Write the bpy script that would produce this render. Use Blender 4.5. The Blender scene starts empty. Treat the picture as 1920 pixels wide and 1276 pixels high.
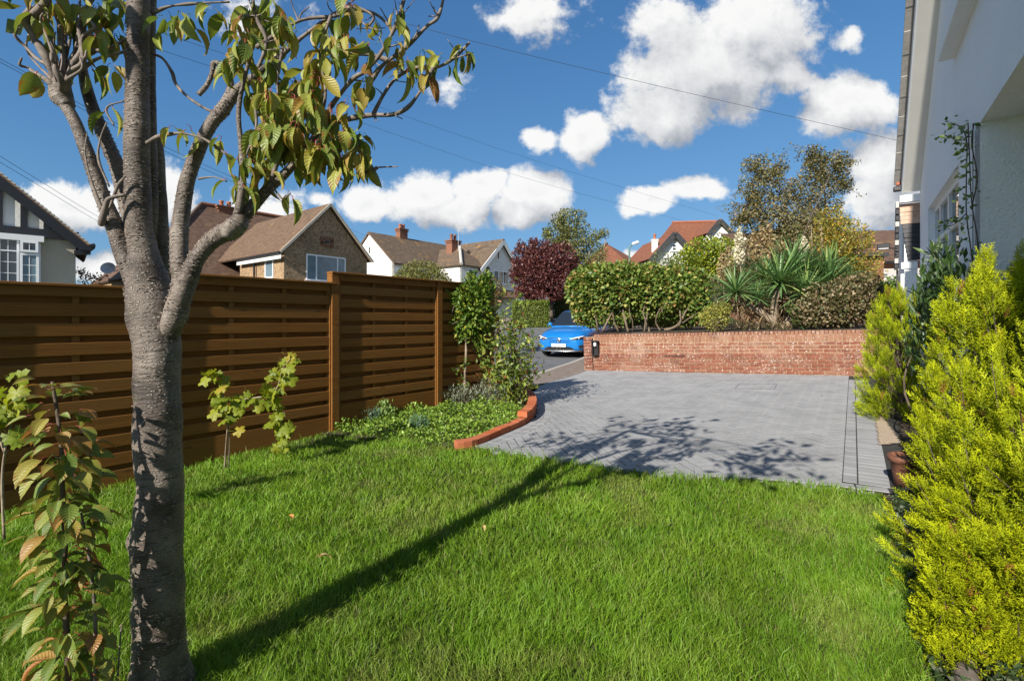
import bpy, math, random
import numpy as np
from mathutils import Vector, Matrix

R = math.radians
random.seed(7)
rng = np.random.default_rng(11)
sc = bpy.context.scene
COL = sc.collection

# ------------------------------------------------------------------ camera
F, CX, HY, CZ = 900.0, 960.0, 600.0, 1.27      # focal length and horizon in photo pixels, eye height
cam = bpy.data.cameras.new('camera')
cam.sensor_width = 36.0
cam.lens = F / 1920.0 * 36.0
cam.shift_y = -(638.0 - HY) / 1920.0
cam.clip_start = 0.05
cam.clip_end = 3000.0
cam_ob = bpy.data.objects.new('camera', cam)
cam_ob.location = (0, 0, CZ)
cam_ob.rotation_euler = (R(90), 0, 0)
COL.objects.link(cam_ob)
sc.camera = cam_ob

# ------------------------------------------------------------------ sun, exposure
SUN_AZ, SUN_EL = 34.5, 31.0                    # shadows fall 34.5 degrees right of straight ahead
sun = bpy.data.lights.new('sun', 'SUN')
sun.energy = 5.0
sun.angle = R(0.5)
sun.color = (1.0, 0.93, 0.82)
sun_ob = bpy.data.objects.new('sun', sun)
sdir = Vector((math.sin(R(SUN_AZ)) * math.cos(R(SUN_EL)), math.cos(R(SUN_AZ)) * math.cos(R(SUN_EL)), -math.sin(R(SUN_EL))))
sun_ob.rotation_euler = sdir.to_track_quat('-Z', 'Y').to_euler()
sun_ob.location = (-10, -14, 12)
COL.objects.link(sun_ob)
vs = sc.view_settings
vs.view_transform = 'Standard'
vs.look = 'None'
vs.exposure = 0.68
vs.gamma = 1.0
vs.use_curve_mapping = False
sc.cycles.max_bounces = 6
sc.cycles.transparent_max_bounces = 6


# ------------------------------------------------------------------ node helper
class NT:
    def __init__(s, tree):
        s.t = tree

    def n(s, kind, props=None, **ins):
        nd = s.t.nodes.new(kind)
        for k, v in (props or {}).items():
            setattr(nd, k, v)
        for k, v in ins.items():
            key = int(k[1:]) if k[0] == 'i' and k[1:].isdigit() else k.replace('_', ' ')
            s.put(nd.inputs[key], v)
        return nd

    def put(s, sock, v):
        if isinstance(v, bpy.types.NodeSocket):
            s.t.links.new(v, sock)
        elif isinstance(v, bpy.types.Node):
            s.t.links.new(v.outputs[0], sock)
        else:
            sock.default_value = v

    def math(s, op, a, b=0.0, c=0.0, clamp=False):
        nd = s.n('ShaderNodeMath', {'operation': op, 'use_clamp': clamp})
        s.put(nd.inputs[0], a)
        s.put(nd.inputs[1], b)
        s.put(nd.inputs[2], c)
        return nd.outputs[0]

    def vec(s, op, a, b=(0, 0, 0), out=0):
        nd = s.n('ShaderNodeVectorMath', {'operation': op})
        s.put(nd.inputs[0], a)
        s.put(nd.inputs[1], b)
        return nd.outputs[out]

    def mix(s, f, a, b, mode='MIX'):
        nd = s.n('ShaderNodeMix', {'data_type': 'RGBA', 'blend_type': mode})
        s.put(nd.inputs[0], f)
        s.put(nd.inputs[6], a if not isinstance(a, tuple) else (*a[:3], 1))
        s.put(nd.inputs[7], b if not isinstance(b, tuple) else (*b[:3], 1))
        return nd.outputs[2]

    def step(s, v, a, b, c=0.0, d=1.0):
        nd = s.n('ShaderNodeMapRange', {'interpolation_type': 'SMOOTHSTEP'})
        for i, x in enumerate((v, a, b, c, d)):
            s.put(nd.inputs[i], x)
        return nd.outputs[0]

    def ramp(s, f, stops):
        nd = s.n('ShaderNodeValToRGB')
        s.put(nd.inputs[0], f)
        e = nd.color_ramp.elements
        while len(e) < len(stops):
            e.new(0.5)
        for el, (p, c) in zip(e, stops):
            el.position = p
            el.color = (*c[:3], 1)
        return nd.outputs[0]

    def noise(s, vec, scale, detail=4.0, rough=0.55, out=0):
        nd = s.n('ShaderNodeTexNoise', {}, Vector=vec, Scale=scale, Detail=detail, Roughness=rough)
        return nd.outputs[out]

    def scaled(s, vec, x, y, z):
        return s.vec('MULTIPLY', vec, (x, y, z))


# ------------------------------------------------------------------ sky with the afternoon's cumulus
world = bpy.data.worlds.new('World')
sc.world = world
world.use_nodes = True
wt = world.node_tree
wt.nodes.clear()
W = NT(wt)
CLOUDS = [  # centre and half-axes in photo pixels at 900 px focal length, weight
    (1330, 125, 165, 105, 1.0), (1250, 205, 112, 62, 1.0), (1425, 60, 120, 105, 1.0), (1245, 40, 70, 62, .6), (1470, 140, 62, 46, .85),
    (1596, 192, 98, 62, 1.0), (1548, 222, 66, 36, .85), (1660, 300, 80, 62, 1.0), (1665, 365, 90, 55, 1.0),
    (1098, 252, 60, 50, 1.0), (1015, 264, 50, 22, .6), (685, 378, 56, 40, 1.0), (790, 366, 86, 54, 1.0), (850, 396, 90, 38, 1.0), (905, 343, 62, 36, 1.0),
    (1000, 360, 80, 54, 1.0), (965, 400, 60, 30, 1.0), (1215, 378, 64, 30, 1.0), (1300, 358, 64, 26, .85), (1000, 30, 100, 50, .6), (848, 165, 44, 28, .42),
    (470, 35, 84, 48, .40), (130, 388, 130, 50, .9), (315, 365, 52, 66, .9), (190, 505, 80, 28, .9), (500, 392, 76, 44, .8), (600, 373, 28, 18, .6),
    (1590, 75, 32, 20, .45), (1205, 487, 46, 20, .9), (1645, 415, 66, 26, .5)]


def cloud_group():
    g = bpy.data.node_groups.new('cloud_field', 'ShaderNodeTree')
    g.interface.new_socket('UV', in_out='INPUT', socket_type='NodeSocketVector')
    g.interface.new_socket('Value', in_out='OUTPUT', socket_type='NodeSocketFloat')
    T = NT(g)
    gi = T.n('NodeGroupInput')
    go = T.n('NodeGroupOutput')
    uv = gi.outputs[0]
    warp = T.vec('SUBTRACT', T.noise(uv, 9.0, 3.0, 0.6, 1), (.5, .5, .5))
    wuv = T.vec('ADD', uv, T.vec('MULTIPLY', warp, (.075, .055, 0)))
    val = None
    for (x, y, a, b, k) in CLOUDS:
        c = ((x - CX) / F, (HY - y) / F, 0)
        nd = T.n('ShaderNodeVectorMath', {'operation': 'MULTIPLY_ADD'})
        T.put(nd.inputs[0], wuv), T.put(nd.inputs[1], (F / a, F / b, 0)), T.put(nd.inputs[2], (-c[0] * F / a, -c[1] * F / b, 0))
        v = T.math('MULTIPLY_ADD', T.vec('LENGTH', nd.outputs[0], out=1), -k, 1.12 * k)
        val = v if val is None else T.math('MAXIMUM', val, v)
    fb = T.noise(uv, 15.0, 8.0, 0.63)
    fb2 = T.noise(uv, 5.0, 3.0, 0.5)
    tot = T.math('ADD', T.math('MAXIMUM', val, -0.6), T.math('MULTIPLY', T.math('SUBTRACT', fb, .5), 1.5))
    tot = T.math('ADD', tot, T.math('MULTIPLY', T.math('SUBTRACT', fb2, .5), .5))
    T.put(go.inputs[0], tot)
    return g


cg = cloud_group()
geo = W.n('ShaderNodeTexCoord').outputs['Generated']
sep = W.n('ShaderNodeSeparateXYZ', {}, Vector=geo)
ysafe = W.math('MAXIMUM', sep.outputs[1], 0.05)
uvn = W.n('ShaderNodeCombineXYZ', {}, X=W.math('DIVIDE', sep.outputs[0], ysafe), Y=W.math('DIVIDE', sep.outputs[2], ysafe)).outputs[0]
g1 = wt.nodes.new('ShaderNodeGroup')
g1.node_tree = cg
W.put(g1.inputs[0], uvn)
g2 = wt.nodes.new('ShaderNodeGroup')
g2.node_tree = cg
W.put(g2.inputs[0], W.vec('ADD', uvn, (-.026, .070, 0)))
ahead = W.step(sep.outputs[1], .42, .58)
# the rest of the dome, unseen: cumulus cover raised to brighten the shaded facade
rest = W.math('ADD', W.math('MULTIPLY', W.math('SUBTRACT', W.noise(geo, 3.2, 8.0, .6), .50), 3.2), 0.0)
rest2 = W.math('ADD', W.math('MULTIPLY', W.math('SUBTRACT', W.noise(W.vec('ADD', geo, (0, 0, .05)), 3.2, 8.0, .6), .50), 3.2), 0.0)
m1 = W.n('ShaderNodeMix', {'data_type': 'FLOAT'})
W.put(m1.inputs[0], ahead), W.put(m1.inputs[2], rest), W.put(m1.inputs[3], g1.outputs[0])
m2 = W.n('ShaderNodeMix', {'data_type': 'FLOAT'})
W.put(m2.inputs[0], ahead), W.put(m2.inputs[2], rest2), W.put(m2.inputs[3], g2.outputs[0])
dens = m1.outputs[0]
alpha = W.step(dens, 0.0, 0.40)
lit = W.math('ADD', .62, W.math('MULTIPLY', W.math('SUBTRACT', dens, m2.outputs[0]), .60), clamp=True)
lit = W.math('SUBTRACT', lit, W.math('MULTIPLY', W.step(dens, .7, 1.3), .16), clamp=True)
ccol = W.ramp(lit, [(0.0, (1.75, 1.9, 2.15)), (.35, (2.6, 2.72, 2.95)), (.60, (3.95, 4.0, 4.1)), (1.0, (5.4, 5.4, 5.3))])
sky = W.n('ShaderNodeTexSky', {'sky_type': 'NISHITA', 'sun_disc': False, 'sun_elevation': R(SUN_EL), 'sun_rotation': R(180 + SUN_AZ),
                              'air_density': 1.0, 'dust_density': 0.3, 'ozone_density': 3.0})
tinted = W.vec('MULTIPLY', sky.outputs[0], (.45, .86, 1.26))
skc = W.vec('DIVIDE', tinted, W.vec('ADD', W.vec('MULTIPLY', tinted, (.19, .19, .14)), (1, 1, 1)))
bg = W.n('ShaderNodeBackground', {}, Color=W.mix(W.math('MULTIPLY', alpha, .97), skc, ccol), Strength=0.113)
wo = W.n('ShaderNodeOutputWorld')
W.put(wo.inputs[0], bg.outputs[0])


# ------------------------------------------------------------------ geometry helpers
def P(px, py, d):
    return np.array(((px - CX) / F * d, d, CZ + (HY - py) / F * d))


def unit(v):
    v = np.asarray(v, float)
    return v / (np.linalg.norm(v) + 1e-12)


def ground_z(x, y):
    x = np.asarray(x, float)
    y = np.asarray(y, float)
    far = np.clip(y - 14, 0, None)
    up = np.where(far < 16, .0054 * far ** 2, .0054 * 256 + .1728 * 9 * (1 - np.exp(-(far - 16) / 9)) * .35)
    side = .03 * np.clip(x - 1.5, 0, 8)
    fx = -2.07 + .824 * (y - 5.55)                       # the fence line
    w = np.clip(1 - (x - fx) / 1.6, 0, 1)
    dip = np.where(y < 9, np.clip(-.135 + .068 * (y - 3.51), -.16, .05), .05 * np.exp(-(y - 9) / 2))
    return up + side + dip * w * w * (3 - 2 * w)


def Gz(x, y):
    return float(ground_z(x, y))


def GP(px, py):
    """where the ray through a photo pixel meets the ground"""
    d = 4.0
    for _ in range(60):
        x = (px - CX) / F * d
        d2 = F * (CZ - Gz(x, d)) / (py - HY)
        d = d + .5 * (d2 - d)
    return np.array(((px - CX) / F * d, d))


def smooth_line(pts, n=8):
    pts = np.asarray(pts, float)
    if len(pts) < 3:
        t = np.linspace(0, 1, n * (len(pts) - 1) + 1)[:, None]
        return pts[0] * (1 - t) + pts[-1] * t
    q = np.vstack([2 * pts[0] - pts[1], pts, 2 * pts[-1] - pts[-2]])
    out = []
    for i in range(1, len(q) - 2):
        p0, p1, p2, p3 = q[i - 1:i + 3]
        for t in np.linspace(0, 1, n, endpoint=False):
            out.append(.5 * ((2 * p1) + (p2 - p0) * t + (2 * p0 - 5 * p1 + 4 * p2 - p3) * t * t + (3 * p1 - p0 - 3 * p2 + p3) * t ** 3))
    out.append(pts[-1])
    return np.array(out)


def vnoise(p, cell, seed=0):
    """smooth value noise in 2-D or 3-D, 0..1"""
    p = np.asarray(p, float) / cell
    dim = p.shape[1]
    i = np.floor(p).astype(np.int64)
    f = p - i
    f = f * f * (3 - 2 * f)
    tot = np.zeros(len(p))
    for c in range(2 ** dim):
        w = np.ones(len(p))
        h = np.full(len(p), seed * 7919 + 13, np.int64)
        for k in range(dim):
            b = (c >> k) & 1
            w = w * (f[:, k] if b else 1 - f[:, k])
            h = (h * 73856093) ^ ((i[:, k] + b) * (19349663 + 83492791 * k))
        h = (h ^ (h >> 13)) * 1274126177
        r = ((h ^ (h >> 16)) & 0xffff) / 65535.0
        tot += w * r
    return tot


class MB:
    """collects faces; build() links them as one mesh object"""

    def __init__(s):
        s.v, s.f, s.uv, s.mi = [], [], {}, []

    def add(s, vs, fs, uvs=None, mi=0):
        o = len(s.v)
        s.v += [tuple(map(float, v)) for v in vs]
        for k, f in enumerate(fs):
            if uvs is not None:
                s.uv[len(s.f)] = uvs[k]
            s.f.append([o + i for i in f])
            s.mi.append(mi)
        return s

    def box(s, c, size, rot=None, ch=0.0, mi=0):
        hx, hy, hz = [a / 2 for a in size]
        if ch <= 0:
            vs = np.array([(x, y, z) for x in (-hx, hx) for y in (-hy, hy) for z in (-hz, hz)])
            fs = [(0, 1, 3, 2), (4, 6, 7, 5), (0, 4, 5, 1), (2, 3, 7, 6), (0, 2, 6, 4), (1, 5, 7, 3)]
        else:
            vs, fs = [], []
            for sx in (-1, 1):
                for sy in (-1, 1):
                    for sz in (-1, 1):
                        vs += [(sx * hx, sy * (hy - ch), sz * (hz - ch)), (sx * (hx - ch), sy * hy, sz * (hz - ch)), (sx * (hx - ch), sy * (hy - ch), sz * hz)]
            vs = np.array(vs)
            I = lambda a, b, c, k: ((a > 0) * 4 + (b > 0) * 2 + (c > 0)) * 3 + k
            for q in (-1, 1):
                fs.append([I(q, -1, -1, 0), I(q, 1, -1, 0), I(q, 1, 1, 0), I(q, -1, 1, 0)][::q])
                fs.append([I(-1, q, -1, 1), I(-1, q, 1, 1), I(1, q, 1, 1), I(1, q, -1, 1)][::q])
                fs.append([I(-1, -1, q, 2), I(1, -1, q, 2), I(1, 1, q, 2), I(-1, 1, q, 2)][::q])
            for a in (-1, 1):
                for b in (-1, 1):
                    fs.append([I(a, b, -1, 0), I(a, b, -1, 1), I(a, b, 1, 1), I(a, b, 1, 0)][::a * b])
                    fs.append([I(a, -1, b, 0), I(a, 1, b, 0), I(a, 1, b, 2), I(a, -1, b, 2)][::a * b])
                    fs.append([I(-1, a, b, 1), I(-1, a, b, 2), I(1, a, b, 2), I(1, a, b, 1)][::a * b])
                    for c2 in (-1, 1):
                        fs.append([I(a, b, c2, 0), I(a, b, c2, 1), I(a, b, c2, 2)][::a * b * c2])
        if rot is not None:
            vs = vs @ np.asarray(rot).T
        return s.add(vs + np.asarray(c, float), fs, mi=mi)

    def tube(s, pts, rad, n=8, cap=True, seed=None, rough=0.0, cell=.06):
        pts = np.asarray(pts, float)
        m = len(pts)
        rad = np.broadcast_to(np.asarray(rad, float), (m,))
        tan = np.gradient(pts, axis=0)
        tan = tan / (np.linalg.norm(tan, axis=1)[:, None] + 1e-12)
        ref = np.array((0, 1, 0.)) if abs(tan[0][1]) < .9 else np.array((1., 0, 0))
        a = unit(np.cross(tan[0], ref))
        vs, arc = [], 0.0
        arcs = []
        ang = np.linspace(0, 2 * math.pi, n, endpoint=False)
        for i in range(m):
            if i:
                a = unit(a - tan[i] * np.dot(a, tan[i]))
                arc += np.linalg.norm(pts[i] - pts[i - 1])
            b = np.cross(tan[i], a)
            ring = np.cos(ang)[:, None] * a + np.sin(ang)[:, None] * b
            q = pts[i] + ring * rad[i]
            if rough:
                q = q + ring * ((vnoise(q, cell, seed or 1) - .5)[:, None] * rough * rad[i])
            vs.append(q)
            arcs.append(arc)
        vs = np.vstack(vs)
        fs, uvs = [], []
        for i in range(m - 1):
            for k in range(n):
                k2 = (k + 1) % n
                fs.append((i * n + k, i * n + k2, (i + 1) * n + k2, (i + 1) * n + k))
                r = 2 * math.pi * max(rad[0], 1e-4) / n
                uvs.append(((k * r, arcs[i]), ((k + 1) * r, arcs[i]), ((k + 1) * r, arcs[i + 1]), (k * r, arcs[i + 1])))
        if cap:
            fs += [tuple(range(n))[::-1], tuple((m - 1) * n + k for k in range(n))]
            uvs += [[(.01 * k, 0) for k in range(n)], [(.01 * k, arcs[-1]) for k in range(n)]]
        return s.add(vs, fs, uvs)

    def poly(s, pts, thick, normal=None, mi=0):
        """flat polygon given a thickness backwards along its normal"""
        pts = np.asarray(pts, float)
        if normal is None:
            normal = unit(np.cross(pts[1] - pts[0], pts[2] - pts[0]))
        n = len(pts)
        back = pts - np.asarray(normal, float) * thick
        fs = [tuple(range(n)), tuple(range(2 * n - 1, n - 1, -1))] + [(i, n + i, n + (i + 1) % n, (i + 1) % n) for i in range(n)]
        return s.add(np.vstack([pts, back]), fs, mi=mi)

    def lathe(s, c, prof, n=16, axis=(0, 0, 1)):
        axis = unit(axis)
        ref = np.array((1., 0, 0)) if abs(axis[0]) < .9 else np.array((0, 1., 0))
        a = unit(np.cross(axis, ref))
        b = np.cross(axis, a)
        vs, fs = [], []
        for (r, h) in prof:
            for k in range(n):
                t = 2 * math.pi * k / n
                vs.append(np.asarray(c) + axis * h + r * (math.cos(t) * a + math.sin(t) * b))
        for i in range(len(prof) - 1):
            for k in range(n):
                k2 = (k + 1) % n
                fs.append((i * n + k, i * n + k2, (i + 1) * n + k2, (i + 1) * n + k))
        fs += [tuple(range(n))[::-1], tuple((len(prof) - 1) * n + k for k in range(n))]
        return s.add(vs, fs)

    def mesh(s, name, mats, smooth=False):
        me = bpy.data.meshes.new(name)
        me.from_pydata(s.v, [], s.f)
        for m in (mats if isinstance(mats, (list, tuple)) else [mats]):
            me.materials.append(m)
        if any(s.mi):
            me.polygons.foreach_set('material_index', s.mi)
        if s.uv:
            lay = me.uv_layers.new(name='UVMap')
            for p in me.polygons:
                u = s.uv.get(p.index)
                if u is not None:
                    for li, q in zip(p.loop_indices, u):
                        lay.data[li].uv = q
        if smooth:
            me.polygons.foreach_set('use_smooth', [True] * len(me.polygons))
        me.update()
        return me

    def build(s, name, mats, parent=None, smooth=False, loc=None, **props):
        o = bpy.data.objects.new(name, s.mesh(name, mats, smooth))
        return place(o, parent, loc, **props)


def place(o, parent=None, loc=None, **props):
    COL.objects.link(o)
    if parent is not None:
        o.parent = parent
        if loc is None and parent.type == 'EMPTY':
            o.matrix_parent_inverse = parent.matrix_basis.inverted()
        elif loc is None:
            o.matrix_parent_inverse = parent_world(parent).inverted()
    if loc is not None:
        o.location = loc
    for k, v in props.items():
        o[k] = v
    return o


def parent_world(o):
    m = o.matrix_basis.copy()
    if o.parent is not None:
        m = parent_world(o.parent) @ o.matrix_parent_inverse @ m
    return m


def thing(name, label, category, loc=(0, 0, 0), group=None):
    o = bpy.data.objects.new(name, None)
    o.empty_display_size = .1
    COL.objects.link(o)
    o.location = tuple(float(a) for a in loc)
    return tag(o, label, category, group)


def tag(o, label, category, group=None, kind=None):
    o['label'] = label
    o['category'] = category
    if group:
        o['group'] = group
    if kind:
        o['kind'] = kind
    return o


def struct(o):
    o['kind'] = 'structure'
    return o


def np_mesh(name, verts, faces, mat, col=None, uv=None, smooth=False):
    verts = np.asarray(verts, np.float32)
    faces = np.asarray(faces, np.int32)
    me = bpy.data.meshes.new(name)
    k = faces.shape[1]
    me.vertices.add(len(verts))
    me.vertices.foreach_set('co', verts.ravel())
    me.loops.add(faces.size)
    me.loops.foreach_set('vertex_index', faces.ravel())
    me.polygons.add(len(faces))
    me.polygons.foreach_set('loop_start', np.arange(0, faces.size, k, dtype=np.int32))
    if smooth:
        me.polygons.foreach_set('use_smooth', np.ones(len(faces), bool))
    me.materials.append(mat)
    if col is not None:
        at = me.attributes.new('Col', 'FLOAT_COLOR', 'POINT')
        c = np.ones((len(verts), 4), np.float32)
        c[:, :3] = col
        at.data.foreach_set('color', c.ravel())
    if uv is not None:
        lay = me.uv_layers.new(name='UVMap')
        lay.data.foreach_set('uv', np.asarray(uv, np.float32)[faces.ravel()].ravel())
    me.update(calc_edges=True)
    me.validate()
    return me


def np_obj(name, me, parent=None, **props):
    return place(bpy.data.objects.new(name, me), parent, **props)


def frame_from(direction, normal):
    """rotation whose Y axis is direction and Z axis is close to normal"""
    y = unit(direction)
    z = np.asarray(normal, float)
    z = z - y * np.dot(z, y)
    if np.linalg.norm(z) < 1e-5:
        z = np.cross(y, (1, .3, .2))
    z = unit(z)
    x = np.cross(y, z)
    return np.stack([x, y, z], 1)


def mat4(rot, loc, scale=1.0):
    m = Matrix.Identity(4)
    for i in range(3):
        for j in range(3):
            m[i][j] = float(rot[i][j]) * scale
        m[i][3] = float(loc[i])
    return m


# ------------------------------------------------------------------ materials
def new_mat(name):
    m = bpy.data.materials.new(name)
    m.use_nodes = True
    t = NT(m.node_tree)
    b = m.node_tree.nodes['Principled BSDF']
    return m, t, b


def plain(name, col, rough=.6, metal=0.0, spec=.5, coat=0.0, emit=None):
    m, t, b = new_mat(name)
    b.inputs['Base Color'].default_value = (*col, 1)
    b.inputs['Roughness'].default_value = rough
    b.inputs['Metallic'].default_value = metal
    b.inputs['Specular IOR Level'].default_value = spec
    b.inputs['Coat Weight'].default_value = coat
    return m


def bump(t, b, h, strength=.5, dist=.01):
    n = t.n('ShaderNodeBump', {}, Strength=strength, Distance=dist, Height=h)
    t.put(b.inputs['Normal'], n.outputs[0])


def noisy(name, c1, c2, scale=8., rough=.8, bstr=.3, bdist=.01, bscale=60., detail=5., c3=None, space='Object', stretch=(1, 1, 1), spec=.3):
    m, t, b = new_mat(name)
    co = t.n('ShaderNodeTexCoord').outputs[space] if space != 'World' else t.n('ShaderNodeNewGeometry').outputs['Position']
    co = t.scaled(co, *stretch)
    n = t.noise(co, scale, detail)
    stops = [(.3, c1), (.7, c2)] if c3 is None else [(.25, c1), (.5, c2), (.75, c3)]
    t.put(b.inputs['Base Color'], t.ramp(n, stops))
    b.inputs['Roughness'].default_value = rough
    b.inputs['Specular IOR Level'].default_value = spec
    if bstr:
        bump(t, b, t.noise(co, bscale, 3.), bstr, bdist)
    return m


def leaf_mat(name, trans=.35, rough=.45, attr=True, ramp=None, veins=False, spec=.4, tint=None, spots=None):
    m, t, b = new_mat(name)
    if attr:
        col = t.n('ShaderNodeAttribute', {'attribute_name': 'Col'}).outputs['Color']
    else:
        col = t.ramp(t.n('ShaderNodeObjectInfo').outputs['Random'], ramp)
    if veins:
        uv = t.n('ShaderNodeUVMap').outputs[0]
        s = t.n('ShaderNodeSeparateXYZ', {}, Vector=uv)
        au = t.math('ABSOLUTE', s.outputs[0])
        ph = t.math('SUBTRACT', s.outputs[1], t.math('MULTIPLY', au, .16))
        wv = t.math('SINE', t.math('MULTIPLY', ph, 62.0))
        mid = t.step(au, .0, .09, 1.0, 0.0)
        hgt = t.math('ADD', t.math('MULTIPLY', wv, .5), t.math('MULTIPLY', mid, -.8))
        bump(t, b, hgt, .5, .0016)
        vein = t.math('MAXIMUM', t.step(wv, .78, 1.0), mid)
        col = t.mix(t.math('MULTIPLY', vein, .28), col, (.33, .36, .12))
        ob = t.n('ShaderNodeTexCoord').outputs['Object']
        rnd = t.n('ShaderNodeObjectInfo').outputs['Random']
        off = t.vec('ADD', ob, t.n('ShaderNodeCombineXYZ', {}, X=t.math('MULTIPLY', rnd, 37.), Y=rnd, Z=t.math('MULTIPLY', rnd, 11.)).outputs[0])
        edge = t.math('ADD', t.noise(off, 26., 4.), t.math('MULTIPLY', au, .22))
        edge = t.math('ADD', edge, t.math('MULTIPLY', s.outputs[1], .10))
        col = t.mix(t.math('MULTIPLY', t.step(edge, .72, .86), .75), col, (.30, .13, .03))
        col = t.mix(t.math('MULTIPLY', t.step(t.noise(off, 11., 2.), .52, .72), .45), col, (.24, .24, .04))
    t.put(b.inputs['Base Color'], col)
    b.inputs['Roughness'].default_value = rough
    b.inputs['Specular IOR Level'].default_value = spec
    tr = t.n('ShaderNodeBsdfTranslucent', {}, Color=t.mix(.5, col, t.mix(1.0, col, (1.35, 1.25, .45), 'MULTIPLY')))
    mx = t.n('ShaderNodeMixShader', {}, Fac=trans)
    t.put(mx.inputs[1], b.outputs[0])
    t.put(mx.inputs[2], tr.outputs[0])
    out = [n for n in m.node_tree.nodes if n.type == 'OUTPUT_MATERIAL'][0]
    t.put(out.inputs[0], mx.outputs[0])
    return m


M = {}
M['grass'] = leaf_mat('grass_blades', .32, .5, spec=.3)
M['leafy'] = leaf_mat('small_leaves', .28, .45, spec=.45)
M['conifer'] = leaf_mat('golden_conifer', .13, .6, spec=.2)
M['cherry_leaf'] = leaf_mat('cherry_leaves', .34, .42, attr=False, veins=True, ramp=[
    (0., (.11, .17, .026)), (.3, (.19, .25, .04)), (.55, (.28, .32, .055)), (.8, (.36, .36, .07)), (.93, (.36, .27, .055)), (1., (.28, .12, .045))])
M['sapling_leaf'] = leaf_mat('sapling_leaves', .30, .42, attr=False, veins=True, ramp=[
    (0., (.09, .15, .022)), (.35, (.16, .23, .035)), (.58, (.25, .28, .05)), (.78, (.33, .27, .055)), (1., (.36, .14, .05))])
M['vine_leaf'] = leaf_mat('vine_leaves', .45, .5, attr=False, veins=False, ramp=[
    (0., (.16, .22, .015)), (.5, (.25, .30, .02)), (.85, (.34, .36, .03)), (1., (.38, .31, .03))])
M['cherry_leaf_joined'] = leaf_mat('cherry_leaves_far', .34, .42, attr=True, veins=False)
M['petiole'] = plain('red_petiole', (.30, .05, .04), .5)


def bark():
    m, t, b = new_mat('cherry_bark')
    uv = t.n('ShaderNodeUVMap').outputs[0]
    ob = t.n('ShaderNodeTexCoord').outputs['Object']
    band = t.noise(t.scaled(uv, 9, 95, 1), 1.0, 4., .65)
    fine = t.noise(t.scaled(uv, 60, 260, 1), 1.0, 3., .6)
    big = t.noise(ob, 6.0, 5., .6)
    col = t.ramp(big, [(.25, (.026, .019, .015)), (.40, (.075, .056, .044)), (.54, (.165, .133, .110)), (.74, (.31, .268, .232))])
    col = t.mix(t.math('MULTIPLY', t.step(band, .58, .70), .7), col, (.24, .21, .185))
    col = t.mix(t.math('MULTIPLY', t.step(band, .45, .37), .85), col, (.040, .030, .026))
    moss = t.math('MULTIPLY', t.step(t.noise(ob, 9., 4.), .6, .75), .35)
    col = t.mix(moss, col, (.13, .13, .06))
    # raised corky lenticels in short rows
    lc = t.n('ShaderNodeTexVoronoi', {'feature': 'F1', 'distance': 'EUCLIDEAN'}, Vector=t.scaled(uv, 46, 130, 1), Scale=1.0, Randomness=1.0).outputs[0]
    spot = t.math('MULTIPLY', t.step(lc, .42, .22), t.step(t.noise(t.scaled(uv, 14, 22, 1), 1., 2.), .44, .58))
    col = t.mix(t.math('MULTIPLY', spot, .85), col, (.40, .345, .29))
    t.put(b.inputs['Base Color'], col)
    t.put(b.inputs['Roughness'], t.ramp(fine, [(.3, (.36, .36, .36)), (.7, (.66, .66, .66))]))
    h = t.math('ADD', t.math('MULTIPLY', band, .55), t.math('MULTIPLY', fine, .3))
    h = t.math('ADD', h, t.math('MULTIPLY', spot, .7))
    bump(t, b, h, 1.0, .011)
    return m


M['bark'] = bark()
M['twig'] = noisy('twig_bark', (.10, .08, .07), (.24, .20, .17), 40., .75, .4, .003, 150., space='World')
M['dark_bark'] = noisy('dark_bark', (.05, .035, .025), (.15, .115, .085), 14., .85, .5, .01, 60., space='World')
M['pale_bark'] = noisy('pale_bark', (.16, .12, .085), (.36, .29, .21), 9., .8, .5, .01, 40., space='World')


def timber():
    m, t, b = new_mat('fence_timber')
    ob = t.n('ShaderNodeTexCoord').outputs['Object']
    rnd = t.n('ShaderNodeObjectInfo').outputs['Random']
    off = t.vec('ADD', ob, t.n('ShaderNodeCombineXYZ', {}, X=t.math('MULTIPLY', rnd, 31.), Y=t.math('MULTIPLY', rnd, 17.), Z=t.math('MULTIPLY', rnd, 7.)).outputs[0])
    g = t.noise(t.scaled(off, 2.2, 30, 34), 1.0, 6., .6)
    ring = t.n('ShaderNodeTexWave', {'wave_type': 'BANDS', 'bands_direction': 'Z'}, Vector=t.scaled(off, .6, 8, 26), Scale=1.0, Distortion=9.0, Detail=3.0, Detail_Scale=1.0).outputs[0]
    col = t.ramp(t.math('ADD', t.math('MULTIPLY', g, .6), t.math('MULTIPLY', ring, .4)),
                 [(.2, (.125, .048, .009)), (.5, (.205, .083, .015)), (.85, (.28, .125, .027))])
    col = t.mix(t.math('MULTIPLY', t.math('SUBTRACT', rnd, .5), .5), col, (.24, .13, .04))
    kn = t.n('ShaderNodeTexVoronoi', {}, Vector=t.scaled(off, 2.6, 9, 9), Scale=1.).outputs[0]
    col = t.mix(t.math('MULTIPLY', t.step(kn, .13, .05), .7), col, (.07, .03, .012))
    green = t.step(t.noise(t.scaled(off, 3, 12, 6), 1., 3.), .55, .75)
    col = t.mix(t.math('MULTIPLY', green, .3), col, (.15, .12, .04))
    t.put(b.inputs['Base Color'], col)
    b.inputs['Roughness'].default_value = .72
    b.inputs['Specular IOR Level'].default_value = .25
    bump(t, b, t.math('ADD', g, t.math('MULTIPLY', t.noise(t.scaled(off, 12, 140, 140), 1., 2.), .5)), .35, .003)
    return m


M['timber'] = timber()


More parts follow.
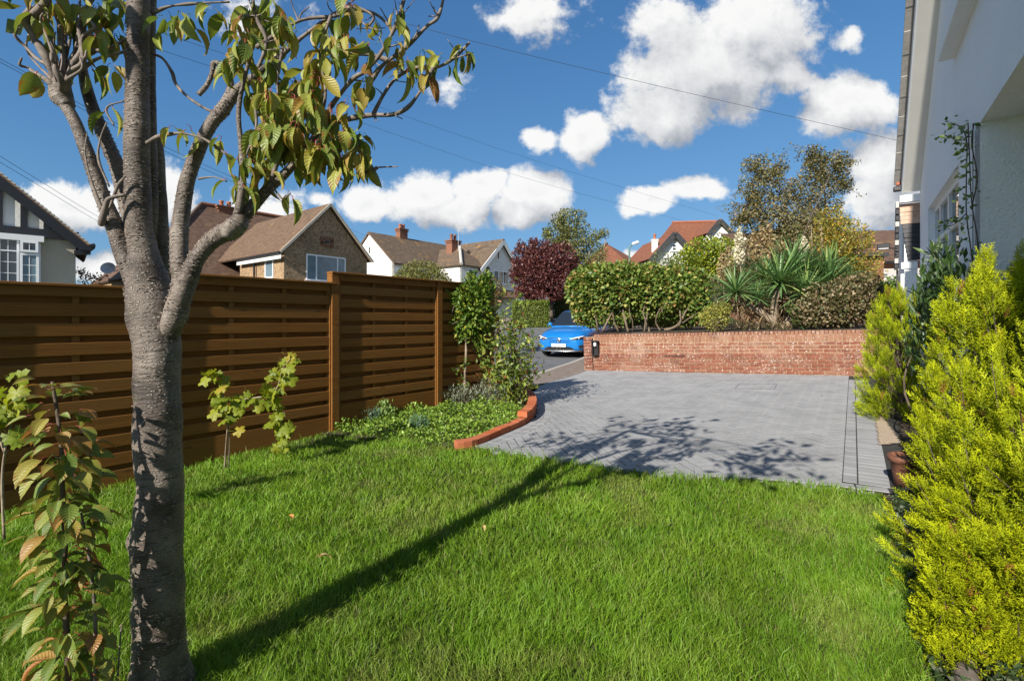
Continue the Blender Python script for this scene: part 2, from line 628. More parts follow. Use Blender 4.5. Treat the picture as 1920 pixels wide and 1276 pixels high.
def brick_mat(name, ramp, lichen=.35, dark=.5):
    m, t, b = new_mat(name)
    rnd = t.n('ShaderNodeObjectInfo').outputs['Random']
    pos = t.n('ShaderNodeNewGeometry').outputs['Position']
    col = t.ramp(rnd, ramp)
    col = t.mix(t.math('MULTIPLY', t.noise(pos, 18., 5.), .40), col, (.25, .12, .07))
    blot = t.noise(pos, 3.2, 4., .6)
    col = t.mix(t.math('MULTIPLY', t.step(blot, .56, .72), dark), col, (.10, .055, .04))
    bloom = t.math('MULTIPLY', t.step(t.noise(pos, 1.1, 5., .7), .50, .68), lichen)
    col = t.mix(t.math('MULTIPLY', bloom, .8), col, (.42, .31, .25))
    v = t.n('ShaderNodeTexVoronoi', {}, Vector=t.vec('ADD', pos, t.vec('MULTIPLY', t.noise(pos, 60., 2., .5, 1), (.02, .02, .02))), Scale=17., Randomness=1.).outputs[0]
    v2 = t.n('ShaderNodeTexVoronoi', {}, Vector=pos, Scale=42., Randomness=1.).outputs[0]
    many = t.step(t.noise(pos, 1.7, 3.), .34, .56)
    sp = t.math('MAXIMUM', t.step(v, .30, .20), t.math('MULTIPLY', t.step(v2, .34, .2), t.step(t.noise(pos, 5., 2.), .45, .6)))
    col = t.mix(t.math('MULTIPLY', t.math('MULTIPLY', sp, many), lichen), col, (.66, .62, .56))
    t.put(b.inputs['Base Color'], col)
    b.inputs['Roughness'].default_value = .9
    b.inputs['Specular IOR Level'].default_value = .2
    bump(t, b, t.noise(pos, 90., 4.), .5, .004)
    return m


RED = [(0., (.15, .046, .030)), (.35, (.20, .066, .043)), (.6, (.235, .088, .060)), (.8, (.16, .078, .058)), (1., (.25, .125, .085))]
M['brick'] = brick_mat('old_red_brick', RED, .5)
M['brick_clean'] = brick_mat('edging_brick', [(0., (.42, .10, .035)), (.5, (.50, .135, .05)), (1., (.44, .13, .06))], .12, .25)
M['coping'] = brick_mat('coping_brick', [(0., (.20, .085, .052)), (.5, (.25, .12, .075)), (1., (.29, .155, .10))], .4)
M['mortar'] = noisy('lime_mortar', (.27, .18, .11), (.42, .30, .20), 20., .95, .5, .004, 120., space='World')


def paver():
    m, t, b = new_mat('block_paving')
    rnd = t.n('ShaderNodeObjectInfo').outputs['Random']
    at = t.n('ShaderNodeAttribute', {'attribute_name': 'Col'}).outputs['Color']
    pos = t.n('ShaderNodeNewGeometry').outputs['Position']
    k = t.math('ADD', t.math('MULTIPLY', rnd, .12), .94)
    base = t.mix(1.0, t.ramp(t.noise(pos, 2.4, 5., .65), [(.3, (.225, .228, .235)), (.55, (.285, .287, .292)), (.8, (.325, .326, .330))]), at, 'MULTIPLY')
    base = t.mix(1.0, base, t.n('ShaderNodeCombineColor', {}, Red=k, Green=k, Blue=k).outputs[0], 'MULTIPLY')
    sp = t.noise(pos, 220., 3., .7)
    base = t.mix(t.math('MULTIPLY', t.step(sp, .55, .75), .35), base, (.36, .37, .385))
    stain = t.step(t.noise(t.scaled(pos, 1.2, 3.0, 1), 1., 4., .6), .58, .74)
    base = t.mix(t.math('MULTIPLY', stain, .3), base, (.11, .115, .12))
    t.put(b.inputs['Base Color'], base)
    b.inputs['Roughness'].default_value = .82
    b.inputs['Specular IOR Level'].default_value = .3
    bump(t, b, sp, .35, .003)
    return m


M['paver'] = paver()
M['sand'] = noisy('jointing_sand', (.022, .021, .020), (.055, .052, .048), 40., .95, .3, .003, 200., space='World')
M['asphalt'] = noisy('road_asphalt', (.10, .103, .108), (.155, .158, .163), 3., .9, .4, .004, 180., space='World')
M['footway'] = noisy('footway_tarmac', (.15, .12, .10), (.25, .205, .175), 5., .92, .4, .004, 160., space='World')
M['kerb'] = noisy('concrete_kerb', (.30, .28, .25), (.44, .41, .37), 10., .9, .3, .004, 90., space='World')
M['soil'] = noisy('bed_soil', (.035, .025, .018), (.10, .075, .05), 12., .95, .8, .02, 50., space='World')
M['turf'] = noisy('turf_base', (.030, .045, .012), (.075, .085, .025), 14., .95, .6, .02, 60., c3=(.11, .10, .05), space='World')
M['verge'] = noisy('rough_ground', (.05, .07, .02), (.10, .11, .04), .4, .95, .3, .02, 10., space='World')
M['gravel'] = noisy('pale_gravel', (.30, .22, .15), (.55, .45, .34), 90., .9, .8, .01, 140., space='World')


def render_mat(name, col, col2, scale, bstr, bdist, wear=.2, pebble=None):
    m, t, b = new_mat(name)
    pos = t.n('ShaderNodeNewGeometry').outputs['Position']
    base = t.mix(t.step(t.noise(pos, .9, 5., .6), .35, .75), col, col2)
    if pebble:
        v = t.n('ShaderNodeTexVoronoi', {}, Vector=pos, Scale=pebble[0])
        base = t.mix(pebble[1], base, t.mix(1.0, base, t.n('ShaderNodeHueSaturation', {}, Saturation=.0, Color=v.outputs['Color']).outputs[0], 'OVERLAY'))
    streak = t.step(t.noise(t.scaled(pos, 5, 5, .5), 1., 4., .6), .55, .8)
    base = t.mix(t.math('MULTIPLY', streak, wear), base, tuple(c * .62 for c in col))
    t.put(b.inputs['Base Color'], base)
    b.inputs['Roughness'].default_value = .9
    b.inputs['Specular IOR Level'].default_value = .25
    n1 = t.noise(pos, scale, 3., .6)
    bump(t, b, n1, bstr, bdist)
    return m


M['white_render'] = render_mat('white_roughcast', (.86, .87, .87), (.82, .83, .84), 42., .9, .02, .08)
M['rough_white'] = render_mat('coarse_white_roughcast', (.74, .73, .70), (.66, .65, .62), 58., 1.0, .035, .15)
M['white_wall'] = render_mat('far_white_render', (.78, .77, .74), (.72, .70, .66), 12., .4, .02, .12)
M['beige_wall'] = render_mat('beige_render', (.55, .49, .40), (.47, .42, .34), 30., .5, .02, .2)
M['pebble'] = render_mat('brown_pebbledash', (.27, .185, .11), (.20, .135, .08), 26., 1.0, .05, .2, (16., .75))
M['brick_far'] = brick_mat('far_brick', [(0., (.22, .10, .065)), (1., (.22, .10, .065))], .05, .4)
M['white_paint'] = plain('white_paint', (.80, .80, .80), .4)
M['upvc'] = plain('white_upvc', (.82, .83, .84), .28, spec=.5)
M['soffit'] = noisy('cream_soffit', (.70, .68, .62), (.78, .76, .71), 2., .6, 0)
M['black_paint'] = plain('black_paint', (.012, .013, .016), .45)
M['grey_paint'] = noisy('dark_grey_board', (.035, .036, .04), (.06, .06, .062), 6., .6, .2, .004, 30.)
M['glass'] = plain('window_glass', (.035, .05, .065), .03, spec=.8)
M['blind'] = noisy('glass_and_blind', (.10, .16, .20), (.16, .23, .28), 3., .12, 0, spec=.7)
M['terracotta'] = noisy('terracotta', (.30, .10, .05), (.42, .16, .09), 14., .75, .2, .003, 60., space='World')


def roof_mat(name, stops, rows=.11, lich=(.5, .30, .08), lw=.4):
    m, t, b = new_mat(name)
    pos = t.n('ShaderNodeNewGeometry').outputs['Position']
    s = t.n('ShaderNodeSeparateXYZ', {}, Vector=pos)
    row = t.math('FRACT', t.math('DIVIDE', s.outputs[2], rows))
    n = t.noise(t.scaled(pos, 3.2, 3.2, 9.), 1.0, 5., .6)
    col = t.ramp(n, stops)
    cell = t.n('ShaderNodeTexWhiteNoise', {'noise_dimensions': '3D'}, Vector=t.vec('FLOOR', t.scaled(pos, 5.5, 5.5, 1 / rows))).outputs[0]
    col = t.mix(t.math('MULTIPLY', cell, .35), col, tuple(c * .55 for c in stops[0][1]))
    li = t.step(t.noise(pos, 1.3, 5., .65), .55, .78)
    col = t.mix(t.math('MULTIPLY', li, lw), col, lich)
    col = t.mix(t.math('MULTIPLY', t.step(row, .16, .0), .55), col, (.03, .024, .02))
    t.put(b.inputs['Base Color'], col)
    b.inputs['Roughness'].default_value = .9
    b.inputs['Specular IOR Level'].default_value = .2
    bump(t, b, t.math('ADD', t.math('SUBTRACT', 1.0, row), t.math('MULTIPLY', cell, .5)), .7, .03)
    return m


M['roof_brown'] = roof_mat('brown_clay_tiles', [(.3, (.095, .055, .038)), (.55, (.145, .09, .064)), (.8, (.20, .13, .095))])
M['roof_tan'] = roof_mat('tan_clay_tiles', [(.3, (.12, .075, .05)), (.55, (.17, .112, .075)), (.8, (.215, .15, .105))], lw=.3)
M['roof_moss'] = roof_mat('mossy_tiles', [(.3, (.10, .075, .055)), (.55, (.16, .115, .08)), (.8, (.24, .17, .11))], lich=(.42, .22, .05), lw=.75)
M['roof_red'] = roof_mat('red_clay_tiles', [(.3, (.20, .075, .042)), (.55, (.26, .105, .062)), (.8, (.31, .145, .09))], lich=(.30, .16, .08), lw=.35)
M['tile_grey'] = noisy('weathered_tile', (.38, .36, .33), (.55, .52, .48), 10., .9, .4, .005, 60., space='World')
M['tile_black'] = noisy('black_slate_tile', (.018, .019, .024), (.045, .046, .052), 12., .55, .3, .004, 60., space='World')
M['tile_pink'] = noisy('sunlit_clay_tile', (.42, .27, .19), (.58, .42, .33), 10., .85, .3, .004, 60., space='World')
M['metal'] = plain('galvanised_metal', (.42, .43, .44), .45, .2)
M['black_metal'] = plain('black_metal', (.02, .02, .022), .4, .3)
M['green_steel'] = plain('green_lamp_post', (.10, .19, .17), .5, .2)
M['wire'] = plain('overhead_wire', (.03, .03, .035), .7)


# ------------------------------------------------------------------ ground, road, footway
def strip(name, A, B, off, mat, n=10, m=6, parent=None):
    A = smooth_line(A, n)
    B = smooth_line(B, n)
    vs = []
    for a, b in zip(A, B):
        for t in np.linspace(0, 1, m):
            p = a * (1 - t) + b * t
            vs.append((p[0], p[1], Gz(p[0], p[1]) + off))
    fs = [(i * m + k, i * m + k + 1, (i + 1) * m + k + 1, (i + 1) * m + k) for i in range(len(A) - 1) for k in range(m - 1)]
    return struct(MB().add(vs, fs).build(name, mat, parent, True))


def inside(poly, p):
    poly = np.asarray(poly)
    x, y = p[:, 0], p[:, 1]
    r = np.zeros(len(p), bool)
    j = len(poly) - 1
    for i in range(len(poly)):
        xi, yi = poly[i]
        xj, yj = poly[j]
        c = ((yi > y) != (yj > y)) & (x < (xj - xi) * (y - yi) / (yj - yi + 1e-12) + xi)
        r ^= c
        j = i
    return r


def patch(name, poly, off, mat, cell=.1):
    poly = np.asarray(poly, float)
    lo, hi = poly.min(0) - cell, poly.max(0) + cell
    xs = np.arange(lo[0], hi[0], cell)
    ys = np.arange(lo[1], hi[1], cell)
    X, Y = np.meshgrid(xs, ys)
    v = np.stack([X.ravel(), Y.ravel(), ground_z(X, Y).ravel() + off], 1)
    nx = len(xs)
    c = np.stack([(X[:-1, :-1] + cell / 2).ravel(), (Y[:-1, :-1] + cell / 2).ravel()], 1)
    idx = (np.arange(len(ys) - 1)[:, None] * nx + np.arange(nx - 1)[None]).ravel()
    idx = idx[inside(poly, c)]
    f = np.stack([idx, idx + 1, idx + nx + 1, idx + nx], 1)
    used = np.unique(f)
    mp = np.zeros(len(v), int)
    mp[used] = np.arange(len(used))
    return struct(np_obj(name, np_mesh(name, v[used], mp[f], mat, smooth=True)))


xs = np.concatenate([np.linspace(-600, -40, 15), np.linspace(-36, 40, 60), np.linspace(44, 600, 15)])
ys = np.concatenate([np.linspace(-60, -6, 8), np.linspace(-5, 40, 70), np.linspace(44, 1500, 30)])
X, Y = np.meshgrid(xs, ys)
v = np.stack([X.ravel(), Y.ravel(), ground_z(X, Y).ravel() - .2], 1)
nx = len(xs)
idx = (np.arange(len(ys) - 1)[:, None] * nx + np.arange(nx - 1)[None]).ravel()
struct(np_obj('ground', np_mesh('ground', v, np.stack([idx, idx + 1, idx + nx + 1, idx + nx], 1), M['verge'], smooth=True)))

KERB = [(-14, 2.2), (-9, 4.5), (-6, 6.2), (-3.2, 7.6), (-1.4, 8.8), (0.23, 10.5), (1.3, 13.1), (2.35, 15.7), (3.4, 18.2), (5.2, 22.6), (7.5, 28), (12, 38), (20, 56)]
BACK = [(-13, .6), (-8.3, 2.8), (-5.2, 4.8), (-2.4, 6.3), (-.36, 7.5), (.74, 9.53), (1.9, 12.0), (3.05, 14.9), (4.3, 17.6), (6.3, 22), (8.9, 27.5), (13.5, 37.4), (21.6, 55)]
kl = np.array(KERB)
tn = np.gradient(kl, axis=0)
nrm = np.stack([-tn[:, 1], tn[:, 0]], 1) / np.linalg.norm(tn, axis=1)[:, None]
far_edge = kl + nrm * 6.6
strip('road', kl, far_edge, -.10, M['asphalt'], m=14)
strip('footway', kl + nrm * -.07, BACK, .009, M['footway'], m=8)
strip('opposite_footway', far_edge, far_edge + nrm * 1.6, .0, M['footway'], m=4)
for nm, line in (('kerb', kl), ('opposite_kerb', far_edge + nrm * .06)):
    K = smooth_line(line, 10)
    mb = MB()
    t2 = np.gradient(K, axis=0)
    n2 = np.stack([-t2[:, 1], t2[:, 0]], 1) / np.linalg.norm(t2, axis=1)[:, None]
    vs = []
    for p, q in zip(K, n2):
        g = Gz(*p)
        for (o, h) in ((-.075, -.12), (-.075, .012), (.05, .012), (.07, -.01), (.075, -.12)):
            vs.append((p[0] + q[0] * o, p[1] + q[1] * o, g + h))
    fs = [(i * 5 + k, i * 5 + k + 1, (i + 1) * 5 + k + 1, (i + 1) * 5 + k) for i in range(len(K) - 1) for k in range(4)]
    struct(mb.add(vs, fs).build(nm, M['kerb']))

# ------------------------------------------------------------------ driveway of herringbone blocks
EDGE = np.array([(-.62, 4.70), (-.40, 4.84), (-.118, 5.316), (.163, 5.86), (.303, 6.35), (.353, 7.06), (.274, 7.72)])
NEAR = np.array([(-.347, 4.80), (.2, 4.48), (1.07, 4.01), (1.86, 3.81), (2.33, 3.62), (2.70, 3.42)])
U37 = np.array((math.sin(R(35.4)), math.cos(R(35.4))))
N37 = np.array((-U37[1], U37[0]))
BR0 = np.array((2.78, 3.52))                              # a point on the outer right edge
br_in = lambda p: (p - BR0) @ N37                         # distance left of the outer right edge
DRIVE = np.vstack([EDGE, [(.74, 9.53), (1.80, 11.98), (7.5, 9.28), BR0 + U37 * 7.0, BR0 + U37 * 6], [BR0 + U37 * -.1], NEAR[::-1]])
drive = patch('driveway', np.vstack([EDGE, [(.74, 9.53), (1.80, 11.98), (7.5, 9.28), (7.2, 9.0), (2.82, 3.45)], NEAR[::-1]]), -.0005, M['sand'], .06)


def white_attr(me, c=1.0):
    at = me.attributes.new('Col', 'FLOAT_COLOR', 'POINT')
    a = np.ones((len(me.vertices), 4), np.float32)
    a[:, :3] = c
    at.data.foreach_set('color', a.ravel())
    return me


def prism(mb, poly, ztop, thick=.05, ch=.0022):
    poly = np.asarray(poly, float)
    c = poly.mean(0)
    inn = c + (poly - c) * (1 - ch / max(1e-3, np.abs(poly - c).max()) * 1.6)
    n = len(poly)
    top = [(p[0], p[1], ztop(p)) for p in inn]
    mid = [(p[0], p[1], ztop(p) - ch * .8) for p in poly]
    bot = [(p[0], p[1], ztop(p) - thick) for p in poly]
    fs = [tuple(range(n))] + [(i, n + i, n + (i + 1) % n, (i + 1) % n) for i in range(n)] + [(n + i, 2 * n + i, 2 * n + (i + 1) % n, n + (i + 1) % n) for i in range(n)]
    mb.add(top + mid + bot, fs)


def tilt(x, y):
    gx = (Gz(x + .05, y) - Gz(x - .05, y)) / .1
    gy = (Gz(x, y + .05) - Gz(x, y - .05)) / .1
    n = unit((-gx, -gy, 1))
    return n


a45 = R(35.4 - 45)
e1 = np.array((math.sin(a45), math.cos(a45)))
e2 = np.array((math.cos(a45), -math.sin(a45)))
mbk = MB()
prism(mbk, [(-.0948, -.0448), (.0948, -.0448), (.0948, .0448), (-.0948, .0448)], lambda p: 0.0)
block_me = white_attr(mbk.mesh('paving_block', M['paver']))
blocks = []
for i in range(-70, 140):
    for j in range(-40, 60):
        for kind in (0, 1):
            bx, by = i + 2 * j, i - 2 * j
            c = (bx + 1, by + .5) if kind == 0 else (bx + 2.5, by)
            p = np.array((1.5, 6.)) + .1 * (c[0] * e1 + c[1] * e2)
            blocks.append((p[0], p[1], kind))
blocks = np.array(blocks)
blocks = blocks[inside(DRIVE, blocks[:, :2])]
blocks = blocks[br_in(blocks[:, :2]) > .22]
dist = np.hypot(blocks[:, 0], blocks[:, 1])
blocks = blocks[np.argsort(dist)]


def lay_block(me, p, ax, dz=0.0, name='paving_block'):
    n = tilt(p[0], p[1])
    ax3 = np.array((ax[0], ax[1], 0.))
    x = unit(ax3 - n * np.dot(ax3, n))
    y = np.cross(n, x)
    o = bpy.data.objects.new(name, me)
    COL.objects.link(o)
    o.parent = drive
    jit = random.uniform(-.0012, .0012)
    o.matrix_basis = mat4(np.stack([x, y, n], 1), (p[0], p[1], Gz(p[0], p[1]) + .004 + dz + jit))
    return o


rest = MB()
rest_cols = []
for k, (x, y, kind) in enumerate(blocks):
    ax = e1 if kind == 0 else e2
    ay = e2 if kind == 0 else e1
    rect = [np.array((x, y)) + a * ax + b * ay for a, b in ((-.0948, -.0448), (.0948, -.0448), (.0948, .0448), (-.0948, .0448))]
    dd = np.array([br_in(q) for q in rect]) - .297
    if dd.max() <= 0:
        continue
    if k < 300 and dd.min() > 0:
        lay_block(block_me, (x, y), ax)
        continue
    if dd.min() < 0:                                      # cut against the border course
        out = []
        for i in range(4):
            a, b, da, db = rect[i], rect[(i + 1) % 4], dd[i], dd[(i + 1) % 4]
            if da > 0:
                out.append(a)
            if da * db < 0:
                out.append(a + (b - a) * da / (da - db))
        rect = out
        if len(rect) < 3:
            continue
    n0 = len(rest.v)
    jit = random.uniform(-.0012, .0012)
    if np.cross(np.subtract(rect[1], rect[0]), np.subtract(rect[2], rect[0])) < 0:
        rect = rect[::-1]
    prism(rest, rect, lambda p: Gz(p[0], p[1]) + .004 + jit)
    rest_cols += [random.uniform(.955, 1.045)] * (len(rest.v) - n0)
rm = rest.mesh('paving_blocks', M['paver'])
white_attr(rm, np.array(rest_cols)[:, None])
np_obj('paving_blocks', rm, drive, kind='stuff')

mb1 = MB()
prism(mb1, [(-.0955, -.0445), (.0955, -.0445), (.0955, .0445), (-.0955, .0445)], lambda p: 0.0)
stretch_me = white_attr(mb1.mesh('border_block', M['paver']))
for i in range(34):
    p = BR0 + U37 * (.1 + i * .2) + N37 * .247
    if p[1] < 9.1 + .0 * i and inside(DRIVE, p[None])[0]:
        lay_block(stretch_me, p, U37, 0.0, 'border_block')
mb2 = MB()
prism(mb2, [(-.0955, -.0475), (.0955, -.0475), (.0955, .0475), (-.0955, .0475)], lambda p: 0.0)
header_me = white_attr(mb2.mesh('border_block', M['paver']))
for i in range(68):
    p = BR0 + U37 * (.05 + i * .1) + N37 * .098
    if i < 66:
        lay_block(header_me, p, N37, 0.0, 'border_block')


def row_along(line, me, step, inset, across, dz, name):
    L = smooth_line(line, 12)
    seg = np.linalg.norm(np.diff(L, axis=0), axis=1)
    s = np.concatenate([[0], np.cumsum(seg)])
    for q in np.arange(step / 2, s[-1], step):
        p = np.array([np.interp(q, s, L[:, 0]), np.interp(q, s, L[:, 1])])
        t = np.array([np.interp(q + .03, s, L[:, 0]), np.interp(q + .03, s, L[:, 1])]) - np.array([np.interp(q - .03, s, L[:, 0]), np.interp(q - .03, s, L[:, 1])])
        t = t / np.linalg.norm(t)
        n = np.array((t[1], -t[0]))
        lay_block(me, p + n * inset, n if across else t, dz, name)


row_along(EDGE[1:], stretch_me, .2, .07, False, .003, 'border_block')
row_along(EDGE[1:], stretch_me, .203, .165, False, .0025, 'border_block')
row_along(NEAR[::-1], block_me, .2, .06, False, .003, 'border_block')
row_along([EDGE[-1], (.74, 9.53), (1.80, 11.98)], stretch_me, .2, .05, False, .003, 'border_block')

# recessed access cover outline in the paving
mb = MB()
a, b, c, d = [GP(*q) for q in ((1378, 729), (1386, 720), (1456, 721), (1452, 730))]
for p, q in ((a, b), (b, c), (c, d), (d, a)):
    v3 = [np.array((*z, Gz(*z) + .0045)) for z in (p, q)]
    mb.tube(v3, .0035, 5)
mb.build('access_cover_frame', M['grey_paint'], drive)

# ------------------------------------------------------------------ lawn sheet, planting beds
LAWN = [(-7.4, -1.0), (-4.05, 3.1), (-2.1, 5.5), (-2.0, 5.72), (-.62, 4.9), (-.40, 4.84), (.2, 4.46), (1.07, 4.0), (1.86, 3.79), (2.33, 3.60), (2.62, 3.42), (1.98, 2.40), (1.48, 1.72), (.9, .8), (.4, -1.0)]
patch('lawn', LAWN, -.02, M['turf'], .08)
BED = [(-2.25, 5.45), (-.62, 4.83), (-.40, 4.9), (-.118, 5.30), (.15, 5.86), (.29, 6.35), (.335, 7.06), (.26, 7.75), (-.30, 7.75)]
patch('planting_bed_soil', BED, .0, M['soil'], .05)
patch('house_bed_soil', [(.3, -1.), (.9, .8), (1.48, 1.72), (1.98, 2.40), (2.66, 3.44), (2.83, 3.45), (7.3, 9.2), (7.9, 9.2), (1.2, -.6)], -.016, M['soil'], .08)
patch('gravel_strip', [GP(*q) for q in ((1640, 778), (1650, 776), (1690, 832), (1648, 835))], .012, M['gravel'], .03)

# ------------------------------------------------------------------ curved brick edging of the bed
edging = thing('brick_edging', 'curved orange brick edging between the planting bed and the grey driveway', 'edging', (EDGE[2][0], EDGE[2][1], 0))
L = smooth_line(np.array([(-.56, 4.77), (-.40, 4.87), (-.165, 5.31), (.11, 5.86), (.245, 6.35), (.295, 7.06), (.215, 7.72)]), 14)
s = np.concatenate([[0], np.cumsum(np.linalg.norm(np.diff(L, axis=0), axis=1))])


def eb(q0, q1, h0, h1, w):
    mbx = MB()
    pts = []
    for q in np.linspace(q0, q1, 4):
        p = np.array([np.interp(q, s, L[:, 0]), np.interp(q, s, L[:, 1])])
        t = np.array([np.interp(q + .04, s, L[:, 0]) - np.interp(q - .04, s, L[:, 0]), np.interp(q + .04, s, L[:, 1]) - np.interp(q - .04, s, L[:, 1])])
        t = t / (np.linalg.norm(t) + 1e-9)
        n = np.array((t[1], -t[0]))
        pts.append((p, n))
    g = Gz(*pts[0][0])
    ch = .005
    vs = []
    for (p, n) in pts:
        for (o, z) in ((w / 2, h0), (w / 2, h1 - ch), (w / 2 - ch, h1), (-w / 2 + ch, h1), (-w / 2, h1 - ch), (-w / 2, h0)):
            vs.append((*(p + n * o), g + z))
    fs = [(i * 6 + k, i * 6 + k + 1, (i + 1) * 6 + k + 1, (i + 1) * 6 + k) for i in range(3) for k in range(5)]
    fs += [tuple(range(6))[::-1], tuple(18 + k for k in range(6))]
    mbx.add(vs, fs).build('brick', M['brick_clean'], edging)


q = 0.0
while q < s[-1] - .1:
    hi = q > 1.30
    eb(q, q + .213, -.05, .072 + random.uniform(-.003, .003), .105)
    if hi:
        eb(q + .008, q + .213, .081, .150 + random.uniform(-.003, .003), .125)
    q += .224

# ------------------------------------------------------------------ timber fence
FU = np.array((math.sin(R(39.5)), math.cos(R(39.5)), 0))
FN = np.array((FU[1], -FU[0], 0))
F0 = np.array((-2.07, 5.55, 0))
frot = np.stack([FU, -FN, (0, 0, 1)], 1)
fence = thing('garden_fence', 'tall brown timber fence of horizontal overlapping boards stepping up along the lawn', 'fence', F0)


def fpiece(name, s0, s1, b, z0, z1, thick, ch=.003):
    o = MB().box((0, 0, 0), (s1 - s0, thick, z1 - z0), ch=ch).build(name, M['timber'], None)
    o.parent = fence
    o.matrix_parent_inverse = fence.matrix_basis.inverted()
    o.matrix_basis = mat4(frot, F0 + FU * (s0 + s1) / 2 + FN * b + np.array((0, 0, (z0 + z1) / 2)))
    return o


for (s0, s1, top, bot) in ((-4.3, -2.80, 1.555, -.12), (-2.80, -1.65, 1.555, -.10), (-1.65, 0., 1.703, -.05), (0., 1.595, 1.828, .05), (1.595, 2.70, 1.828, .09)):
    a, b = s0 + .05, s1 - .05
    fpiece('cap_rail', s0 + (.0 if s0 else -.05), s1 - .002, .012, top - .022, top, .13)
    k = 0
    z = top - .024
    fpiece('top_rail', a, b, .026, z - .075, z, .022)
    z -= .075 + .055
    while z - .095 > bot + .14:
        w = .101 + random.uniform(-.002, .002)
        fpiece('front_board', a, b, .024 + random.uniform(-.002, .002), z - w, z, .016)
        fpiece('rear_board', a, b, -.027, z + .066 - w, z + .066, .016)
        z -= .155
    fpiece('rear_board', a, b, -.027, z - .03, z + .066, .016)
    fpiece('gravel_board', a, b, .012, bot - .12, z + .012, .03)
    nb = 2 if s1 - s0 > 1.3 else 1
    for i in range(nb):
        c = a + (b - a) * (i + 1) / (nb + 1)
        fpiece('batten', c - .024, c + .024, -.002, bot, top - .03, .032)
    for c in (a + .02, b - .02):
        fpiece('batten', c - .019, c + .019, .004, bot, top - .03, .030)
for (c, top) in ((-4.3, 1.56), (-2.80, 1.56), (-1.65, 1.71), (0., 1.806), (1.595, 1.804), (2.70, 1.81)):
    fpiece('post', c - .048, c + .048, .006, -.35, top - (.0 if c else .0), .108, .006)
    fpiece('post_edge_strip', c - .066, c - .0485, .006, -.2, top - .13, .07, .003)

# ------------------------------------------------------------------ old brick wall of the raised garden next door
W0 = np.array((1.83, 12.0, -.02))
W1 = np.array((7.05, 9.46, .154))
wu = unit(W1 - W0)
wn = unit((wu[1], -wu[0], 0))
wz = np.cross(wu, -wn)
wrot = np.stack([wu, -wn, wz], 1)
WL = 6.4
wall = thing('garden_wall', 'low weathered red brick retaining wall with upright coping bricks across the driveway', 'wall', W0)


def wpt(a, b, h):
    return W0 + wu * a + wn * b + wz * h


def wobj(name, me, a, b, h, flip=False):
    o = bpy.data.objects.new(name, me)
    COL.objects.link(o)
    o.parent = wall
    o.matrix_parent_inverse = wall.matrix_basis.inverted()
    rot = wrot @ np.diag((-1, -1, 1)) if flip else wrot
    o.matrix_basis = mat4(rot, wpt(a, b, h))
    return o


def rough_brick(l, w, h, m, seed):
    mb = MB().box((0, 0, 0), (l, w, h), ch=.006)
    r = random.Random(seed)
    mb.v = [(x + r.uniform(-.0025, .0025), y + r.uniform(-.002, .002), z + r.uniform(-.002, .002)) for x, y, z in mb.v]
    return mb.mesh('brick', m)


st = [rough_brick(.214, .10, .064, M['brick'], k) for k in range(4)]
hd = [rough_brick(.066, .10, .103, M['brick'], 10 + k) for k in range(3)]
cp = [rough_brick(.066, .22, .213, M['coping'], 20 + k) for k in range(3)]
MB().box((0, 0, 0), (WL, .20, .93)).build('mortar_core', M['mortar'], wall).matrix_basis = mat4(wrot, wpt(WL / 2, -.115, .40))
bpy.data.objects['mortar_core'].matrix_parent_inverse = wall.matrix_basis.inverted()
MB().box((0, 0, 0), (WL, .05, .46)).build('mortar_plinth', M['mortar'], wall).matrix_basis = mat4(wrot, wpt(WL / 2, -.028, .17))
bpy.data.objects['mortar_plinth'].matrix_parent_inverse = wall.matrix_basis.inverted()
h = -.04
for course in range(9):
    if course == 5:
        continue
for course in range(5):                                  # plinth courses
    z = -.04 + course * .0755 + .032
    a = .11 if course % 2 else 0.0
    x = a
    while x < WL - .1:
        wobj('brick', random.choice(st), x + .107, -.038 + random.uniform(-.002, .003), z, random.random() < .5)
        x += .225
z = -.04 + 5 * .0755 + .054
x = .0
while x < WL:
    wobj('header_brick', random.choice(hd), x + .036, -.035 + random.uniform(-.003, .003), z, random.random() < .5)
    x += .0755
for course in range(4):
    z = .398 + .012 + course * .0755 + .032
    x = .11 if course % 2 else 0.0
    while x < WL - .1:
        wobj('brick', random.choice(st), x + .107, -.060 + random.uniform(-.002, .002), z, random.random() < .5)
        x += .225
z = .412 + 4 * .0755 + .108
x = .25
while x < WL:
    wobj('coping_brick', random.choice(cp), x + .036, -.118 + random.uniform(-.003, .003), z + random.uniform(-.003, .003), random.random() < .5)
    x += .0755
for course in range(12):                                  # end pier
    wobj('pier_brick', random.choice(st), .105, .012 + random.uniform(-.002, .002), -.04 + course * .0755 + .032, random.random() < .5)
MB().box((0, 0, 0), (.225, .21, .88)).build('pier_core', M['mortar'], wall).matrix_basis = mat4(wrot, wpt(.107, -.10, .40))
bpy.data.objects['pier_core'].matrix_parent_inverse = wall.matrix_basis.inverted()
MB().box((0, 0, 0), (.46, .03, .018)).build('iron_bar', M['black_metal'], wall).matrix_basis = mat4(wrot, wpt(2.15, .008, .40))
bpy.data.objects['iron_bar'].matrix_parent_inverse = wall.matrix_basis.inverted()
# flank wall along the footway
fl = MB()
p0, p1 = wpt(.02, -.21, -.3), np.array((4.35, 18.2, 0))
for (q0, q1) in ((p0, p1),):
    dd = unit((q1 - q0) * (1, 1, 0))
    nn = np.array((dd[1], -dd[0], 0))
    fl.poly([q0 + (0, 0, -.1), (q1[0], q1[1], -.2), (q1[0], q1[1], 1.2), q0 + (0, 0, 1.15)], .2, -nn)
fl.build('flank', M['brick_far'], wall)

